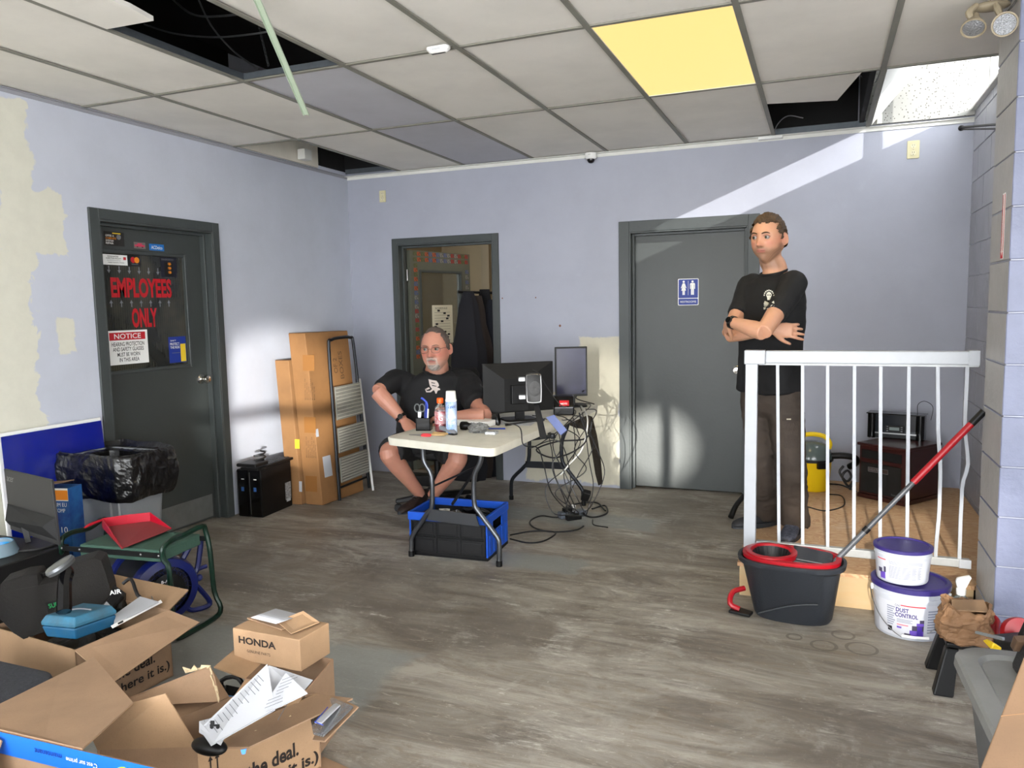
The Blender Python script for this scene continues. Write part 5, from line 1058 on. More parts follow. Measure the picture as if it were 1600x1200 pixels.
panel(t, 'flap', [A1f + up, A3f + up, A3f + up + da * .1 + Vector((0, 0, .05)), A1f + up + da * .1 + Vector((0, 0, .05))], M_c3)
FA = frame(A2f, da, (0, 0, 1)); sA = 1 if (FA.to_3x3() @ Vector((0, 0, 1))).dot(-pa) > 0 else -1
M_inkb = mat('box_ink', (34, 26, 22), .7)
LA = (A1f - A2f).length
MB().text('(Seriously, here it is.)', FA @ Matrix.Translation((LA - .475, .03, .001)), .46, .048, bold=.02).build('lettering', M_inkb, t); MB().text("Here's the deal.", FA @ Matrix.Translation((LA - .41, .095, .001)), .33, .045, bold=.02).build('lettering', M_inkb, t)
# contents
def notch_case():
    t = thing('tool_case', 'large dark blow-moulded tool case with green SUPERIOR label', 'tool case', tuple((A1f + A4f) / 2 + Vector((0, 0, .12))))
    D0 = 3.02; P = [(0, 925), (0, 912), (35, 900), (57, 897), (64, 913), (88, 908), (96, 905), (103, 885), (146, 872), (158, 876), (164, 893), (172, 920), (176, 945), (160, 962), (60, 992), (36, 1000), (20, 990), (-8, 960)]
    def pp(u, v): return PD(u, v, D0 + (u - 90) * .0022 + (950 - v) * .0012)
    pts = [pp(*q) for q in P]; n = Vector((-.55, .80, .1)).normalized()
    b = MB(); b.add(pts + [p + n * .09 for p in pts], [tuple(reversed(range(len(P)))), tuple(range(len(P), 2 * len(P)))] + [(i, (i + 1) % len(P), len(P) + (i + 1) % len(P), len(P) + i) for i in range(len(P))])
    b.build('shell', mat('case_dark', (36, 35, 35), .55, bump=.2, bscale=160), t, bevel=.010, seg=3)
    F = frame(pp(76, 957) - n * .006, pp(132, 942) - pp(76, 957), pp(76, 938) - pp(76, 957)); q = MB().box(0, .125, 0, .042, -.002, .002, F).build('label_plate', M_ink, t)
    s_ = 1 if (F.to_3x3() @ Vector((0, 0, 1))).dot(CP - F.translation) > 0 else -1
    MB().text('SUPERIOR', F @ Matrix.Translation((.008, .016, .0)), .108, .018, th=.0026 * s_, bold=.012).build('lettering', mat('print_green', (40, 170, 100), .5), q)
    b = MB(); b.tube([pp(60, 905) - n * -.03, pp(78, 893) - n * -.03, pp(98, 893) - n * -.03], .012, 8); b.build('handle', M_blk, t, smooth=True)
    return t
notch_case()
t = thing('grinder_tool', 'black power tool arm with a grey disc head', 'power tool', tuple(PD(105, 945, 2.85)))
MB().tube([PD(100, 956, 2.80), PD(101, 910, 2.86), PD(104, 895, 2.88), PD(98, 886, 2.9), PD(90, 882, 2.9)], [.026, .024, .026, .022, .016], 8, smooth=3).build('arm', M_blkg, t, smooth=True)
hc = PD(94, 884, 2.82); nh = Vector((-.25, -.35, .9)).normalized(); FH = frame(hc, nh.orthogonal(), nh.cross(nh.orthogonal())); 
MB().lathe([(0, -.012), (.050, -.012), (.054, 0), (.05, .010), (.03, .014), (0, .014)], frame(hc, Vector((1, .2, .45)), nh.cross(Vector((1, .2, .45)))), 28).build('disc', mat('disc_grey', (92, 94, 96), .3, .5), t, smooth=True)
# turquoise case
t = thing('blue_case', 'small turquoise blue plastic case lying on the moving box', 'case', tuple(PZ(120, 985, .30)))
M_tq = mat('turquoise', (12, 76, 112), .5, var=.4, vscale=14, rgb2=(60, 90, 104))
lo = quadz((68, 996, .285), (118, 1001, .285), (182, 978, .285)); lo.append(lo[0] + lo[2] - lo[1]); mid = [x + Vector((0, 0, .045)) for x in lo]; cen = sum(mid, Vector()) / 4
def grow(L, k, dz=0): c = sum(L, Vector()) / len(L); return [c + (x - c) * k + Vector((0, 0, dz)) for x in L]
b = MB(); b.rings([grow(lo, .92), grow(mid, 1.04)]); b.build('lower_half', M_tq, t, bevel=.006); b = MB(); b.rings([grow(mid, 1.05, .002), grow(mid, 1.05, .016), grow(mid, .90, .040)]); b.build('lid', mat('turquoise_dusty', (52, 78, 90), .6, var=.7, vscale=10, rgb2=(30, 112, 146)), t, bevel=.005)
b = MB(); b.tube([cen + Vector((-.03, -.02, .043)), cen + Vector((0, .005, .043)), cen + Vector((.05, .012, .043))], .003, 5, smooth=3); b.build('scratch', M_wdim, t)
# dark odds filling the box, binder, papers
crumple('dark_bag', (A1f + A4f) / 2 + Vector((0, 0, .14)), .165, M_blks, 'dark jumble of cloth bags filling the moving box', 'bag', (.9, 1, .55), 6, 14, .3)
o = tag(MB().slab([PD(150, 952, 3.1), PD(165, 962, 3.05), PD(195, 930, 3.2), PD(182, 920, 3.25)], -.04).build('nozzle_tool', M_blk, bevel=.01), 'black plastic tool with hose fitting beside the case', 'tool')
t = thing('battery_tool', 'black tool with AIR badge wedged behind the binder', 'tool', tuple(PD(175, 925, 3.25))); b = MB(); b.slab([PD(150, 960, 3.15), PD(190, 950, 3.12), PD(196, 925, 3.25), PD(168, 905, 3.32)], -.05); b.build('body', M_blks, t, bevel=.008)
Fb = frame(PD(172, 930, 3.10), PD(188, 927, 3.10) - PD(172, 930, 3.10), PD(172, 920, 3.10) - PD(172, 930, 3.10)); MB().text('AIR', Fb, .048, .018, th=.002, bold=.012).build('lettering', M_wht, t)
b = MB(); b.tube([PD(192, 912, 3.25), PD(205, 905, 3.25), PD(215, 930, 3.2), PD(228, 940, 3.2)], .008, 6, smooth=3); b.build('hose', M_cab, t, smooth=True)
b = PD(160, 950, 3.02); tag(MB().slab([PD(157, 952, 3.0), PD(170, 955, 2.99), PD(177, 951, 2.99), PD(167, 940, 3.03)], .002).build('warning_tag', M_paper), 'small white printed tag lying behind the turquoise case', 'tag')
t = thing('ring_binder', 'white ring binder with papers lying in moving box', 'binder', tuple(PZ(215, 958, .30)))
MB().slab([PZ(176, 982, .30), PZ(253, 942, .30), PZ(250, 938, .31), PZ(173, 978, .31)], .004).build('cover_edge', M_white, t); MB().slab([PZ(180, 962, .305), PZ(178, 978, .305), PZ(248, 942, .31), PZ(219, 934, .31)], .006).build('papers', M_paper, t)
MB().tube([PD(237, 932, 3.15), PD(241, 943, 3.1)], .002, 5).build('ring', M_steel, t); MB().slab([PZ(185, 976, .316), PZ(193, 972, .316), PZ(192, 970, .316), PZ(184, 974, .316)], .002).build('clip', M_ink, t)
# ---- upholstered dark stool top at left
t = thing('upholstered_stool', 'dark grey fabric stool top at the lower left edge', 'stool', (1.35, -4.55, 0))
c78 = PZ(80, 1062, .28); MB().rbox(c78.x - .50, c78.x, c78.y - .55, c78.y + .035, [(.20, .0), (.26, -.004), (.283, .004), (.292, .02)], .06).build('cushion', mat('dark_fabric', (52, 54, 60), .95, bump=.6, bscale=420, var=.4, vscale=90, rgb2=(78, 80, 88)), t, smooth=True)
for dx, dy in ((-.06, -.04), (-.44, -.04), (-.06, -.49), (-.44, -.49)): MB().tube([(c78.x + dx, c78.y + dy, .2), (c78.x + dx, c78.y + dy, .0)], .018, 8).build('leg', M_blk, t, smooth=True)
# ---- Honda parts box on an open carton
t = thing('open_carton', 'open brown carton with cables under the parts box', 'cardboard box', (2.33, -3.87, 0)); hB = .265
C0_, C1q, C2q = PZ(384, 1060, hB), PZ(472, 1086, hB), PZ(519, 1030, hB)
C1q = PZ(478, 1078, hB); C3q = C0_ + C2q - C1q
for nm, p, q in (('side_panel', C0_, C1q), ('side_panel', C1q, C2q), ('side_panel', C2q, C3q), ('side_panel', C3q, C0_)): panel(t, nm, [Vector((p.x, p.y, .002)), Vector((q.x, q.y, .002)), Vector((q.x, q.y, hB)), Vector((p.x, p.y, hB))], M_c1)
wv = (C0_ - C1q); L0, L1 = C0_ + wv * .55, C3q + wv * .55
panel(t, 'flap', [C0_, L0 + Vector((0, 0, .02)), L1 + Vector((0, 0, .02)), C3q], M_c2)
panel(t, 'flap', [C1q + Vector((0, 0, .0)), C1q + (C1q - C2q) * .35 + Vector((0, 0, -.02)), C0_ + (C1q - C2q) * .35 + Vector((0, 0, -.02)), C0_], M_c2)
panel(t, 'bottom_panel', [Vector((p.x, p.y, .004)) for p in (C0_, C1q, C2q, C3q)], M_c3)
hT = hB + .115
G0, G1, G2 = PZ(363, 981, hT), PZ(468, 1000, hT), PZ(514, 973, hT); G3 = G0 + G2 - G1
t = thing('parts_box', 'closed brown HONDA genuine parts box with papers on top', 'cardboard box', tuple((G0 + G2) / 2 - Vector((0, 0, .115))))
b = MB(); b.rings([[Vector((p.x, p.y, z)) for p in (G0, G1, G2, G3)] for z in (hB + .003, hT)]); b.build('body', M_c2, t, bevel=.003)
FG = frame(Vector((G0.x, G0.y, hB + .003)), Vector((G1.x - G0.x, G1.y - G0.y, 0)), (0, 0, 1)); LG = (Vector((G1.x, G1.y, 0)) - Vector((G0.x, G0.y, 0))).length
MB().text('HONDA', FG @ Matrix.Translation((LG * .09, .062, .0)), LG * .56, .026, bold=.035).build('lettering', M_inkb, t); MB().text('GENUINE PARTS', FG @ Matrix.Translation((LG * .21, .034, .0)), LG * .35, .010, bold=.0).build('lettering', M_inkb, t)
MB().box(0, LG, 0, .0, 0, 0) if False else None
sheet('envelope', [PZ(386, 967, hT + .002), PZ(440, 985, hT + .002), PZ(470, 975, hT + .004), PZ(416, 958, hT + .004)], 'brown envelope lying flat on the parts box', M_c1, 'envelope', .004)
sheet('envelope', [PZ(433, 972, hT + .010), PZ(455, 991, hT + .006), PZ(499, 973, hT + .008), PZ(474, 956, hT + .03)], 'small brown printed envelope at front of parts box top', M_c2, 'envelope', .004)
t = tag(MB().grid(lambda i, j: PZ(391 + 40 * i + 40 * j + 0 * i, 965 - 14 * j + 10 * i, hT + .014 + .012 * math.sin(j * 4)), 3, 8).build('shipping_note', M_paper, solid=.001), 'curled white printed note on top of the parts box', 'paper')
b = MB(); F = frame(PZ(424, 969, hT + .03), PZ(440, 960, hT + .03) - PZ(424, 969, hT + .03), Vector((0, .2, 1)))
# car charger / cables in the left part of the open carton
pc_ = (L0 + L1) / 2 + (C1q - C0_) * .25; ring_c = PD(363, 1068, 2.55)
t = thing('cable_coil', 'coil of black cable with plug left of the open carton', 'cable', (ring_c.x, ring_c.y, hB))
MB().tube([PD(363 + 17 * math.cos(a) + 2 * math.sin(3 * a), 1070 + 13 * math.sin(a), 2.60 - .03 * math.cos(a) + .01 * k / 8) for k, a in enumerate([k * PI / 6 for k in range(26)])], .008, 6).build('cable', M_cab, t, smooth=True)
MB().slab([PD(345, 1100, 2.5), PD(372, 1108, 2.5), PD(385, 1075, 2.58), PD(352, 1068, 2.6)], -.03).build('device', M_blk, t, bevel=.006); MB().slab([PD(349, 1096, 2.49), PD(364, 1099, 2.49), PD(370, 1088, 2.50), PD(355, 1086, 2.50)], .003).build('blue_label', mat('label_blue', (70, 120, 170), .4), t); MB().slab([PD(342, 1075, 2.55), PD(350, 1078, 2.55), PD(352, 1088, 2.53), PD(344, 1086, 2.53)], .003).build('red_patch', M_red, t)
# metal plates in the box to the right
t = thing('metal_plates', 'stack of silver plates in clear sleeve right of the box', 'plates', tuple(PZ(515, 1130, .18)))
MB().slab([PD(490, 1148, 2.22), PD(505, 1152, 2.2), PD(552, 1106, 2.32), PD(520, 1092, 2.42), PD(485, 1120, 2.35)], .006).build('sleeve', mat('brushed_plate', (170, 172, 174), .25, .8, bump=.3, bscale=30), t); MB().slab([PD(492, 1130, 2.25), PD(503, 1131, 2.24), PD(532, 1103, 2.34), PD(524, 1100, 2.38)], .004).build('card', M_paper, t); MB().tube([PD(512, 1105, 2.3), PD(492, 1128, 2.2), PD(505, 1133, 2.19)], .002, 4).build('blue_corner', M_bl, t)
panel(bA if False else t, 'cardboard_backing', [PD(488, 1156, 2.22), PD(507, 1158, 2.20), PD(560, 1104, 2.33), PD(520, 1086, 2.45)], M_c1, -.004)
# ---- box B : torn open box with papers
Nn, Rr = PZ(308, 1167, .25), PZ(497, 1084, .25); dB = (Rr - Nn).normalized(); Ll = PZ(160, 1172, .25); Kk = Rr + (Ll - Nn) * 1.0
Ll = PZ(152, 1172, .24); Kk = Rr + (Ll - Nn)
t = thing('moving_box', 'torn open brown moving box full of papers', 'cardboard box', tuple((Nn + Kk) / 2 - Vector((0, 0, .25)))); bB = t
G = lambda p: Vector((p.x, p.y, .002))
for p, q in ((Nn, Rr), (Rr, Kk), (Kk, Ll), (Ll, Nn)): panel(t, 'side_panel', [G(p), G(q), q, p], M_c2 if p is Nn else M_c1, -CT)
panel(t, 'bottom_panel', [G(Nn), G(Rr), G(Kk), G(Ll)], M_c3)
panel(t, 'flap', [Nn, Rr, PZ(551, 1091, .262), PZ(389, 1167, .262)], M_c1)
panel(t, 'flap', [Nn, Ll, PD(127, 1119, 2.20), PD(258, 1084, 2.17)], M_c2)
torn = [Kk, Ll, PD(160, 1106, 2.33), PD(190, 1090, 2.36), PD(235, 1075, 2.40), PD(262, 1066, 2.42), PD(290, 1048, 2.44), PD(328, 1040, 2.44), PD(336, 1058, 2.42), PD(342, 1095, 2.38)]
panel(t, 'flap', [torn[0], torn[1], torn[2], torn[5], torn[7], torn[8], torn[9]], M_c1)
random.seed(4)
def torn_edge(A_, B_, n=9, r=.006):
    b = MB(); prev = None; P = [A_ + (B_ - A_) * (i / n) + Vector((random.uniform(-r, r), random.uniform(-r, r), random.uniform(-.2 * r, r * 1.6))) for i in range(n + 1)]
    for i in range(n): b.slab([A_ + (B_ - A_) * (i / n) - Vector((0, 0, .006)), A_ + (B_ - A_) * ((i + 1) / n) - Vector((0, 0, .006)), P[i + 1], P[i]], .003)
    return b.build('torn_edge', M_torn, t)
torn_edge(torn[2], torn[3]); torn_edge(torn[6] + Vector((0, 0, .0)), torn[7], 8, .012); torn_edge(torn[7], torn[9], 9, .005); torn_edge(Nn + (Rr - Nn) * .3 + Vector((.04, -.05, .0)), Nn + (Rr - Nn) * .75 + Vector((.045, -.055, 0)), 8, .005); torn_edge(PD(127, 1120, 2.19), PD(140, 1146, 2.19), 5, .003)
FBm = frame(G(Nn), dB, (0, 0, 1)); LB = (Rr - Nn).length
MB().text("Here's the deal.", FBm @ Matrix.Translation((LB - .40, .078, .001)), .32, .050, bold=.03).build('lettering', M_inkb, t); MB().text('(Seriously, here it is.)', FBm @ Matrix.Translation((LB - .49, .015, .001)), .48, .050, bold=.03).build('lettering', M_inkb, t)
b = MB()
for x in (.035, .055): b.prism([(x - .002, .15), (x + .002, .15), (x + .002, .19), (x + .007, .19), (x, .205), (x - .007, .19), (x - .002, .19)], FBm @ Matrix.Translation((0, 0, .001)), .0005)
b.build('up_arrows', M_inkb, t); MB().box(.02, .075, .138, .143, .001, .0015, FBm).build('arrow_bar', M_inkb, t)
MB().slab([PD(376, 1172, 1.86), PD(385, 1170, 1.86), PD(383, 1178, 1.86), PD(378, 1179, 1.86)], .002).build('blue_tape', mat('tape_blue', (50, 110, 210), .5), t)
# papers
def sheetp(P, label, lines=0, m=None):
    o = tag(MB().slab(P, .002).build('paper_sheet', m or M_paper), label, 'paper', 'paper documents in the torn box')
    a, b_, c_, d_ = [Vector(p) for p in P]; nn = (b_ - a).cross(d_ - a).normalized(); nn = nn if nn.dot(CP - a) > 0 else -nn
    if lines:
        q = MB(); random.seed(lines)
        for k in range(lines):
            f = .12 + .76 * k / lines; g0 = random.uniform(.08, .3); g1 = random.uniform(.5, .92)
            p0 = a + (d_ - a) * f + (b_ - a) * g0 + nn * .0035; p1 = a + (d_ - a) * f + (b_ - a) * g1 + nn * .0035; w_ = (d_ - a).normalized() * .0016
            q.slab([p0, p1, p1 + w_, p0 + w_], .0003)
        q.build('print', mat('print_grey_dark', (90, 92, 98), .6), o)
    return o
sheetp([PD(312, 1140, 2.10), PD(330, 1166, 2.02), PD(430, 1110, 2.16), PD(418, 1038, 2.30)], 'white printed document standing highest in the torn box', 14)
sheetp([PD(420, 1040, 2.33), PD(370, 1120, 2.2), PD(470, 1085, 2.25), PD(489, 1063, 2.32)], 'white document fanned out behind towards the parts box', 7)
sheetp([PD(400, 1120, 2.14), PD(440, 1104, 2.16), PD(481, 1084, 2.2), PD(447, 1052, 2.28)], 'white form at the right of the fanned documents', 8)
sheetp([PD(311, 1128, 2.13), PD(311, 1145, 2.09), PD(345, 1165, 2.02), PD(372, 1112, 2.2)], 'white sheet with a small antique car drawing at lower left', 3)
b = MB(); Fc = frame(PD(328, 1136, 2.03), PD(344, 1136, 2.03) - PD(328, 1136, 2.03), (0, 0, 1)); b.box(0, .026, .002, .008, 0, .001, Fc); b.box(.002, .013, .008, .018, 0, .001, Fc); b.lathe([(0, 0), (.005, 0), (.005, .001), (0, .001)], Fc @ Matrix.Translation((.005, 0, 0)), 10); b.lathe([(0, 0), (.005, 0), (.005, .001), (0, .001)], Fc @ Matrix.Translation((.021, 0, 0)), 10); o_ = b.build('car_drawing', M_ink, [o for o in COL.objects if o.name.startswith('paper_sheet') and 'antique' in o.get('label', '')][0])
t = thing('leather_case', 'black curved case edge poking out of the torn box', 'case', tuple(PD(325, 1160, 1.98))); MB().sphere(PD(327, 1166, 2.10), .05, 12, (1.15, .6, .42)).build('edge', M_blk, t, smooth=True)
# ---- box D : box with blue rim at the very bottom left
t = thing('delivery_box', 'open brown box with bright blue printed rim at bottom left', 'cardboard box', (2.0, -4.85, 0)); zD = .42; a, b_ = PZ(-60, 1128, zD), PZ(300, 1212, zD); dd = (b_ - a).normalized(); pp_ = Vector((dd.y, -dd.x, 0)); dD = .34
pan = lambda P, m, nm='side_panel', th=CT: panel(t, nm, P, m, th)
pan([G(a), G(b_), b_, a], M_c1); pan([G(b_), G(b_ + pp_ * dD), b_ + pp_ * dD, b_], M_c1); pan([G(a), G(a + pp_ * dD), a + pp_ * dD, a], M_c2); pan([G(a + pp_ * dD), G(b_ + pp_ * dD), b_ + pp_ * dD, a + pp_ * dD], M_c1)
MB().slab([a + pp_ * .007 - Vector((0, 0, .055)), b_ + pp_ * .007 - Vector((0, 0, .055)), b_ + pp_ * .007 + Vector((0, 0, .003)), a + pp_ * .007 + Vector((0, 0, .003))], .001).build('blue_band', mat('band_blue', (30, 104, 214), .4), t)
FD = frame(b_ + pp_ * .010 - Vector((0, 0, .028)), -dd, (0, 0, -1)); LD = (b_ - a).length
FD2 = frame(a + pp_ * .0085, dd, (0, 0, 1))
nn = FD2.to_3x3() @ Vector((0, 0, 1)); s_ = 1 if nn.dot(pp_) > 0 else -1
def up_down(s, x, w_, h_, m): 
    M = FD2 @ Matrix.Translation((x, -.016, 0)) @ Matrix.Rotation(PI, 4, 'Z'); MB().text(s, M, w_, h_, th=.0015 * s_).build('lettering', m, t)
up_down("C'est sur prime", .475, .10, .016, M_wht); up_down('maintenant', .36, .09, .014, mat('band_navy', (14, 40, 110), .5))
F4 = a + dd * .56; MB().lathe([(0, 0), (.035, 0), (.035, .002), (0, .002)], frame(F4 + pp_ * .010 - Vector((0, 0, .045)), dd, (0, 0, 1)), 20).build('lime_sticker', mat('lime', (206, 230, 40), .5), t)
pan([a + dd * .0, a + dd * .42, PZ(208, 1100, .40), PZ(147, 1029, .36), PZ(-40, 1122, .40)], M_c1, 'flap')
pan([a + dd * .14 + pp_ * .02, a + dd * .17 + pp_ * .02 + Vector((0, 0, -.01)), a + dd * .19 + pp_ * .10 - Vector((0, 0, .12)), a + dd * .05 + pp_ * .10 - Vector((0, 0, .12))], M_c2, 'flap')
tag(MB().slab([PZ(478, 1216, .004), PZ(505, 1182, .004), PZ(545, 1200, .004), PZ(560, 1240, .004)], .006).build('cardboard_sheet', M_c1), 'loose brown cardboard piece on floor in front of the boxes', 'cardboard')
# ================================================================== RIGHT-HAND SIDE
PT = .17; PX0 = 3.575
def ply_mat():
    m, nt, b = node_mat('plywood'); pos = worldpos(nt, (1.0, 3.2, 1)); n1 = noise_out(nt, pos, 3.0, 4, .55, 1.6)
    rings = mth(nt, 'SINE', mth(nt, 'MULTIPLY', n1, 60)); c = mixrgb(nt, ramp(nt, rings, -.4, 1.0), lin((196, 162, 124)), lin((176, 134, 98)))
    n2 = noise_out(nt, worldpos(nt), 7, 8, .7); c = mixrgb(nt, ramp(nt, n2, .55, .75, 0, .6), c, lin((206, 184, 158)))
    nt.links.new(c, b.inputs['Base Color']); b.inputs['Roughness'].default_value = .65; add_bump(nt, b, n1, .15, .004); return m
M_ply = ply_mat(); M_lum = mat('lumber', (176, 152, 116), .65, var=.6, vscale=5, rgb2=(180, 146, 100), stretch=(1, 1, 5))
pf = bpy.data.objects.new('platform', None); COL.objects.link(pf); pf.location = (4.2, -1, 0); tag(pf, 'low plywood platform floor behind the white railing', 'platform')
YF = -2.045
MB().box(PX0, 4.0, YF, -.002, PT - .018, PT).build('plywood_sheet', M_ply, pf); MB().box(4.004, XR - .006, YF, -.002, PT - .018, PT).build('plywood_sheet', M_ply, pf)
MB().box(PX0 + .01, XP + .0, YF + .004, YF + .042, 0, PT - .019).build('front_board', M_lum, pf, bevel=.002); MB().box(PX0 + .01, PX0 + .048, YF + .043, -.01, 0, PT - .019).build('side_board', M_lum, pf, bevel=.002)
for x in (4.0, 4.4): MB().box(x, x + .038, YF + .05, -.02, 0, PT - .019).build('joist', M_lum, pf)
# railing
M_rail = mat('white_rail', (172, 175, 180), .35, var=.1, vscale=20); M_gal2 = mat('bare_rail', (172, 174, 174), .45, .2, var=.4, vscale=16, rgb2=(140, 140, 140))
RY = -1.96
pT, pB = PY(1187, 548, RY), PY(1187, 866, RY); zt = PY(1187, 548, RY).z; zb = PT
x0 = PY(1162, 700, RY).x; x1 = PY(1184, 700, RY).x; xr_ = XP - .001
t = thing('railing', 'white metal railing across the front of plywood platform', 'railing', ((x0 + xr_) / 2, RY, PT))
MB().box(x0 + .004, x1 - .006, RY, RY + .05, zb + .001, zt - .04).build('post', M_rail, t, bevel=.003)
MB().box(x0 - .002, x1 + .030, RY - .006, RY + .056, zt - .068, zt + .002).build('corner_cap', M_rail, t, bevel=.004)
MB().box(x1 + .030, XP - .001, RY - .002, RY + .052, zt - .062, zt).build('top_rail', M_rail, t, bevel=.006)
MB().box(x1 - .0, XP - .001, RY + .012, RY + .040, zt - .072, zt - .062).build('under_channel', M_gal2, t)
zr0 = PY(1240, 863, RY).z; MB().box(x1 - .002, XP - .004, RY + .010, RY + .042, zr0 + .0, zr0 + .038).build('bottom_rail', M_gal2, t, bevel=.002)
MB().box(x1 - .004, x1 + .035, RY + .004, RY + .010, zr0 - .002, zr0 + .036).build('bracket', M_rail, t, bevel=.002); MB().box(XP - .05, XP, RY + .003, RY + .012, zr0 - .002, zr0 + .040).build('bracket', M_rail, t, bevel=.002); MB().box(XP - .045, XP, RY - .006, RY + .056, zt - .066, zt + .004).build('bracket', M_rail, t, bevel=.002)
MB().lathe([(0, 0), (.006, 0), (.005, .003), (0, .004)], frame((x1 + .018, RY + .004, zr0 + .016), (1, 0, 0), (0, 0, 1)), 8).build('bolt', M_steel, t)
bent = {6: [(0, 0), (.004, .3), (.016, .55), (.014, .7), (0, 1)], 7: [(0, 0), (-.005, .3), (.010, .5), (-.012, .62), (-.016, .85), (-.018, 1)]}
for k, (ut, ub) in enumerate(((1215, 1217), (1254, 1254), (1293, 1293), (1335, 1334), (1376, 1375), (1420, 1417), (1465, 1462), (1511, 1506))):
    a, c = PY(ut, 572, RY + .026), PY(ub, 862, RY + .026); a.z = zt - .064; c.z = zr0 + .03; P = []
    for dx, f in bent.get(k, [(0, 0), (0, 1)]): q = a + (c - a) * f; q.x += dx; P.append(q)
    b = MB(); hw = .0075
    if k in bent: 
        P2 = []; 
        for i in range(25):
            f = i / 24; L_ = bent[k]; j = max(n for n in range(len(L_)) if L_[n][1] <= f + 1e-9); j = min(j, len(L_) - 2); s = (f - L_[j][1]) / (L_[j + 1][1] - L_[j][1]); s = s * s * (3 - 2 * s); q = a + (c - a) * f; q.x += L_[j][0] + (L_[j + 1][0] - L_[j][0]) * s; P2.append(q)
        P = P2
    b.rings([[q + Vector(d) for d in ((-hw, -hw, 0), (hw, -hw, 0), (hw, hw, 0), (-hw, hw, 0))] for q in P]); b.build('baluster', M_rail, t)
# ---- heater, radio, vacuum in the alcove
M_cherry = mat('cherry_wood', (58, 20, 18), .3, var=.6, vscale=4, rgb2=(40, 14, 14), stretch=(1, 1, .3), coat=.4)
h0, h1 = PZ(1340, 776, PT), PZ(1412, 792, PT); hz_ = math.atan2(h1.y - h0.y, h1.x - h0.x); HW = (h1 - h0).length; HD = .38; HH = .37
t = thing('space_heater', 'cherry wood cabinet heater with dark grille on platform', 'heater', tuple(h0), hz_); M = WM(t)
MB().box(0, HW, .01, HD, 0.03, HH - .02, M).build('cabinet', M_cherry, t, bevel=.004); MB().box(-.012, HW + .012, -.006, HD + .01, HH - .02, HH, M).build('top', M_cherry, t, bevel=.006, seg=3); MB().box(-.006, HW + .006, .0, HD, 0.002, .03, M).build('plinth', M_cherry, t, bevel=.003)
MB().box(.018, HW - .028, .004, .011, HH - .10, HH - .045, M).build('outlet_slot', M_dark, t); MB().box(.015, HW - .025, .003, .011, HH - .125, HH - .105, M).build('ledge', M_cherry, t, bevel=.002)
MB().box(.018, HW - .028, .002, .011, .045, HH - .13, M).build('grille', mat('grille_dark', (26, 26, 26), .6, bump=.8, bscale=500), t)
q = MB().box(.07, .21, .0005, .002, HH - .185, HH - .155, M).build('name_plate', mat('plate_dark', (60, 46, 42), .4), t)
b = MB(); 
for r in ((.07, .21, HH - .157, HH - .155), (.07, .21, HH - .185, HH - .183), (.07, .072, HH - .185, HH - .155), (.208, .21, HH - .185, HH - .155)): b.box(r[0], r[1], -.0005, .0006, r[2], r[3], M)
b.build('plate_rim', M_wdim, q); MB().text('HEATER', M @ frame((.08, .0, HH - .177), (1, 0, 0), (0, 0, 1)), .08, .014).build('lettering', M_wdim, q)
MB().text('PureHeat' if False else 'heat', M @ frame((HW - .085, .001, .055), (1, 0, 0), (0, 0, 1)), .045, .012).build('lettering', M_wdim, t)
zR = PT + HH; r0, r1 = PZ(1354, 683, zR), PZ(1443, 690, zR); rr = math.atan2(r1.y - r0.y, r1.x - r0.x); RW = (r1 - r0).length
t = thing('radio', 'wide black radio boombox standing on the cherry heater', 'radio', tuple(r0), rr); M = WM(t); RH = .165
MB().box(.03, RW - .03, .02, .13, .001, RH, M).build('body', M_blk, t, bevel=.004)
for x in (0, RW - .05): MB().rbox(x, x + .05, .0, .12, [(.001, 0), (RH, 0)], .02, M).build('speaker_end', M_blkg, t, smooth=True)
MB().box(.05, RW - .05, .012, .022, .03, RH - .008, M).build('front_panel', mat('radio_panel', (34, 38, 44), .15, coat=.5), t); MB().box(-.004, RW + .004, -.004, .13, RH, RH + .006, M).build('top_lip', M_blkg, t)
MB().box(.05, RW - .02, .008, .013, .032, .040, M).build('chrome_strip', M_steel, t); q = MB().box(RW * .33, RW * .33 + .115, .002, .013, .045, .090, M).build('head_unit', M_blk, t, bevel=.003)
MB().box(RW * .33 + .025, RW * .33 + .085, .0005, .003, .060, .080, M).build('display', mat('lcd', (120, 130, 128), .3), q); b = MB()
for x in (.008, .095): 
    for z in (.052, .066, .080): b.box(RW * .33 + x, RW * .33 + x + .010, .0, .002, z, z + .006, M)
b.build('buttons', M_wdim, q)
b = MB(); b.tube([M @ Vector((RW - .06, .13, RH)), M @ Vector((RW - .06, .14, RH + .06)), M @ Vector((RW - .02, .14, RH + .085)), M @ Vector((RW + .03, .13, RH + .05)), M @ Vector((RW + .02, .14, RH - .04))], .002, 5, smooth=6); b.build('aerial_wire', M_cab, t)
vc = PZ(1268, 770, PT) + Vector((0, .12, 0)); t = thing('vacuum', 'yellow and black wet and dry vacuum behind the standing man', 'vacuum cleaner', tuple(vc)); Mv = Matrix.Translation(vc); M_yel = mat('yellow_plastic', (238, 200, 20), .4)
MB().lathe([(0, .002), (.105, .002), (.11, .01), (.125, .20), (.128, .205), (0, .205)], Mv, 32).build('tank', M_yel, t, smooth=True); MB().lathe([(0, .205), (.132, .205), (.134, .215), (.13, .25), (.10, .31), (.06, .335), (0, .34)], Mv, 32).build('motor_head', mat('grey_green_gloss', (84, 96, 94), .2, coat=.6), t, smooth=True); MB().lathe([(.133, .207), (.136, .209), (.136, .222), (.133, .224)], Mv, 32, cap=False).build('band', M_blk, t, smooth=True)
MB().tube([vc + Vector(q) for q in ((-.09, -.0, .31), (-.085, -.0, .36), (-.02, -.0, .385), (.07, 0, .375), (.11, 0, .33), (.105, 0, .29))], .016, 8, smooth=3).build('handle', M_yel, t, smooth=True)
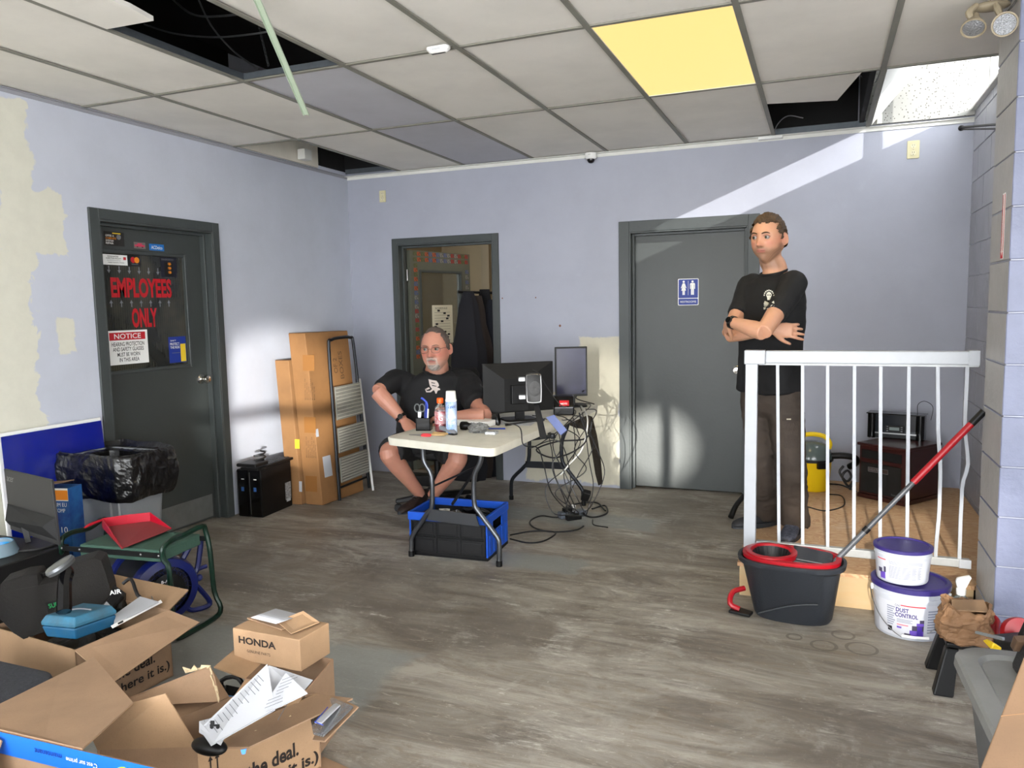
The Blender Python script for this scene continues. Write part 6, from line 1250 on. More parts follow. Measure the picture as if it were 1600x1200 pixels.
for s in (-.02,): MB().box(-.035, .035, -.15, -.125, .17, .215, Mv @ Matrix.Rotation(.5, 4, 'Z')).box(-.02, .02, -.152, -.15, .18, .2, Mv @ Matrix.Rotation(.5, 4, 'Z')).build('latch', M_blk, t, bevel=.006)
MB().tube([vc + Vector(q) for q in ((.12, 0, .24), (.20, -.0, .245), (.27, .02, .23), (.28, .06, .19), (.24, .10, .15)) ], .022, 10, smooth=4).build('hose', M_blk, t, smooth=True)
flex('cable', [PZ(1292, 772, PT + .005), PZ(1315, 775, PT + .005), PZ(1318, 790, PT + .005), PZ(1290, 798, PT + .005), PZ(1262, 792, PT + .005)], .004, 'black power lead lying on the plywood by the vacuum', M_cab)
flex('cable', [PZ(1296, 756, PT + .006), PZ(1315, 758, PT + .006), PZ(1338, 768, PT + .006)], .005, 'black lead running along the wall to heater', M_cab)
b = MB(); hc_ = PD(1325, 745, 5.1)
b.tube([PD(1318, 728, 5.1), PD(1312, 738, 5.1), PD(1322, 752, 5.1), PD(1330, 745, 5.1), PD(1324, 735, 5.1), PD(1316, 745, 5.1), PD(1326, 760, 5.1), PD(1333, 752, 5.1), PD(1328, 765, 5.08)], .008, 6, smooth=4); tag(b.build('cord_bundle', M_cab, smooth=True), 'bundled black cord hanging between the vacuum and heater', 'cord')
tag(MB().tube([PZ(1142, 808, .03), PZ(1150, 790, .09), PZ(1162, 775, .12)], [.02, .017, .017], 10, smooth=3).build('vacuum_nozzle', M_blk, smooth=True), 'black vacuum tube end lying left of the railing post', 'vacuum tube')
# ---- mop bucket
M_bk = mat('bucket_grey', (36, 39, 44), .45, bump=.1, bscale=120); M_rd = mat('mop_red', (150, 14, 26), .35)
BC = Vector((3.835, -2.235, 0)); t = thing('mop_bucket', 'dark grey oval mop bucket with red rim and wringer', 'mop bucket', tuple(BC), -.05); M = WM(t) @ Matrix.Scale(1.05, 4)
def oval(z, a, b_, n=40, p=2.6, dx=0): return [M @ Vector((dx + a * abs(math.cos(q)) ** (2 / p) * math.copysign(1, math.cos(q)), b_ * abs(math.sin(q)) ** (2 / p) * math.copysign(1, math.sin(q)), z)) for q in [2 * PI * k / n for k in range(n)]]
b = MB(); b.rings([oval(.003, .155, .095, dx=.01), oval(.02, .165, .105, dx=.01), oval(.235, .205, .135), oval(.25, .225, .15), oval(.27, .228, .152), oval(.272, .215, .14), oval(.24, .195, .125), oval(.06, .16, .10)], cap=True); b.build('tub', M_bk, t, smooth=True)
MB().box(-.19, .215, -.115, .115, .02, .03, M).build('x', M_bk, t) if False else None
b = MB(); b.rings([oval(.268, .205, .132), oval(.285, .207, .134), oval(.287, .185, .112), oval(.268, .183, .11)], cap=False); b.build('red_rim', M_rd, t, smooth=True)
b = MB(); b.rings([[M @ Vector((-.085 + (x - .0) * k, y * k, z)) for x, y in [(.105 * math.cos(q), .112 * math.sin(q)) for q in [2 * PI * i / 32 for i in range(32)]]] for z, k in ((.272, 1.06), (.292, 1.05), (.294, .86), (.286, .80), (.262, .78))], cap=False); b.build('wringer_ring', M_rd, t, smooth=True)
o = MB().lathe([(0, .16), (.05, .165), (.078, .25), (.088, .285), (.086, .285), (.074, .25), (.046, .17), (0, .168)], M @ Matrix.Translation((-.085, 0, 0)), 32).build('wringer_basket', M_blk, t, smooth=True); b = MB()
for k in range(30): a0 = 2 * PI * k / 30; b.tube([M @ Vector((-.085 + .076 * math.cos(a0), .076 * math.sin(a0), .25)), M @ Vector((-.085 + .087 * math.cos(a0), .087 * math.sin(a0), .284))], .003, 4)
b.build('basket_slats', mat('slat_dark', (44, 45, 48), .4), o)
MB().slab([M @ Vector(q) for q in ((.0, .11, .285), (.02, -.04, .270), (.17, -.05, .262), (.17, .08, .275))], .012).build('splash_guard', M_bk, t, bevel=.006)
MB().tube([M @ Vector(q) for q in ((-.20, .0, .10), (-.245, -.04, .09), (-.25, -.08, .05), (-.21, -.08, .03))], .013, 8, smooth=3).build('pedal_bracket', M_rd, t, smooth=True); MB().slab([M @ Vector(q) for q in ((-.255, -.10, .012), (-.16, -.12, .012), (-.15, -.07, .012), (-.24, -.03, .012))], .014).build('foot_pedal', M_blk, t, bevel=.004)
b = MB(); b.tube([M @ Vector((-.12 + .36 * s, -.148 + .02 * s * s, .05 + .07 * math.sin(s * 2.2))) for s in [i / 12 for i in range(9)]], .004, 6); b.build('moulded_rib', M_bk, t, smooth=True)
m0, m1 = Vector((3.99, -2.215, .235)), PY(1537, 643, -2.11)
t = thing('floor_mop', 'red and grey mop handle leaning from bucket to block pier', 'mop', tuple(m0)); L_ = m1 - m0
MB().tube([m0, m0 + L_ * .27], .0125, 12).build('lower_tube', mat('mop_grey', (70, 72, 76), .35), t, smooth=True); MB().tube([m0 + L_ * .265, m0 + L_ * .57], .0115, 12).build('middle_tube', mat('mop_grey2', (62, 64, 68), .35), t, smooth=True); MB().tube([m0 + L_ * .565, m0 + L_ * .93], .0150, 12).build('red_tube', M_rd, t, smooth=True); MB().tube([m0 + L_ * .925, m1], .0155, 12).build('grip', M_blk, t, smooth=True); MB().tube([m0 + L_ * .25, m0 + L_ * .275], .0155, 12).build('collar', M_blk, t, smooth=True)
# ---- two pails
M_pail = mat('pail_white', (172, 175, 184), .35); M_pur = mat('lid_purple', (40, 30, 92), .4, var=.25, vscale=12, rgb2=(78, 70, 124)); M_txt = mat('tiny_print', (120, 124, 140), .6); M_purp = mat('art_purple', (92, 66, 160), .5); M_dpur = mat('art_dark', (60, 56, 76), .5)
def pail(c, R, Hh, label, name='plastic_pail'):
    t = thing(name, label, 'pail', tuple(c)); M = Matrix.Translation(c)
    MB().lathe([(0, .001), (R * .86, .001), (R * .88, .006), (R * .955, Hh * .74), (R * .985, Hh * .745), (R * .985, Hh * .80), (R * .96, Hh * .81), (R * .965, Hh * .87), (R, Hh * .875), (R, Hh * .93), (0, Hh * .93)], M, 48).build('body', M_pail, t, smooth=True)
    MB().lathe([(0, Hh * .965), (R * .86, Hh * .965), (R * .90, Hh), (R * .985, Hh), (R * 1.02, Hh * .985), (R * 1.02, Hh * .90), (R * .99, Hh * .90), (R * .99, Hh * .95)], M, 48).build('lid', M_pur, t, smooth=True)
    return t
c = Vector((4.335, -2.215, 0)); R = .158; Hh = .235; t = pail(c, R, Hh, 'large white DUST CONTROL pail with purple lid on the floor'); rad = lambda z: R * (.88 + .075 * z / (Hh * .74)) + .0012
def onp(parent, R_, c, s, a, z, wd, h, m, nm='lettering', bold=.01): 
    r = R_(z) + .0004; return face_text(parent, s, c, r, z, wd, h, m, a, nm, bold)
def patch(parent, R_, c, a0, a1, z0, z1, m, off=.0, nm='print'): return face_patch(parent, c, (R_(z0) + off, R_(z1) + off), z0, z1, a0, a1, m, nm)
patch(t, rad, c, -.95, .95, .015, .165, mat('label_white', (180, 182, 190), .45), 0, 'label')
patch(t, rad, c, -.23, .42, .155, .160, M_red, .0006); onp(t, rad, c, 'CGC', -.31, .150, .022, .009, M_dpur); 
onp(t, rad, c, 'DUST', -.185, .126, .052, .019, mat('art_navy', (52, 40, 104), .5), bold=.03); onp(t, rad, c, 'CONTROL', -.075, .103, .090, .019, mat('art_navy', (52, 40, 104), .5), bold=.03)
for k, (z, w_) in enumerate(((.092, .07), (.086, .062), (.080, .07))): patch(t, rad, c, -.33, -.33 + w_ * 6, z, z + .0025, M_txt, .0006)
patch(t, rad, c, -.33, -.02, .066, .071, mat('pink_line', (190, 110, 120), .5), .0006); patch(t, rad, c, -.33, -.20, .052, .060, M_purp, .0006)
for a0, a1, z0, z1, m in ((.02, .40, .022, .05, M_purp), (.08, .40, .05, .072, M_dpur), (.20, .40, .072, .085, M_purp), (.28, .40, .085, .10, M_dpur), (-.12, .05, .020, .034, M_dpur), (.22, .36, .03, .07, mat('art_deep', (64, 40, 140), .5))): patch(t, rad, c, a0, a1, z0, z1, m, .0007 if m is not MATS.get('art_deep') else .0012, 'print')
for k in range(9): patch(t, rad, c, -.62, -.44 + .03 * (k % 3), .06 + k * .010, .065 + k * .010, M_txt, .0006); patch(t, rad, c, .50, .80 - .03 * (k % 2), .04 + k * .012, .046 + k * .012, M_txt, .0006)
patch(t, rad, c, -.60, -.47, .030, .052, M_ink, .0006)
az = math.atan2(CY - c.y, CX - c.x); hp = [c + Vector(((R + .006) * math.cos(az + s * 1.35), (R + .006) * math.sin(az + s * 1.35), Hh * .80 - (1 - (abs(s)) ** 1.5) * .175)) for s in (-1, -.8, -.55, -.3, -.12)] 
b = MB(); b.tube(hp, .002, 5, smooth=4); b.tube([c + Vector(((R + .006) * math.cos(az + s * 1.35), (R + .006) * math.sin(az + s * 1.35), Hh * .80 - (1 - (abs(s)) ** 1.5) * .175)) for s in (.35, .55, .8, 1)], .002, 5, smooth=4); b.build('wire_handle', M_steel, t, smooth=True)
MB().tube([c + Vector(((R + .010) * math.cos(az + s * 1.35), (R + .010) * math.sin(az + s * 1.35), .030)) for s in (-.12, .1, .35)], .006, 8).build('grip', M_white, t, smooth=True)
for s in (-1, 1): MB().lathe([(0, 0), (.014, 0), (.014, .008), (0, .01)], frame(c + Vector((R * .97 * math.cos(az + s * 1.35), R * .97 * math.sin(az + s * 1.35), Hh * .8)), (-math.sin(az + s * 1.35), math.cos(az + s * 1.35), 0), (0, 0, 1)), 12).build('handle_boss', M_white, t)
c2p = Vector((4.300, -2.225, Hh + .001)); R2 = .118; H2 = .155; t = pail(c2p, R2, H2, 'smaller white pail with purple lid standing on larger pail'); rad2 = lambda z: R2 * (.88 + .075 * z / (H2 * .74)) + .0012
patch(t, rad2, c2p, -1.1, 1.0, .012, .108, mat('label_white', (180, 182, 190), .45), 0, 'label'); patch(t, rad2, c2p, -1.05, -.62, .100, .104, M_red, .0006)
for k in range(3): patch(t, rad2, c2p, -.5, .75, .090 + k * .005, .092 + k * .005, M_txt, .0006)
for j, (a0, a1) in enumerate(((-.5, -.05), (.0, .30), (.35, .52), (.58, .72))):
    for k in range(9): patch(t, rad2, c2p, a0, a1 - .03 * (k % 2), .028 + k * .0062, .0305 + k * .0062, M_txt, .0006)
for a0, a1, z0, z1, m in ((-.90, -.65, .014, .045, M_purp), (-1.0, -.8, .04, .06, M_dpur), (-.72, -.62, .045, .07, M_dpur)): patch(t, rad2, c2p, a0, a1, z0, z1, m, .0007)
# ---- spray bottle
sp_ = Vector((4.535, -2.20, 0)); t = thing('spray_bottle', 'clear bottle with white spray nozzle beside the block pier', 'spray bottle', tuple(sp_)); M = Matrix.Translation(sp_)
MB().lathe([(0, 0), (.042, 0), (.045, .008), (.045, .13), (.038, .155), (.018, .175), (.016, .185), (0, .185)], M, 28).build('bottle', M_clear, t, smooth=True); MB().lathe([(0, .003), (.041, .004), (.042, .10), (0, .10)], M, 24).build('liquid', mat('pale_liquid', (200, 205, 200), .1), t, smooth=True)
MB().lathe([(0, .18), (.019, .18), (.020, .205), (.014, .212), (0, .212)], M, 20).build('collar', M_white, t, smooth=True)
b = MB(); b.rings([[M @ Vector((x, y * w_, z)) for x, z in ((-.012 + dx, z0), (.018 + dx, z0), (.018 + dx, z0), (-.012 + dx, z0)) for y in (1,)] for w_, dx, z0 in ()]) if False else None
MB().slab([M @ Vector(q) for q in ((-.016, .013, .208), (.016, .013, .208), (.038, .013, .262), (.028, .013, .268), (-.018, .013, .252), (-.024, .013, .235))], .026).build('nozzle', M_white, t, bevel=.005)
# ---- paper bag on black step stool
t = thing('step_stool', 'black plastic step stool under the brown paper bag', 'stool', (4.53, -2.66, 0))
SX, SY = 4.515, -2.70; MB().box(SX - .115, SX + .115, SY - .10, SY + .10, .175, .195).build('top', M_blk, t, bevel=.006)
for dx in (-1, 1):
    for dy in (-1, 1): 
        b = MB(); b.rings([[Vector((SX + dx * (.095 + f * .03) + ex, SY + dy * (.082 + f * .03) + ey, .175 - .173 * f)) for ex, ey in ((-.022 - .012 * f, -.022 - .008 * f), (.022 + .012 * f, -.022 - .008 * f), (.022 + .012 * f, .022), (-.022 - .012 * f, .022))] for f in (0, 1)]); b.build('leg', M_blk, t, bevel=.006)
MB().sphere if False else None
def bag():
    t_ = MB(); hh = .125; n = 40
    def fn(i, j):
        a = i * 2 * PI; k = abs(math.cos(a)) ** .6 * math.copysign(1, math.cos(a)); l = abs(math.sin(a)) ** .6 * math.copysign(1, math.sin(a)); p = Vector((k * 1.6, l * 1.6, j * 3))
        nz = mnoise.noise(p * 1.3) * .022 + mnoise.noise(p * 3) * .013; s = 1 - .10 * j; z = .197 + hh * j + (.035 * mnoise.noise(Vector((k * 2, l * 2, 9))) if j > .8 else 0) - .015 * (1 - j)
        return Vector((SX - .045 + (.088 * s + nz) * k, SY - .02 + (.085 * s + nz) * l, max(z, .197)))
    t_.grid(fn, 64, 20); o = t_.build('paper_bag', mat('kraft_bag', (126, 94, 66), .75, var=.4, vscale=14, bump=.5, bscale=26), None, weld=True, solid=.002); o.data.shade_flat(); tag(o, 'crumpled brown paper bag on the small black stool', 'paper bag')
bag()
tag(MB().slab([(SX - .10, SY - .09, .318), (SX + .02, SY - .08, .322), (SX + .02, SY + .02, .33), (SX - .09, SY, .325)], .004).build('bag_fold', M_c3), 'folded brown paper flap on top of the bag', 'paper')
# ---- grey tote with lid
TL0, TL1 = PZ(1489, 1006, .40), PZ(1558, 1150, .40)
TLx = TL0.x; t = thing('storage_tote', 'large grey storage tote with lid in the lower right corner', 'storage tote', (4.62, -3.55, 0)); M_tote = mat('tote_grey', (100, 102, 104), .5, bump=.1, bscale=80, var=.2, vscale=10)
tx0, tx1, ty0, ty1 = 4.345, 4.80, -3.93, -3.30
tr = Matrix.Translation((4.35, -3.6, 0)) @ Matrix.Rotation(.04, 4, 'Z') @ Matrix.Translation((-4.35, 3.6, 0))
MB().rbox(tx0 + .03, tx1 - .03, ty0 + .03, ty1 - .03, [(0.002, .05), (.02, .045), (.36, .005), (.372, .0)], .07, tr).build('body', M_tote, t, smooth=True)
MB().rbox(tx0, tx1, ty0, ty1, [(.362, .006), (.366, 0), (.392, .002), (.400, .010), (.402, .055), (.390, .065)], .09, tr, 8).build('lid', mat('tote_lid', (128, 128, 126), .5, bump=.12, bscale=60, var=.3, vscale=8), t, smooth=True)
MB().text('Rubbermaid', tr @ frame((tx0 + .042, ty0 + .16, .23), (0, 0, -1), (0, -1, 0)), .10, .03).build('lettering', M_wdim, t) if False else None
b = MB(); b.text('Sterilite', tr @ frame((tx0 + .030, ty0 + .17, .235), (0, 0, -1), (0, 1, 0)), .10, .022)
def lidz(u, v, dz=0): return PZ(u, v, .395 + dz)
t = thing('tool_bag', 'black fabric tool bag with zip lying on the tote', 'bag', tuple(lidz(1575, 1040)))
tb = Vector((4.60, -3.52, .392)); b = MB()
def tbf(i, j):
    a = i * 2 * PI; r = .135 * (1 - .25 * j) * (1 + .12 * math.sin(3 * a + 1)); z = .008 + .13 * math.sin(j * PI / 2) + .02 * mnoise.noise(Vector((math.cos(a) * 2, math.sin(a) * 2, j * 3))); s = math.cos(j * PI / 2) ** .35 if j < 1 else 0
    return tb + Vector((r * s * math.cos(a) * .95, r * s * math.sin(a) * 1.55, z))
b.grid(tbf, 40, 14); b.build('body', mat('ballistic_black', (30, 30, 31), .7, bump=.4, bscale=200), t, weld=True, smooth=True); b = MB(); b.tube([tbf(i / 30, .16) for i in range(16, 29)], .005, 6); b.build('piping', M_blkg, t, smooth=True)
b = MB(); b.tube([tb + Vector(q) for q in ((-.10, .12, .08), (-.06, .14, .15), (.06, .14, .17), (.12, .1, .12))], .012, 6, smooth=3); b.build('strap', M_blk, t, smooth=True); MB().box(-.02, .02, -.012, .012, -.022, .022, rotM(tb + Vector((-.105, .09, .085)), .3, .4)).build('buckle', mat('buckle_brown', (80, 62, 48), .4), t, bevel=.004)
t = thing('tape_measure', 'red tape measure shaped tool at the foot of pier', 'tape measure', (4.50, -3.02, .4)); cT = PD(1551, 985, 2.85)
MB().slab([PD(1533, 1000, 2.85), PD(1545, 1008, 2.83), PD(1560, 998, 2.82), PD(1562, 966, 2.86), PD(1554, 958, 2.88), PD(1546, 965, 2.88)], -.045).build('body', M_rd, t, bevel=.008); MB().slab([PD(1541, 998, 2.81), PD(1552, 996, 2.81), PD(1555, 975, 2.83), PD(1547, 976, 2.84)], .002).build('panel', mat('dark_red', (110, 24, 26), .5), t)
t = thing('disc_container', 'round red lidded container behind the black tool bag', 'container', tuple(PD(1592, 985, 2.8))); cc = PD(1592, 990, 2.75); MB().lathe([(0, -.02), (.055, -.02), (.058, 0), (.055, .012), (0, .014)], frame(cc, (1, .3, 0), (0, .35, 1)), 28).build('lid', M_rd, t, smooth=True); MB().text('SNAP', frame(cc, (1, .3, 0), (0, .35, 1)) @ Matrix.Translation((-.0, -.012, 0)), .04, .014, th=.0155).build('lettering', M_wht, t)
tag(MB().slab([PD(1523, 990, 2.62), PD(1523, 986, 2.62), PD(1566, 996, 2.5), PD(1566, 1001, 2.5)], .01).build('metal_rule', mat('rule', (150, 156, 160), .35, .4), bevel=.002), 'grey metal strip lying across the yellow tool', 'ruler')
tag(MB().slab([PD(1534, 1000, 2.60), PD(1548, 1015, 2.52), PD(1552, 1004, 2.52), PD(1543, 998, 2.58)], -.03).build('yellow_tool', M_yel, bevel=.004), 'yellow plastic corner showing beside the black bag', 'tool')
t = thing('tool_pouch', 'open black pouch behind the tool bag on the tote', 'pouch', (4.62, -3.2, .4)); MB().slab([PD(1552, 990, 2.7), PD(1552, 1000, 2.65), PD(1604, 1008, 2.55), PD(1604, 986, 2.7)], -.03).build('flap', M_blks, t, bevel=.006)
# tall cardboard at the lower right
t = thing('leaning_carton', 'tall brown cardboard carton leaning at lower right corner', 'cardboard box', (4.55, -4.3, 0))
a, b_, c_, d_ = PD(1520, 1232, 1.62), PD(1680, 1232, 1.55), PD(1680, 900, 1.75), PD(1610, 1000, 1.72)
a = a + (a - d_) * ((a.z - .01) / (d_.z - a.z)); b_ = b_ + (b_ - c_) * ((b_.z - .01) / (c_.z - b_.z))
MB().slab([a, b_, c_, d_], -.05).build('body', card_mat('cardboard_near', (112, 86, 62)), t, bevel=.003); 
e0, e1 = a + (d_ - a) * .80, b_ + (c_ - b_) * .72; e2, e3 = e1 - Vector((0, 0, .06)), e0 - Vector((0, 0, .10))
nn = (b_ - a).cross(d_ - a).normalized(); nn = nn if nn.dot(CP - a) > 0 else -nn
MB().slab([x + nn * .0005 for x in (e0, e1, e2, e3)], .001).build('packing_tape', mat('packing_tape', (158, 116, 78), .3), t)
# ================================================================== PEOPLE
from mathutils.bvhtree import BVHTree
def sm(a, b, x): t = np.clip((x - a) / (b - a), 0, 1); return t * t * (3 - 2 * t)
def g2(x, z, cx, cz, sx, sz): return np.exp(-((x - cx) / sx) ** 2 - ((z - cz) / sz) ** 2)
def head_points(nu=88, nv=72, fat=0.0, smile=0.0, off=0.0):
    """face looks along -y, x to the person's left, z up, origin between the ears at eye level; 1 unit = 1 m for a 0.235 m head"""
    th = np.linspace(0.02, PI - 0.02, nv)[:, None]; ph = np.linspace(0, 2 * PI, nu, endpoint=False)[None, :]
    x = np.sin(th) * np.cos(ph); y = np.sin(th) * np.sin(ph); z = np.cos(th) * np.ones_like(ph)
    X, Y, Z = x * .076, y * .099, z * .120
    low = sm(.0, -.115, Z)
    X = X * (1 + .03 * sm(.02, .09, Z)); X = X * (1 - (.25 - fat) * sm(-.035, -.115, Z)); front = sm(.2, -.7, y)
    Y = np.where(Y > 0, Y * (1 - .34 * sm(-.02, -.10, Z)), Y * (1 - .10 * sm(-.05, -.12, Z)))
    Y = Y + .010 * front * (1 - sm(.0, .06, np.abs(X))) * 0
    # flatter face, fuller forehead
    Y = np.where(Y < 0, -np.abs(Y / .099) ** .86 * .094, Y)
    fr = sm(.0, -.05, Y)
    ax = np.abs(X); d = np.zeros_like(X)
    d += .0055 * g2(X, Z, 0, .030, .045, .011)                         # brow
    d -= .0135 * g2(ax, Z, .031, .008, .0150, .0115)                   # eye sockets
    d += .0050 * g2(ax, Z, .030, .004, .010, .006)                     # lids
    nose = np.clip((.020 - Z) / .050, 0, 1); d += (.006 + .026 * nose ** 1.3) * np.exp(-(X / (.0095 + .003 * nose)) ** 2) * sm(.030, .012, Z) * sm(-.041, -.031, Z)
    d += .0105 * g2(ax, Z, .0135, -.0290, .0065, .0075)                # wings
    d += .0045 * g2(ax, Z, .043, -.018, .018, .017)                    # cheekbones
    d -= .004 * g2(ax, Z, .030 + smile * .004, -.038, .006, .016)      # folds
    zl = -.0565 + smile * 3.2 * X ** 2
    d += .0055 * np.exp(-(X / .023) ** 2 - ((Z - zl - .0045) / .0048) ** 2) + .0060 * np.exp(-(X / .020) ** 2 - ((Z - zl + .0062) / .0052) ** 2) - .0045 * np.exp(-(X / .024) ** 2 - ((Z - zl) / .0022) ** 2)
    d -= .0035 * g2(X, Z, 0, -.0730, .022, .006); d += .0115 * g2(X, Z, 0, -.0990, .021, .015)
    d += .006 * g2(ax, Z, .052, -.072, .018, .022) * (1 + fat * 6)     # jaw
    Y = Y - d * fr
    if off: n = np.stack([X / .076, Y / .099, Z / .12], -1); n /= np.linalg.norm(n, axis=-1, keepdims=True); X, Y, Z = X + n[..., 0] * off, Y + n[..., 1] * off, Z + n[..., 2] * off
    return X, Y, Z
def add_head(b, M, **k):
    X, Y, Z = head_points(**k); nv, nu = X.shape; R = [[M @ Vector((X[i, j], Y[i, j], Z[i, j])) for j in range(nu)] for i in range(nv)]
    b.rings(R)
    for s in (-1, 1):
        E = M @ Matrix.Translation((s * .0800, .009, -.003)) @ Euler((.12, 0, s * -.55)).to_matrix().to_4x4()
        b.sphere((0, 0, 0), 1, 10, (.0055, .018, .031), E); b.tube([E @ Vector((s * .004, .017 * math.cos(a), .030 * math.sin(a) + .001)) for a in [k_ * PI / 9 - .9 for k_ in range(17)]], .0038, 6)
def sect(c, rx, ry, ax, n=28, p=2.3, tilt=None):
    """ring round c, half widths rx along ax and ry across"""
    ax = Vector(ax).normalized(); up = Vector(tilt) if tilt else Vector((0, 0, 1)); ay = up.normalized().cross(ax).normalized(); c = Vector(c); out = []
    for k in range(n):
        t = 2 * PI * k / n; cs, sn = math.cos(t), math.sin(t)
        out.append(c + ax * rx * abs(cs) ** (2 / p) * math.copysign(1, cs) + ay * ry * abs(sn) ** (2 / p) * math.copysign(1, sn))
    return out
def fuse(name, b, m, parent, vox, smooth=4, wrinkle=0.0, wsc=(9, 9, 5), paint=None, seed=0):
    """voxel-fuse the pieces of b into one continuous skin, smooth it, crease it, colour it and parent it"""
    me = bpy.data.meshes.new('tmp'); me.from_pydata([tuple(p) for p in b.v], [], b.f); bm = bmesh.new(); bm.from_mesh(me); bmesh.ops.recalc_face_normals(bm, faces=bm.faces); bm.to_mesh(me); bm.free()
    o = bpy.data.objects.new('tmp', me); COL.objects.link(o)
    q = o.modifiers.new('r', 'REMESH'); q.mode = 'VOXEL'; q.voxel_size = vox; q.use_smooth_shade = True
    q = o.modifiers.new('s', 'SMOOTH'); q.factor = .5; q.iterations = smooth
    me2 = hidden_mesh_eval(o); bpy.data.objects.remove(o); bpy.data.meshes.remove(me)
    n = len(me2.vertices); co = np.empty(n * 3); me2.vertices.foreach_get('co', co); co = co.reshape(-1, 3)
    if wrinkle:
        no = np.empty(n * 3); me2.vertices.foreach_get('normal', no); no = no.reshape(-1, 3)
        w_ = np.array([mnoise.noise(Vector((p[0] * wsc[0] + seed, p[1] * wsc[1], p[2] * wsc[2]))) + .6 * (1 - 2 * abs(mnoise.noise(Vector((p[0] * wsc[0] * 1.6 + p[2] * 5, p[1] * wsc[1] * 1.6 + seed, p[2] * wsc[2] * 2.0 - p[0] * 4))))) - .3 for p in co]); co = co + no * (w_ * wrinkle)[:, None]
    if paint:
        at = me2.color_attributes.new('Col', 'FLOAT_COLOR', 'POINT'); c = np.ones((n, 4)); c[:, :3] = paint(co); at.data.foreach_set('color', c.ravel())
    Mi = np.array(WM(parent).inverted()); loc = co @ Mi[:3, :3].T + Mi[:3, 3]
    me2.vertices.foreach_set('co', loc.ravel()); me2.update(); me2.materials.clear(); me2.materials.append(m); me2.shade_smooth()
    o = bpy.data.objects.new(name, me2); COL.objects.link(o); o.parent = parent
    return o, co
def skin_mat(name, rough=.5):
    m, nt, b = node_mat(name); a = N(nt, 'ShaderNodeAttribute', attribute_name='Col'); tc = N(nt, 'ShaderNodeTexCoord'); n1 = noise_out(nt, tc.outputs['Object'], 40, 6, .6)
    nt.links.new(mixrgb(nt, ramp(nt, n1, .45, .75, 0, .14), a.outputs['Color'], lin((150, 84, 70))), b.inputs['Base Color']); b.inputs['Roughness'].default_value = rough
    b.inputs['Subsurface Weight'].default_value = .12; b.inputs['Subsurface Radius'].default_value = (.012, .004, .002); b.inputs['Subsurface Scale'].default_value = .6
    add_bump(nt, b, noise_out(nt, tc.outputs['Object'], 220, 3, .5), .12, .002); return m
def head_paint(M, skin, ruddy, lip, stub, stub_amt, region, scale=1.0):
    Mi = np.array(M.inverted())
    def f(co):
        L = co @ Mi[:3, :3].T + Mi[:3, 3]; x, y, z = L[:, 0], L[:, 1], L[:, 2]; ax = np.abs(x); n = len(co); c = np.tile(np.array(lin(skin)), (n, 1))
        inh = sm(-.16, -.13, z) * (y < .15)
        def mix(c, col, a): return c + (np.array(lin(col)) - c) * np.clip(a, 0, 1)[:, None]
        fr = sm(-.02, -.06, y) * inh
        c = mix(c, ruddy, .55 * fr * g2(ax, z, .043, -.020, .022, .020)); c = mix(c, ruddy, .35 * fr * g2(x, z, 0, -.022, .016, .016)); c = mix(c, ruddy, .5 * inh * g2(ax, z, .078, -.004, .012, .035))
        c = mix(c, (110, 70, 58), .45 * fr * g2(ax, z, .031, .010, .017, .010))
        s = region(x, y, z) * inh * stub_amt * (.75 + .25 * np.sin(x * 900) * np.sin(z * 800)); c = mix(c, stub, s)
        zl = -.0565 + .3 * 3.2 * x ** 2; c = mix(c, lip, .75 * fr * sm(.025, .018, ax) * sm(.010, .006, np.abs(z - zl + .001))); c = mix(c, (70, 30, 28), .8 * fr * sm(.024, .018, ax) * np.exp(-((z - zl) / .0016) ** 2))
        c = mix(c, (96, 50, 42), .7 * fr * g2(ax, z, .0085, -.0375, .0045, .0028))  # nostril shade painted into the skin colour
        return c
    return f
def add_hand(b, wrist, d, pn, side, k=1.0, curl=.35, spread=.10, curls=None):
    """wrist point, finger direction d, palm normal pn (side the palm faces), side=+1 when the thumb lies on d x pn"""
    d = Vector(d).normalized(); pn = Vector(pn); pn = (pn - d * pn.dot(d)).normalized(); s = d.cross(pn) * side; W = Vector(wrist)
    R = []
    for f, w_, h_, dn in ((-.02, .026, .020, 0), (.012, .030, .019, 0), (.035, .038, .0175, .002), (.065, .042, .0155, .002), (.088, .040, .0135, 0), (.098, .034, .010, 0)):
        c = W + d * f * k + pn * dn; R.append([c + s * (w_ * k * math.cos(t)) * 1 + pn * (h_ * k * math.sin(t)) for t in [2 * PI * i / 16 for i in range(16)]])
    b.rings(R)
    for i, (o, L) in enumerate(((.029, .078), (.0098, .086), (-.0098, .080), (-.0285, .064))):
        cu = (curls or [curl] * 4)[i]; p = W + d * .082 * k + s * o * k; dd = (d + s * spread * (1.5 - i)).normalized(); P = [p - d * .02]; a = 0.0
        for seg, fr in ((0, .0), (1, .46), (2, .30), (3, .24)):
            if seg: a += cu * (1.0 if seg == 1 else 1.15); p = p + (dd * math.cos(a) + pn * math.sin(a)) * L * fr * k
            P.append(p.copy())
        b.tube(P, [.0095 * k, .0097 * k, .0090 * k, .0083 * k, .0070 * k], 8, smooth=3); b.sphere(P[-1], .0070 * k, 5)
    p = W + d * .016 * k + s * .024 * k; td = (d * .72 + s * .62 + pn * .32).normalized()
    P = [p - td * .01, p + td * .030 * k, p + td * .055 * k + (d * .012 + pn * .006) * k, p + td * .070 * k + (d * .030 + pn * .010) * k]; b.tube(P, [.015 * k, .0125 * k, .0105 * k, .0085 * k], 8, smooth=3); b.sphere(P[-1], .0085 * k, 5)
def limb(b, P, r, n=14, smooth=6): b.tube(P, r, n, smooth=smooth)
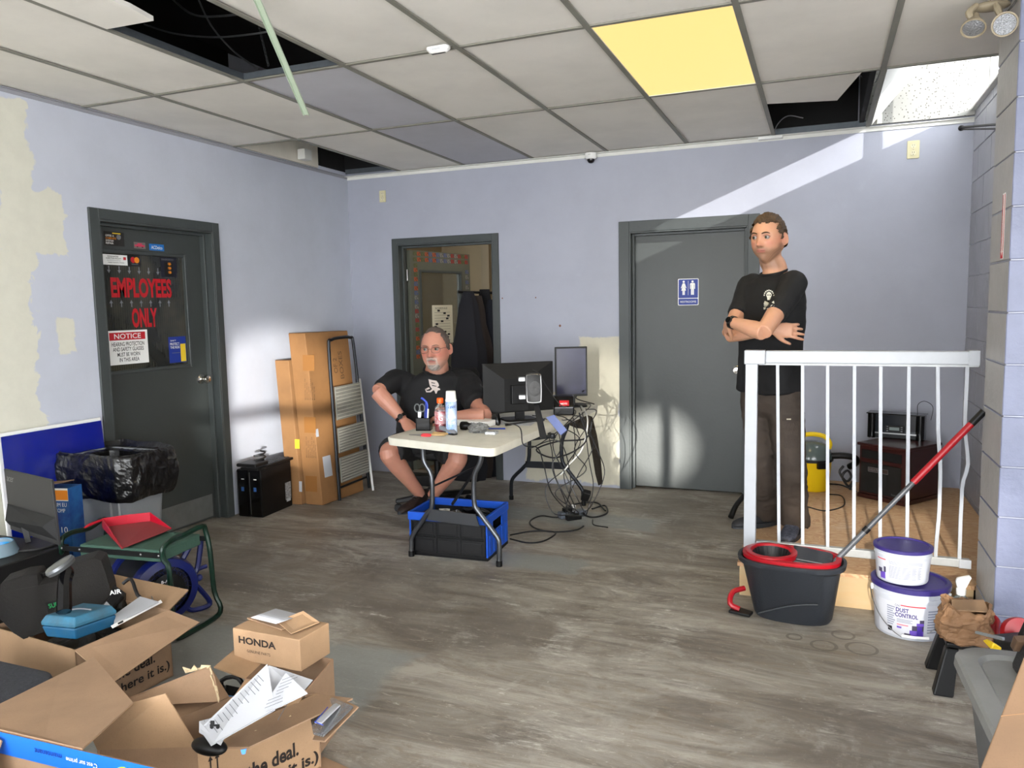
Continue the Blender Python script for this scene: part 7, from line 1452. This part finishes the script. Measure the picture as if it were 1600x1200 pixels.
def hair_shell(name, M, parent, m, cond, off=.008, amp=.004, sc=60, thick=.012, k={}):
    X, Y, Z = head_points(nu=120, nv=90, **k); b = MB(); nv, nu = X.shape; idx = {}; keepv = np.zeros_like(X)
    for i in range(nv):
        for j in range(nu): keepv[i, j] = cond(X[i, j], Y[i, j], Z[i, j])
    V, F = [], []
    def vid(i, j):
        if (i, j) not in idx:
            p = Vector((X[i, j], Y[i, j], Z[i, j])); n = Vector((X[i, j] / .076 ** 2, Y[i, j] / .099 ** 2, Z[i, j] / .12 ** 2)).normalized(); e = min(1, max(0, keepv[i, j]))
            r = off * min(1, e * 1.4) + thick * .0 + amp * mnoise.noise(p * sc) * e + amp * .6 * mnoise.noise(p * sc * 2.7) * e - .001 * (1 - e)
            idx[(i, j)] = len(V); V.append(M @ (p + n * r))
        return idx[(i, j)]
    for i in range(nv - 1):
        for j in range(nu):
            q = [(i, j), (i, (j + 1) % nu), (i + 1, (j + 1) % nu), (i + 1, j)]
            if min(keepv[a] for a in q) > 0.02: F.append(tuple(vid(*a) for a in q))
    # crown cap
    if keepv[0].min() > .02: F.append(tuple(vid(0, j) for j in reversed(range(nu))))
    b.add(V, F); b.fixn = True; o = b.build(name, m, parent, smooth=False); o.data.shade_smooth(); return o
def eyes(M, parent, look, brow_m, brow_w=.0032, iris=(70, 60, 44), gap=.0):
    for s in (-1, 1):
        c = Vector((s * .0310, -.0785, .0080)); e = MB(); e.sphere((0, 0, 0), .0112, 8, (1, 1, 1), M @ Matrix.Translation(c)); e = e.build('eye', mat('eye_white', (150, 142, 138), .3), parent, smooth=True)
        ld = Vector(look).normalized(); q = MB(); q.lathe([(0, -.001), (.0070, -.001), (.0060, .0010), (0, .0014)], M @ Matrix.Translation(c + ld * .0109) @ ld.to_track_quat('Z', 'Y').to_matrix().to_4x4(), 12); q.build('iris', mat('iris_%d' % iris[0], iris, .15), e)
        MB().tube([M @ Vector((s * x, y, z)) for x, y, z in ((.017, -.0895, .0130), (.024, -.0925, .0165), (.031, -.0925, .0175), (.040, -.0885, .0155), (.046, -.0805, .0100))], .0017, 5, smooth=3).build('eyelid', mat('lid_skin', (150, 96, 82), .6), parent, smooth=True)
        MB().tube([M @ Vector((s * x, y, z)) for x, y, z in ((.012, -.1000, .0245), (.024, -.1005, .0290), (.036, -.0960, .0300), (.047, -.0850, .0250))], [brow_w * .7, brow_w, brow_w * .9, brow_w * .4], 6, smooth=3).build('eyebrow', brow_m, parent, smooth=True)
def decal(name, target_co_obj, polys, m, parent, off=.0025, sub=3):
    """flat print laid on a garment: each polygon given in photograph pixels is dropped on to the cloth along the sight line"""
    me = target_co_obj.data; W = WM(target_co_obj.parent); T = BVHTree.FromPolygons([W @ v.co for v in me.vertices], [tuple(p.vertices) for p in me.polygons]); b = MB()
    for poly in polys:
        c = (sum(p[0] for p in poly) / len(poly), sum(p[1] for p in poly) / len(poly)); hits = []
        for u, v in list(poly) + [c]:
            d = ray(u, v).normalized(); h = T.ray_cast(CP, d)
            hits.append(h[0] - d * off if h[0] else None)
        if any(h is None for h in hits): continue
        n = len(poly); b.add(hits, [(i, (i + 1) % n, n) for i in range(n)])
    return b.build(name, m, parent)
def wristwatch(parent, c, axis, r, label_m, face_dir, band_m):
    axis = Vector(axis).normalized(); M = frame(c, axis.orthogonal(), axis.cross(axis.orthogonal())); b = MB(); b.lathe([(r, -.011), (r + .003, -.010), (r + .003, .010), (r, .011)], M, 24, cap=False); o = b.build('watch_band', band_m, parent, smooth=True)
    fd = Vector(face_dir); fd = (fd - axis * fd.dot(axis)).normalized(); F = frame(c + fd * (r + .002), axis, fd.cross(axis)); 
    if (F.to_3x3() @ Vector((0, 0, 1))).dot(fd) < 0: F = frame(c + fd * (r + .002), axis, -fd.cross(axis))
    MB().lathe([(0, 0), (.0175, 0), (.018, .004), (.0165, .009), (0, .0092)], F, 24).build('watch_case', mat('watch_metal', (60, 60, 62), .3, .8), o, smooth=True); MB().lathe([(0, .0092), (.0145, .0092), (0, .0098)], F, 20).build('watch_face', M_blkg, o)
M_skin = skin_mat('skin'); 
def tee_mat(name, c): return mat(name, c, .85, bump=.18, bscale=600, sheen=.0, var=.25, vscale=7, rgb2=(c[0] + 8, c[1] + 8, c[2] + 9))
M_tee = tee_mat('black_tee', (10, 10, 12)); M_tee2 = tee_mat('black_tee_worn', (15, 15, 17)); M_brn = mat('brown_canvas', (66, 56, 48), .8, var=.6, vscale=9, rgb2=(42, 35, 30), bump=.2, bscale=500); M_shorts = mat('black_shorts', (20, 20, 22), .8, bump=.15, bscale=400)
# ------------------------------------------------------------------ standing man
mp = PZ(1212, 836, PT); P1 = thing('person', 'man standing with arms crossed in black shirt and brown trousers', 'person', (mp.x, mp.y, PT))
Bf = Vector((-.60, -.80, 0)).normalized(); Lf = Vector((-Bf.y, Bf.x, 0)) * 1; 
if Lf.x < 0: Lf = -Lf
headc = PD(1200.5, 374, 4.13); hy = math.atan2(-.62, -.78); HD1 = Vector((-.36, -.93, -.03)).normalized()
def head_matrix(c, look, up, s):
    y = -Vector(look).normalized(); z = Vector(up); z = (z - y * z.dot(y)).normalized(); x = y.cross(z); return Matrix(((x.x, y.x, z.x, c[0]), (x.y, y.y, z.y, c[1]), (x.z, y.z, z.z, c[2]), (0, 0, 0, 1))) @ Matrix.Scale(s, 4)
HM = head_matrix(headc, HD1, (.02, 0, 1), 1.085)
lsh, lel, lwr = PD(1240, 446, 4.03), PD(1193, 519, 3.80), PD(1142, 503, 3.97)
rsh, rel, rwr = PD(1173, 447, 4.31), PD(1139, 523, 4.16), PD(1205, 515, 3.95)
neck = PD(1211, 424, 4.17); chest = PD(1207, 470, 4.17); waist = PD(1202, 560, 4.17); hip = PD(1204, 612, 4.18)
b = MB(); add_head(b, HM, smile=1.0)
limb(b, [HM @ Vector((0, .018, -.05)), HM @ Vector((0, .030, -.10)), neck + Vector((0, 0, .0)), chest], [.058, .060, .066, .09], 16)
limb(b, [chest + Lf * .05, lsh, lsh + (lel - lsh) * .5, lel], [.06, .058, .050, .040]); limb(b, [lel, lel + (lwr - lel) * .3, lel + (lwr - lel) * .7, lwr], [.042, .044, .034, .027])
limb(b, [chest - Lf * .05, rsh, rsh + (rel - rsh) * .5, rel], [.06, .057, .050, .041]); limb(b, [rel, rel + (rwr - rel) * .3, rel + (rwr - rel) * .7, rwr], [.042, .043, .034, .027])
add_hand(b, rwr + (rwr - rel).normalized() * .012, PD(1250, 518, 3.93) - rwr, F_, -1, .98, .22, .12, [.10, .18, .24, .30])
add_hand(b, lwr + (lwr - lel).normalized() * .010, PD(1131, 520, 4.12) - lwr, F_ * .6 + Lf * .6, 1, .95, .5)
stub1 = lambda x, y, z: np.clip(sm(-.036, -.060, z) * sm(.03, -.02, y) * (1 - .75 * g2(np.abs(x), z, .036, -.034, .012, .012)) + g2(x, z, 0, -.0445, .026, .006) + sm(-.01, -.03, z) * g2(np.abs(x), y, .072, -.02, .02, .02), 0, 1)
ph = head_paint(HM, (188, 140, 112), (188, 112, 92), (176, 104, 92), (104, 78, 58), .8, stub1)
body1, _ = fuse('body', b, M_skin, P1, .0042, 3, paint=ph)
M_hair1 = mat('brown_hair', (84, 62, 40), .65, var=.9, vscale=70, rgb2=(46, 34, 24), bump=.8, bscale=160)
def hc1(x, y, z):
    e = (z - (.062 + .20 * max(0, abs(x) - .048) + 0)) * 60 if y < -.03 else (z + .006) * 60 if y < -.008 else (z - .030) * 60 if y < .026 else (z - (-.045 + .0)) * 60 if y >= .026 else (z + .02) * 40
    if y < -.03: e = (z - (.073 + .004 * math.sin(x * 190) + .8 * max(0, abs(x) - .052))) * 70; e = max(e, min((abs(x) - .060) * 160, (z - .015 - (-.03 - y) * 1.2) * 60))
    return max(0, min(1, e))
hair_shell('hair', HM, P1, M_hair1, hc1, .011, .005, 70, k=dict(smile=.5))
eyes(HM, P1, (-.38, -1, -.04), M_hair1, .0040, (60, 62, 54))
# shirt
b = MB(); U = Vector((0, 0, 1)); sh = Lf
RT = []
for p, rx, ry in ((neck + Vector((0, 0, -.010)), .066, .062), (neck + Vector((0, 0, -.035)), .115, .078), (PD(1208, 443, 4.17), .175, .098), (PD(1207, 470, 4.165), .188, .120), (PD(1205, 510, 4.16), .182, .128), (PD(1203, 555, 4.16), .172, .128), (PD(1201, 590, 4.165), .176, .130), (PD(1200, 611, 4.17), .178, .130), (PD(1200, 613, 4.17), .16, .115)): RT.append(sect(p, rx, ry, sh, 32, 2.5))
b.rings(RT)
limb(b, [chest + sh * .09 + U * .06, lsh + U * .004, lsh + (lel - lsh) * .35, lsh + (lel - lsh) * .64], [.075, .072, .064, .060]); limb(b, [chest - sh * .09 + U * .06, rsh + U * .004, rsh + (rel - rsh) * .35, rsh + (rel - rsh) * .60], [.075, .071, .062, .058])
shirt1, _ = fuse('shirt', b, M_tee, P1, .008, 5, .0055, (8, 8, 7), seed=3)
MB().tube([HM @ Vector((0, 0, 0)) * 0 + q for q in sect(neck + Vector((0, 0, -.004)) + Bf * .012, .069, .066, sh, 24, 2.1, tilt=Vector((Bf.x * .28, Bf.y * .28, 1)))], .007, 6, closed=True).build('collar', mat('collar_black', (14, 14, 15), .85), P1, smooth=True)
# skull style round print, drawn as a plain badge of small shapes
def circ(cx, cy, r, n=10, ry=None): return [(cx + r * math.cos(2 * PI * k / n), cy + (ry or r) * math.sin(2 * PI * k / n)) for k in range(n)]
S1 = [circ(1201.5, 461, 4.2, 12, 5), [(1198.5, 464), (1204.5, 464), (1203.8, 469), (1199.2, 469)], [(1193, 475), (1195, 470), (1210, 477), (1208, 481)], [(1209, 470), (1210, 474), (1195, 480), (1193, 477)], [(1193.5, 475.5), (1208, 476), (1204, 479), (1196, 479)], [(1193, 480), (1202, 481), (1202, 484), (1193, 483.5)]]
for k in range(9): a = PI + .1 + k * (PI - .2) / 8; S1.append([(1201.5 + 7.4 * math.cos(a) + dx, 462 + 8.4 * math.sin(a) + dy) for dx, dy in ((-1, -1), (1, -1), (1, 1), (-1, 1))])
decal('shirt_print', shirt1, S1, mat('print_cream', (214, 214, 204), .8), P1); decal('shirt_print', shirt1, [circ(1200, 461, 1.1, 8), circ(1203.2, 461, 1.1, 8), circ(1201.6, 465, .5, 6)], M_ink, P1, .0045)
# trousers
lh, rh = hip + sh * .085, hip - sh * .085
lk, rk = PD(1235, 722, 4.06), PD(1189, 722, 4.20); la_, ra_ = PZ(1241, 836, PT), PZ(1197, 823, PT); la_ = Vector((la_.x, la_.y + .03, PT + .05)); ra_ = Vector((ra_.x, ra_.y + .03, PT + .05))
b = MB(); b.rings([sect(hip + U * dz, rx, ry, sh, 28, 2.4) for dz, rx, ry in ((.05, .155, .11), (.0, .168, .120), (-.05, .172, .125), (-.10, .165, .12), (-.13, .12, .09))])
for h_, k_, a_ in ((lh, lk, la_), (rh, rk, ra_)): limb(b, [h_, h_ + (k_ - h_) * .35, k_, k_ + (a_ - k_) * .5, a_ + U * .03, a_ - U * .005], [.095, .094, .080, .082, .080, .078], 18)
tr1, _ = fuse('trousers', b, M_brn, P1, .008, 4, .0075, (7, 7, 10), seed=8)
def patchbox(u0, v0, u1, v1, name, m, obj, off=.006): 
    n = 6; P = [[(u0 + (u1 - u0) * i / n, v0 + (v1 - v0) * j / n) for i in range(n + 1)] for j in range(n + 1)]
    return decal(name, obj, [[P[j][i], P[j][i + 1], P[j + 1][i + 1], P[j + 1][i]] for i in range(n) for j in range(n)], m, P1, off)
patchbox(1222, 648, 1248, 658, 'pocket_flap', mat('brown_canvas_dark', (54, 45, 38), .8), tr1, .010); patchbox(1225, 660, 1247, 700, 'cargo_pocket', M_brn, tr1, .007); patchbox(1229, 654, 1236, 656, 'pocket_tab', mat('tab', (170, 160, 140), .7), tr1, .014)
M_shoe = mat('navy_trainer', (32, 36, 48), .7, var=.7, vscale=60, rgb2=(90, 92, 104)); M_shoe2 = mat('black_trainer', (22, 23, 26), .6, var=.5, vscale=40, rgb2=(60, 60, 64)); M_sole = mat('sole', (40, 42, 46), .6)
def shoe(parent, ankle, toe_dir, m, L=.275, W=.095, floor=None, sole_m=None):
    d = Vector(toe_dir); d.z = 0; d.normalize(); s = Vector((-d.y, d.x, 0)); z0 = floor; A = Vector((ankle.x, ankle.y, z0 + .003)) - d * .055
    def ringf(f, w_, h_): c = A + d * L * f; return [c + s * w_ * .5 * math.cos(t) + U * max(0, h_ * (.5 + .5 * math.sin(t))) for t in [2 * PI * i / 16 for i in range(16)]]
    b = MB(); b.rings([ringf(*q) for q in ((-.02, W * .45, .05), (.03, W * .68, .085), (.16, W * .76, .115), (.30, W * .76, .112), (.45, W * .86, .085), (.65, W * 1.0, .062), (.82, W * .95, .052), (.94, W * .72, .042), (1.0, W * .38, .028))])
    o, _ = fuse('shoe', b, m, parent, .006, 3); b = MB(); b.rings([[A + d * L * f + s * w_ for f, w_ in [(.48 + .54 * math.cos(t), W * .52 * math.sin(t) * (1 + .12 * math.cos(t))) for t in [2 * PI * i / 28 for i in range(28)]]]]*1 + [[A + U * .024 + d * L * f + s * w_ for f, w_ in [(.48 + .53 * math.cos(t), W * .50 * math.sin(t) * (1 + .12 * math.cos(t))) for t in [2 * PI * i / 28 for i in range(28)]]]]); b.build('sole', sole_m or M_sole, o)
    b = MB()
    for k in range(4): c = A + d * L * (.34 + k * .07) + U * (.104 - k * .013); b.tube([c - s * .020, c + s * .020], .0025, 5)
    b.build('laces', mat('lace', (90, 92, 96), .7), o); return o
shoe(P1, ra_, PZ(1140, 832, PT) - PZ(1200, 826, PT), M_shoe2, floor=PT); shoe(P1, la_, Vector((-.18, -.98, 0)), M_shoe, floor=PT)
wristwatch(P1, lwr - (lwr - lel).normalized() * .012, lwr - lel, .031, None, CP - lwr + Vector((0, 0, .6)), M_blk)
# ------------------------------------------------------------------ office chair
CH = Vector((1.36, -1.03, 0)); t = thing('office_chair', 'black swivel office chair under the seated man', 'office chair', tuple(CH))
MB().rbox(CH.x - .24, CH.x + .24, CH.y - .25, CH.y + .22, [(.42, .03), (.435, .0), (.475, -.005), (.495, .02)], .09).build('seat', mat('chair_fabric', (28, 28, 30), .9), t, smooth=True); MB().box(CH.x - .10, CH.x + .10, CH.y - .12, CH.y + .12, .385, .42).build('mechanism', M_blk, t, bevel=.01)
MB().lathe([(0, .10), (.034, .10), (.034, .24), (.024, .25), (.024, .385), (0, .385)], Matrix.Translation(CH), 16).build('column', M_blk, t, smooth=True)
ang0 = math.atan2(PZ(600, 800, 0).y - CH.y, PZ(600, 800, 0).x - CH.x)
for k in range(5):
    a = ang0 + k * 2 * PI / 5; d = Vector((math.cos(a), math.sin(a), 0)); s = Vector((-d.y, d.x, 0)); b = MB(); b.rings([[CH + d * r + s * w_ * x + U * z for x, z in ((-1, z0), (1, z0), (.8, z1), (-.8, z1))] for r, w_, z0, z1 in ((.0, .035, .085, .13), (.20, .028, .075, .11), (.31, .024, .065, .09))]); o = b.build('base_arm', M_blk, t, bevel=.006)
    for q in (-1, 1): MB().lathe([(0, -.009), (.026, -.009), (.028, 0), (.026, .009), (0, .009)], frame(CH + d * .295 + s * q * .015 + U * .0285, d, U) , 16).build('caster', M_blks, o, smooth=True)
MB().rbox(CH.x - .20, CH.x + .20, -.03, .03, [(.62, .02), (.66, 0), (.98, .0), (1.02, .03)], .028, Matrix.Translation((0, CH.y + .33, 0))).build('backrest', mat('chair_fabric', (28, 28, 30), .9), t, smooth=True); MB().tube([(CH.x, CH.y + .12, .40), (CH.x, CH.y + .32, .42), (CH.x, CH.y + .36, .66)], .02, 8, smooth=3).build('back_arm', M_blk, t, smooth=True)
# ------------------------------------------------------------------ seated man
P2 = thing('person', 'heavy grey-bearded man with glasses sitting at the table in black shirt', 'person', (1.4, -1.1, 0))
hc2 = PD(680.5, 546, 5.08); HD2 = Vector((-.40, -.92, -.03)).normalized() if False else (Vector((CX, CY, 0)) - Vector((hc2.x, hc2.y, 0))).normalized(); HD2 = Matrix.Rotation(-.30, 3, 'Z') @ HD2; HM2 = head_matrix(hc2, HD2 + Vector((0, 0, -.02)), (-.03, 0, 1), 1.20)
lsh, lel, lwr = PD(726, 598, 5.27), PZ(757, 650, TZ + .05), PZ(704, 652, TZ + .045); rsh, rel, rwr = PD(622, 592, 5.22), PD(590, 612, 5.06), PD(629, 655, 5.02)
neck = PD(683, 578, 5.20); chest = PD(680, 625, 5.28); hip = PD(668, 692, 5.50)
sh = (lsh - rsh); sh.z = 0; sh.normalize(); Bf2 = Vector((sh.y, -sh.x, 0)); Bf2 = Bf2 if Bf2.dot(CP - chest) > 0 else -Bf2
b = MB(); add_head(b, HM2, fat=.15, smile=-.2)
limb(b, [HM2 @ Vector((0, .018, -.04)), HM2 @ Vector((0, .026, -.09)), neck, chest], [.064, .068, .080, .12], 16)
limb(b, [chest + sh * .06, lsh, lsh + (lel - lsh) * .5, lel], [.08, .068, .062, .050]); limb(b, [lel, lel + (lwr - lel) * .35, lel + (lwr - lel) * .75, lwr], [.050, .052, .040, .032])
limb(b, [chest - sh * .06, rsh - U * .01, rsh + (rel - rsh) * .5, rel], [.07, .050, .052, .050]); limb(b, [rel, rel + (rwr - rel) * .35, rel + (rwr - rel) * .75, rwr], [.053, .054, .042, .033])
add_hand(b, rwr + (rwr - rel).normalized() * .012, (rwr - rel).normalized() + Vector((.15, -.2, -.1)), Vector((0, .3, -1)), 1, 1.08, .3)
add_hand(b, lwr + (lwr - lel).normalized() * .012, (lwr - lel) + Vector((0, 0, -.01)), Vector((0, 0, -1)), 1, 1.08, .18)
kR, kL = PD(607, 708, 5.18), PD(716, 716, 5.14); aR, aL = PD(657, 773, 5.42), PD(676, 775, 5.36)
hL, hR = hip + sh * .11, hip - sh * .11
for h_, k_, a_ in ((hR, kR, aR), (hL, kL, aL)): limb(b, [h_, h_ + (k_ - h_) * .6, k_, k_ + (a_ - k_) * .3, k_ + (a_ - k_) * .7, a_], [.08, .078, .062, .066, .048, .040], 16)
b.rings([sect(hip + U * z, .16, .12, sh, 24) for z in (-.04, .15)]); limb(b, [hip + U * .1, chest], [.13, .14], 16)
goat = lambda x, y, z: np.clip((sm(-.074, -.082, z) * sm(.038, .028, np.abs(x)) + g2(x, z, 0, -.0430, .026, .0065) * 1.0 + sm(.032, .027, np.abs(x)) * sm(.018, .023, np.abs(x)) * sm(-.040, -.05, z)) * sm(-.02, -.05, y) * 1.1 + .25 * sm(-.05, -.07, z) * sm(.02, -.03, y) + .8 * sm(.02, .04, z) * 0, 0, 1)
ph2 = head_paint(HM2, (182, 128, 108), (180, 96, 84), (168, 100, 94), (196, 186, 176), .95, goat)
body2, _ = fuse('body', b, M_skin, P2, .0048, 3, paint=ph2)
M_hair2 = mat('grey_hair', (98, 84, 76), .7, var=.9, vscale=60, rgb2=(60, 52, 48), bump=.6, bscale=180); M_hair2b = mat('grey_stubble', (168, 158, 150), .7, var=.8, vscale=90, rgb2=(120, 112, 104), bump=.8, bscale=200)
def hcn(x, y, z):
    side = min((abs(x) - .045) * 60, (z + .012 + .4 * y) * 60, (y + .032 + .25 * z) * 50) ; back = min((y - .01) * 50, (z + .06) * 50); top = min((z - .088) * 40, (y + .060) * 30) * .5
    return max(0, min(1, max(side, back, top)))
hair_shell('hair', HM2, P2, M_hair2, hcn, .007, .002, 90, k=dict(fat=.15, smile=-.2))
def gc(x, y, z): return max(0, min(1, min((-.076 - z) * 90, (.034 - abs(x)) * 90, (-.045 - y) * 60)))
hair_shell('beard', HM2, P2, M_hair2b, gc, .011, .003, 90, k=dict(fat=.15, smile=-.2))
MB().tube([HM2 @ Vector((s * .026, -.0935 + abs(s) * .004, -.0475 - abs(s) * .008)) if True else None for s in (-1, -.5, 0, .5, 1)], [.002, .0042, .0046, .0042, .002], 6, smooth=3).build('moustache', M_hair2b, P2, smooth=True)
eyes(HM2, P2, (-.35, -1, 0), M_hair2, .0026, (60, 66, 70))
M_gl = mat('glasses_frame', (44, 34, 34), .3, .5); b = MB()
for s in (-1, 1): b.tube([HM2 @ Vector((s * (.033 + .0245 * math.copysign(abs(math.cos(a)) ** .8, math.cos(a))), -.1045 + .004 * math.cos(a) + .006 * 0, .004 + .0165 * math.copysign(abs(math.sin(a)) ** .8, math.sin(a)))) for a in [k * PI / 10 for k in range(20)]], .0013, 5, closed=True); b.tube([HM2 @ Vector(q) for q in ((s * .057, -.100, .010), (s * .074, -.070, .012), (s * .082, .004, .008))], .0014, 5)
b.tube([HM2 @ Vector(q) for q in ((-.0095, -.106, .008), (0, -.1105, .010), (.0095, -.106, .008))], .0013, 5); b.build('glasses', M_gl, P2, smooth=True)
b = MB(); U = Vector((0, 0, 1)); RT = []
up2 = (neck - hip).normalized()
for p, rx, ry in ((neck + U * -.005, .088, .082), (neck - U * .04, .15, .10), (PD(680, 602, 5.25), .215, .135), (chest, .240, .175), (PD(677, 655, 5.33), .255, .205), (PD(673, 680, 5.40), .245, .205), (PD(670, 700, 5.46), .23, .19), (PD(670, 704, 5.47), .2, .16)): RT.append(sect(p, rx, ry, sh, 32, 2.3))
b.rings(RT); limb(b, [chest + sh * .12 + U * .07, lsh + U * .005, lsh + (lel - lsh) * .4, lsh + (lel - lsh) * .72], [.095, .093, .090, .092]); limb(b, [chest - sh * .12 + U * .06, rsh - U * .01, rsh + (rel - rsh) * .4, rsh + (rel - rsh) * .85], [.095, .080, .070, .066])
shirt2, _ = fuse('shirt', b, M_tee2, P2, .009, 5, .0065, (7, 7, 6), seed=5)
MB().tube(sect(neck + U * .004 + Bf2 * .016, .090, .086, sh, 24, 2.1, tilt=Vector((Bf2.x * .35, Bf2.y * .35, 1))), .008, 6, closed=True).build('collar', mat('collar_black', (14, 14, 15), .85), P2, smooth=True)
LG_ = [[(669.5, 592.5), (676, 594), (682, 595), (685, 599), (686, 603), (682, 606), (676, 606), (671, 601)], [(671, 602), (680, 604), (687, 607), (688, 609), (682, 611), (676, 609)], [(664.5, 608), (670, 605), (672, 607), (668, 609)], [(664, 608), (666, 609), (668, 612), (665.5, 611.5)], [(665.5, 611), (672, 611), (676, 607), (678, 609), (673, 613), (666, 613)], [(676, 608), (684, 610), (682, 615), (680.5, 615), (679, 611)]]
decal('shirt_print', shirt2, LG_, mat('print_pale', (190, 178, 172), .8), P2); decal('shirt_print', shirt2, [[(674, 597), (680, 598.5), (680, 599.5), (674, 598.5)], [(675, 601.5), (682, 603), (682, 604), (675, 603)]], M_ink, P2, .0045)
b = MB(); b.rings([sect(hip + U * z, .22 + dx, .19, sh, 28) for z, dx in ((-.07, -.05), (-.05, 0), (.03, .01), (.08, -.0))])
for h_, k_, f in ((hR, kR, .93), (hL, kL, .93)): limb(b, [h_, h_ + (k_ - h_) * .5, h_ + (k_ - h_) * f], [.125, .112, .098], 18)
fuse('shorts', b, M_shorts, P2, .009, 4, .006, (8, 8, 8), seed=2)
fR = Vector((aR.x, aR.y, 0)); fL = Vector((aL.x, aL.y, 0)); M_orl = mat('black_orange', (28, 24, 24), .6, var=.5, vscale=30, rgb2=(70, 44, 34))
def seated_shoe(a, d): o = shoe(P2, a, d, M_orl, floor=max(.005, a.z - .095)); return o
seated_shoe(aR, (-.25, -1, 0)); seated_shoe(aL, (.35, -1, 0))
wristwatch(P2, rwr - (rwr - rel).normalized() * .015, rwr - rel, .037, None, CP - rwr + Vector((-.5, 0, .6)), M_blk)
# ------------------------------------------------------------------ coats and racks in the room behind
for k, (u, v0, v1, w_, dp_, col, lab) in enumerate(((731, 456, 752, .13, 6.6, (20, 20, 26), 'dark jacket hanging at left of the coat rack in back room'), (744, 462, 755, .12, 6.7, (44, 36, 32), 'brownish black coat hanging in middle of back room rack'), (757, 452, 755, .11, 6.8, (14, 14, 18), 'black coat hanging at right of the back room rack'), (768, 468, 752, .10, 6.75, (22, 24, 32), 'dark navy jacket at the far right of back room rack'))):
    a, c_ = PD(u, v0, dp_), PD(u, v1, dp_); b = MB(); R = []
    for i in range(14): f = i / 13; p = a + (c_ - a) * f; w2 = w_ * (.35 + .75 * min(1, f * 4)) * (1 + .12 * math.sin(i * 1.7 + k)); R.append([p + Vector((w2 * math.cos(q) * (1 + .15 * math.sin(5 * q + k)), w2 * .55 * math.sin(q), 0)) for q in [2 * PI * j / 24 for j in range(24)]])
    b.rings(R); tag(b.build('hanging_coat', mat('coat_%d' % k, col, .9), smooth=True), lab, 'coat', 'coats on the back room rack')
tag(MB().tube([PD(715, 456, 6.7), PD(780, 458, 6.9)], .012, 8).build('coat_rail', M_btube), 'dark rail carrying the coats in the back room', 'rail')
for k, (u, v, m_, lab) in enumerate(((738, 577, M_red, 'red and white box, upper one of the back room shelf'), (732, 584, M_wht, 'white box end in the middle of back room pile'), (742, 588, M_red, 'red box end at the right of back room pile'), (735, 600, M_red, 'lowest red box end in the back room pile'))):
    p = PD(u, v, 6.82); tag(MB().box(-.04, .04, -.1, .1, -.018, .018, rotM(p, .1)).build('small_box', m_), lab, 'box', 'boxes in the back room')
tag(MB().box(1.12, 1.34, .22, .46, .0065, .79).build('low_cabinet', M_blks), 'black cabinet under the small boxes in the back room', 'cabinet')
pp0, pp1 = PY(722, 402, 2.58), PY(733, 444, 2.58); pp0 = PY(716, 404, 2.585); pp1 = PY(733, 446, 2.585); t = thing('wall_poster', 'small poster with red and black artwork in the back room', 'poster', (pp0.x, 2.58, pp1.z)); MB().box(pp0.x, pp1.x, 2.585, 2.592, pp1.z, pp0.z).build('sheet', M_paper, t); MB().box(pp0.x + .02, pp1.x - .02, 2.58, 2.585, pp1.z + .05, pp0.z - .03).build('artwork', mat('poster_art', (120, 40, 44), .6, var=1, vscale=9, rgb2=(20, 20, 24)), t)
tag(MB().box(PY(752, 400, 2.55).x, PY(764, 400, 2.55).x, 2.54, 2.59, .02, 2.75).build('wall_post', mat('post_tan', (140, 128, 106), .7)), 'pale vertical post on back room wall', 'post')
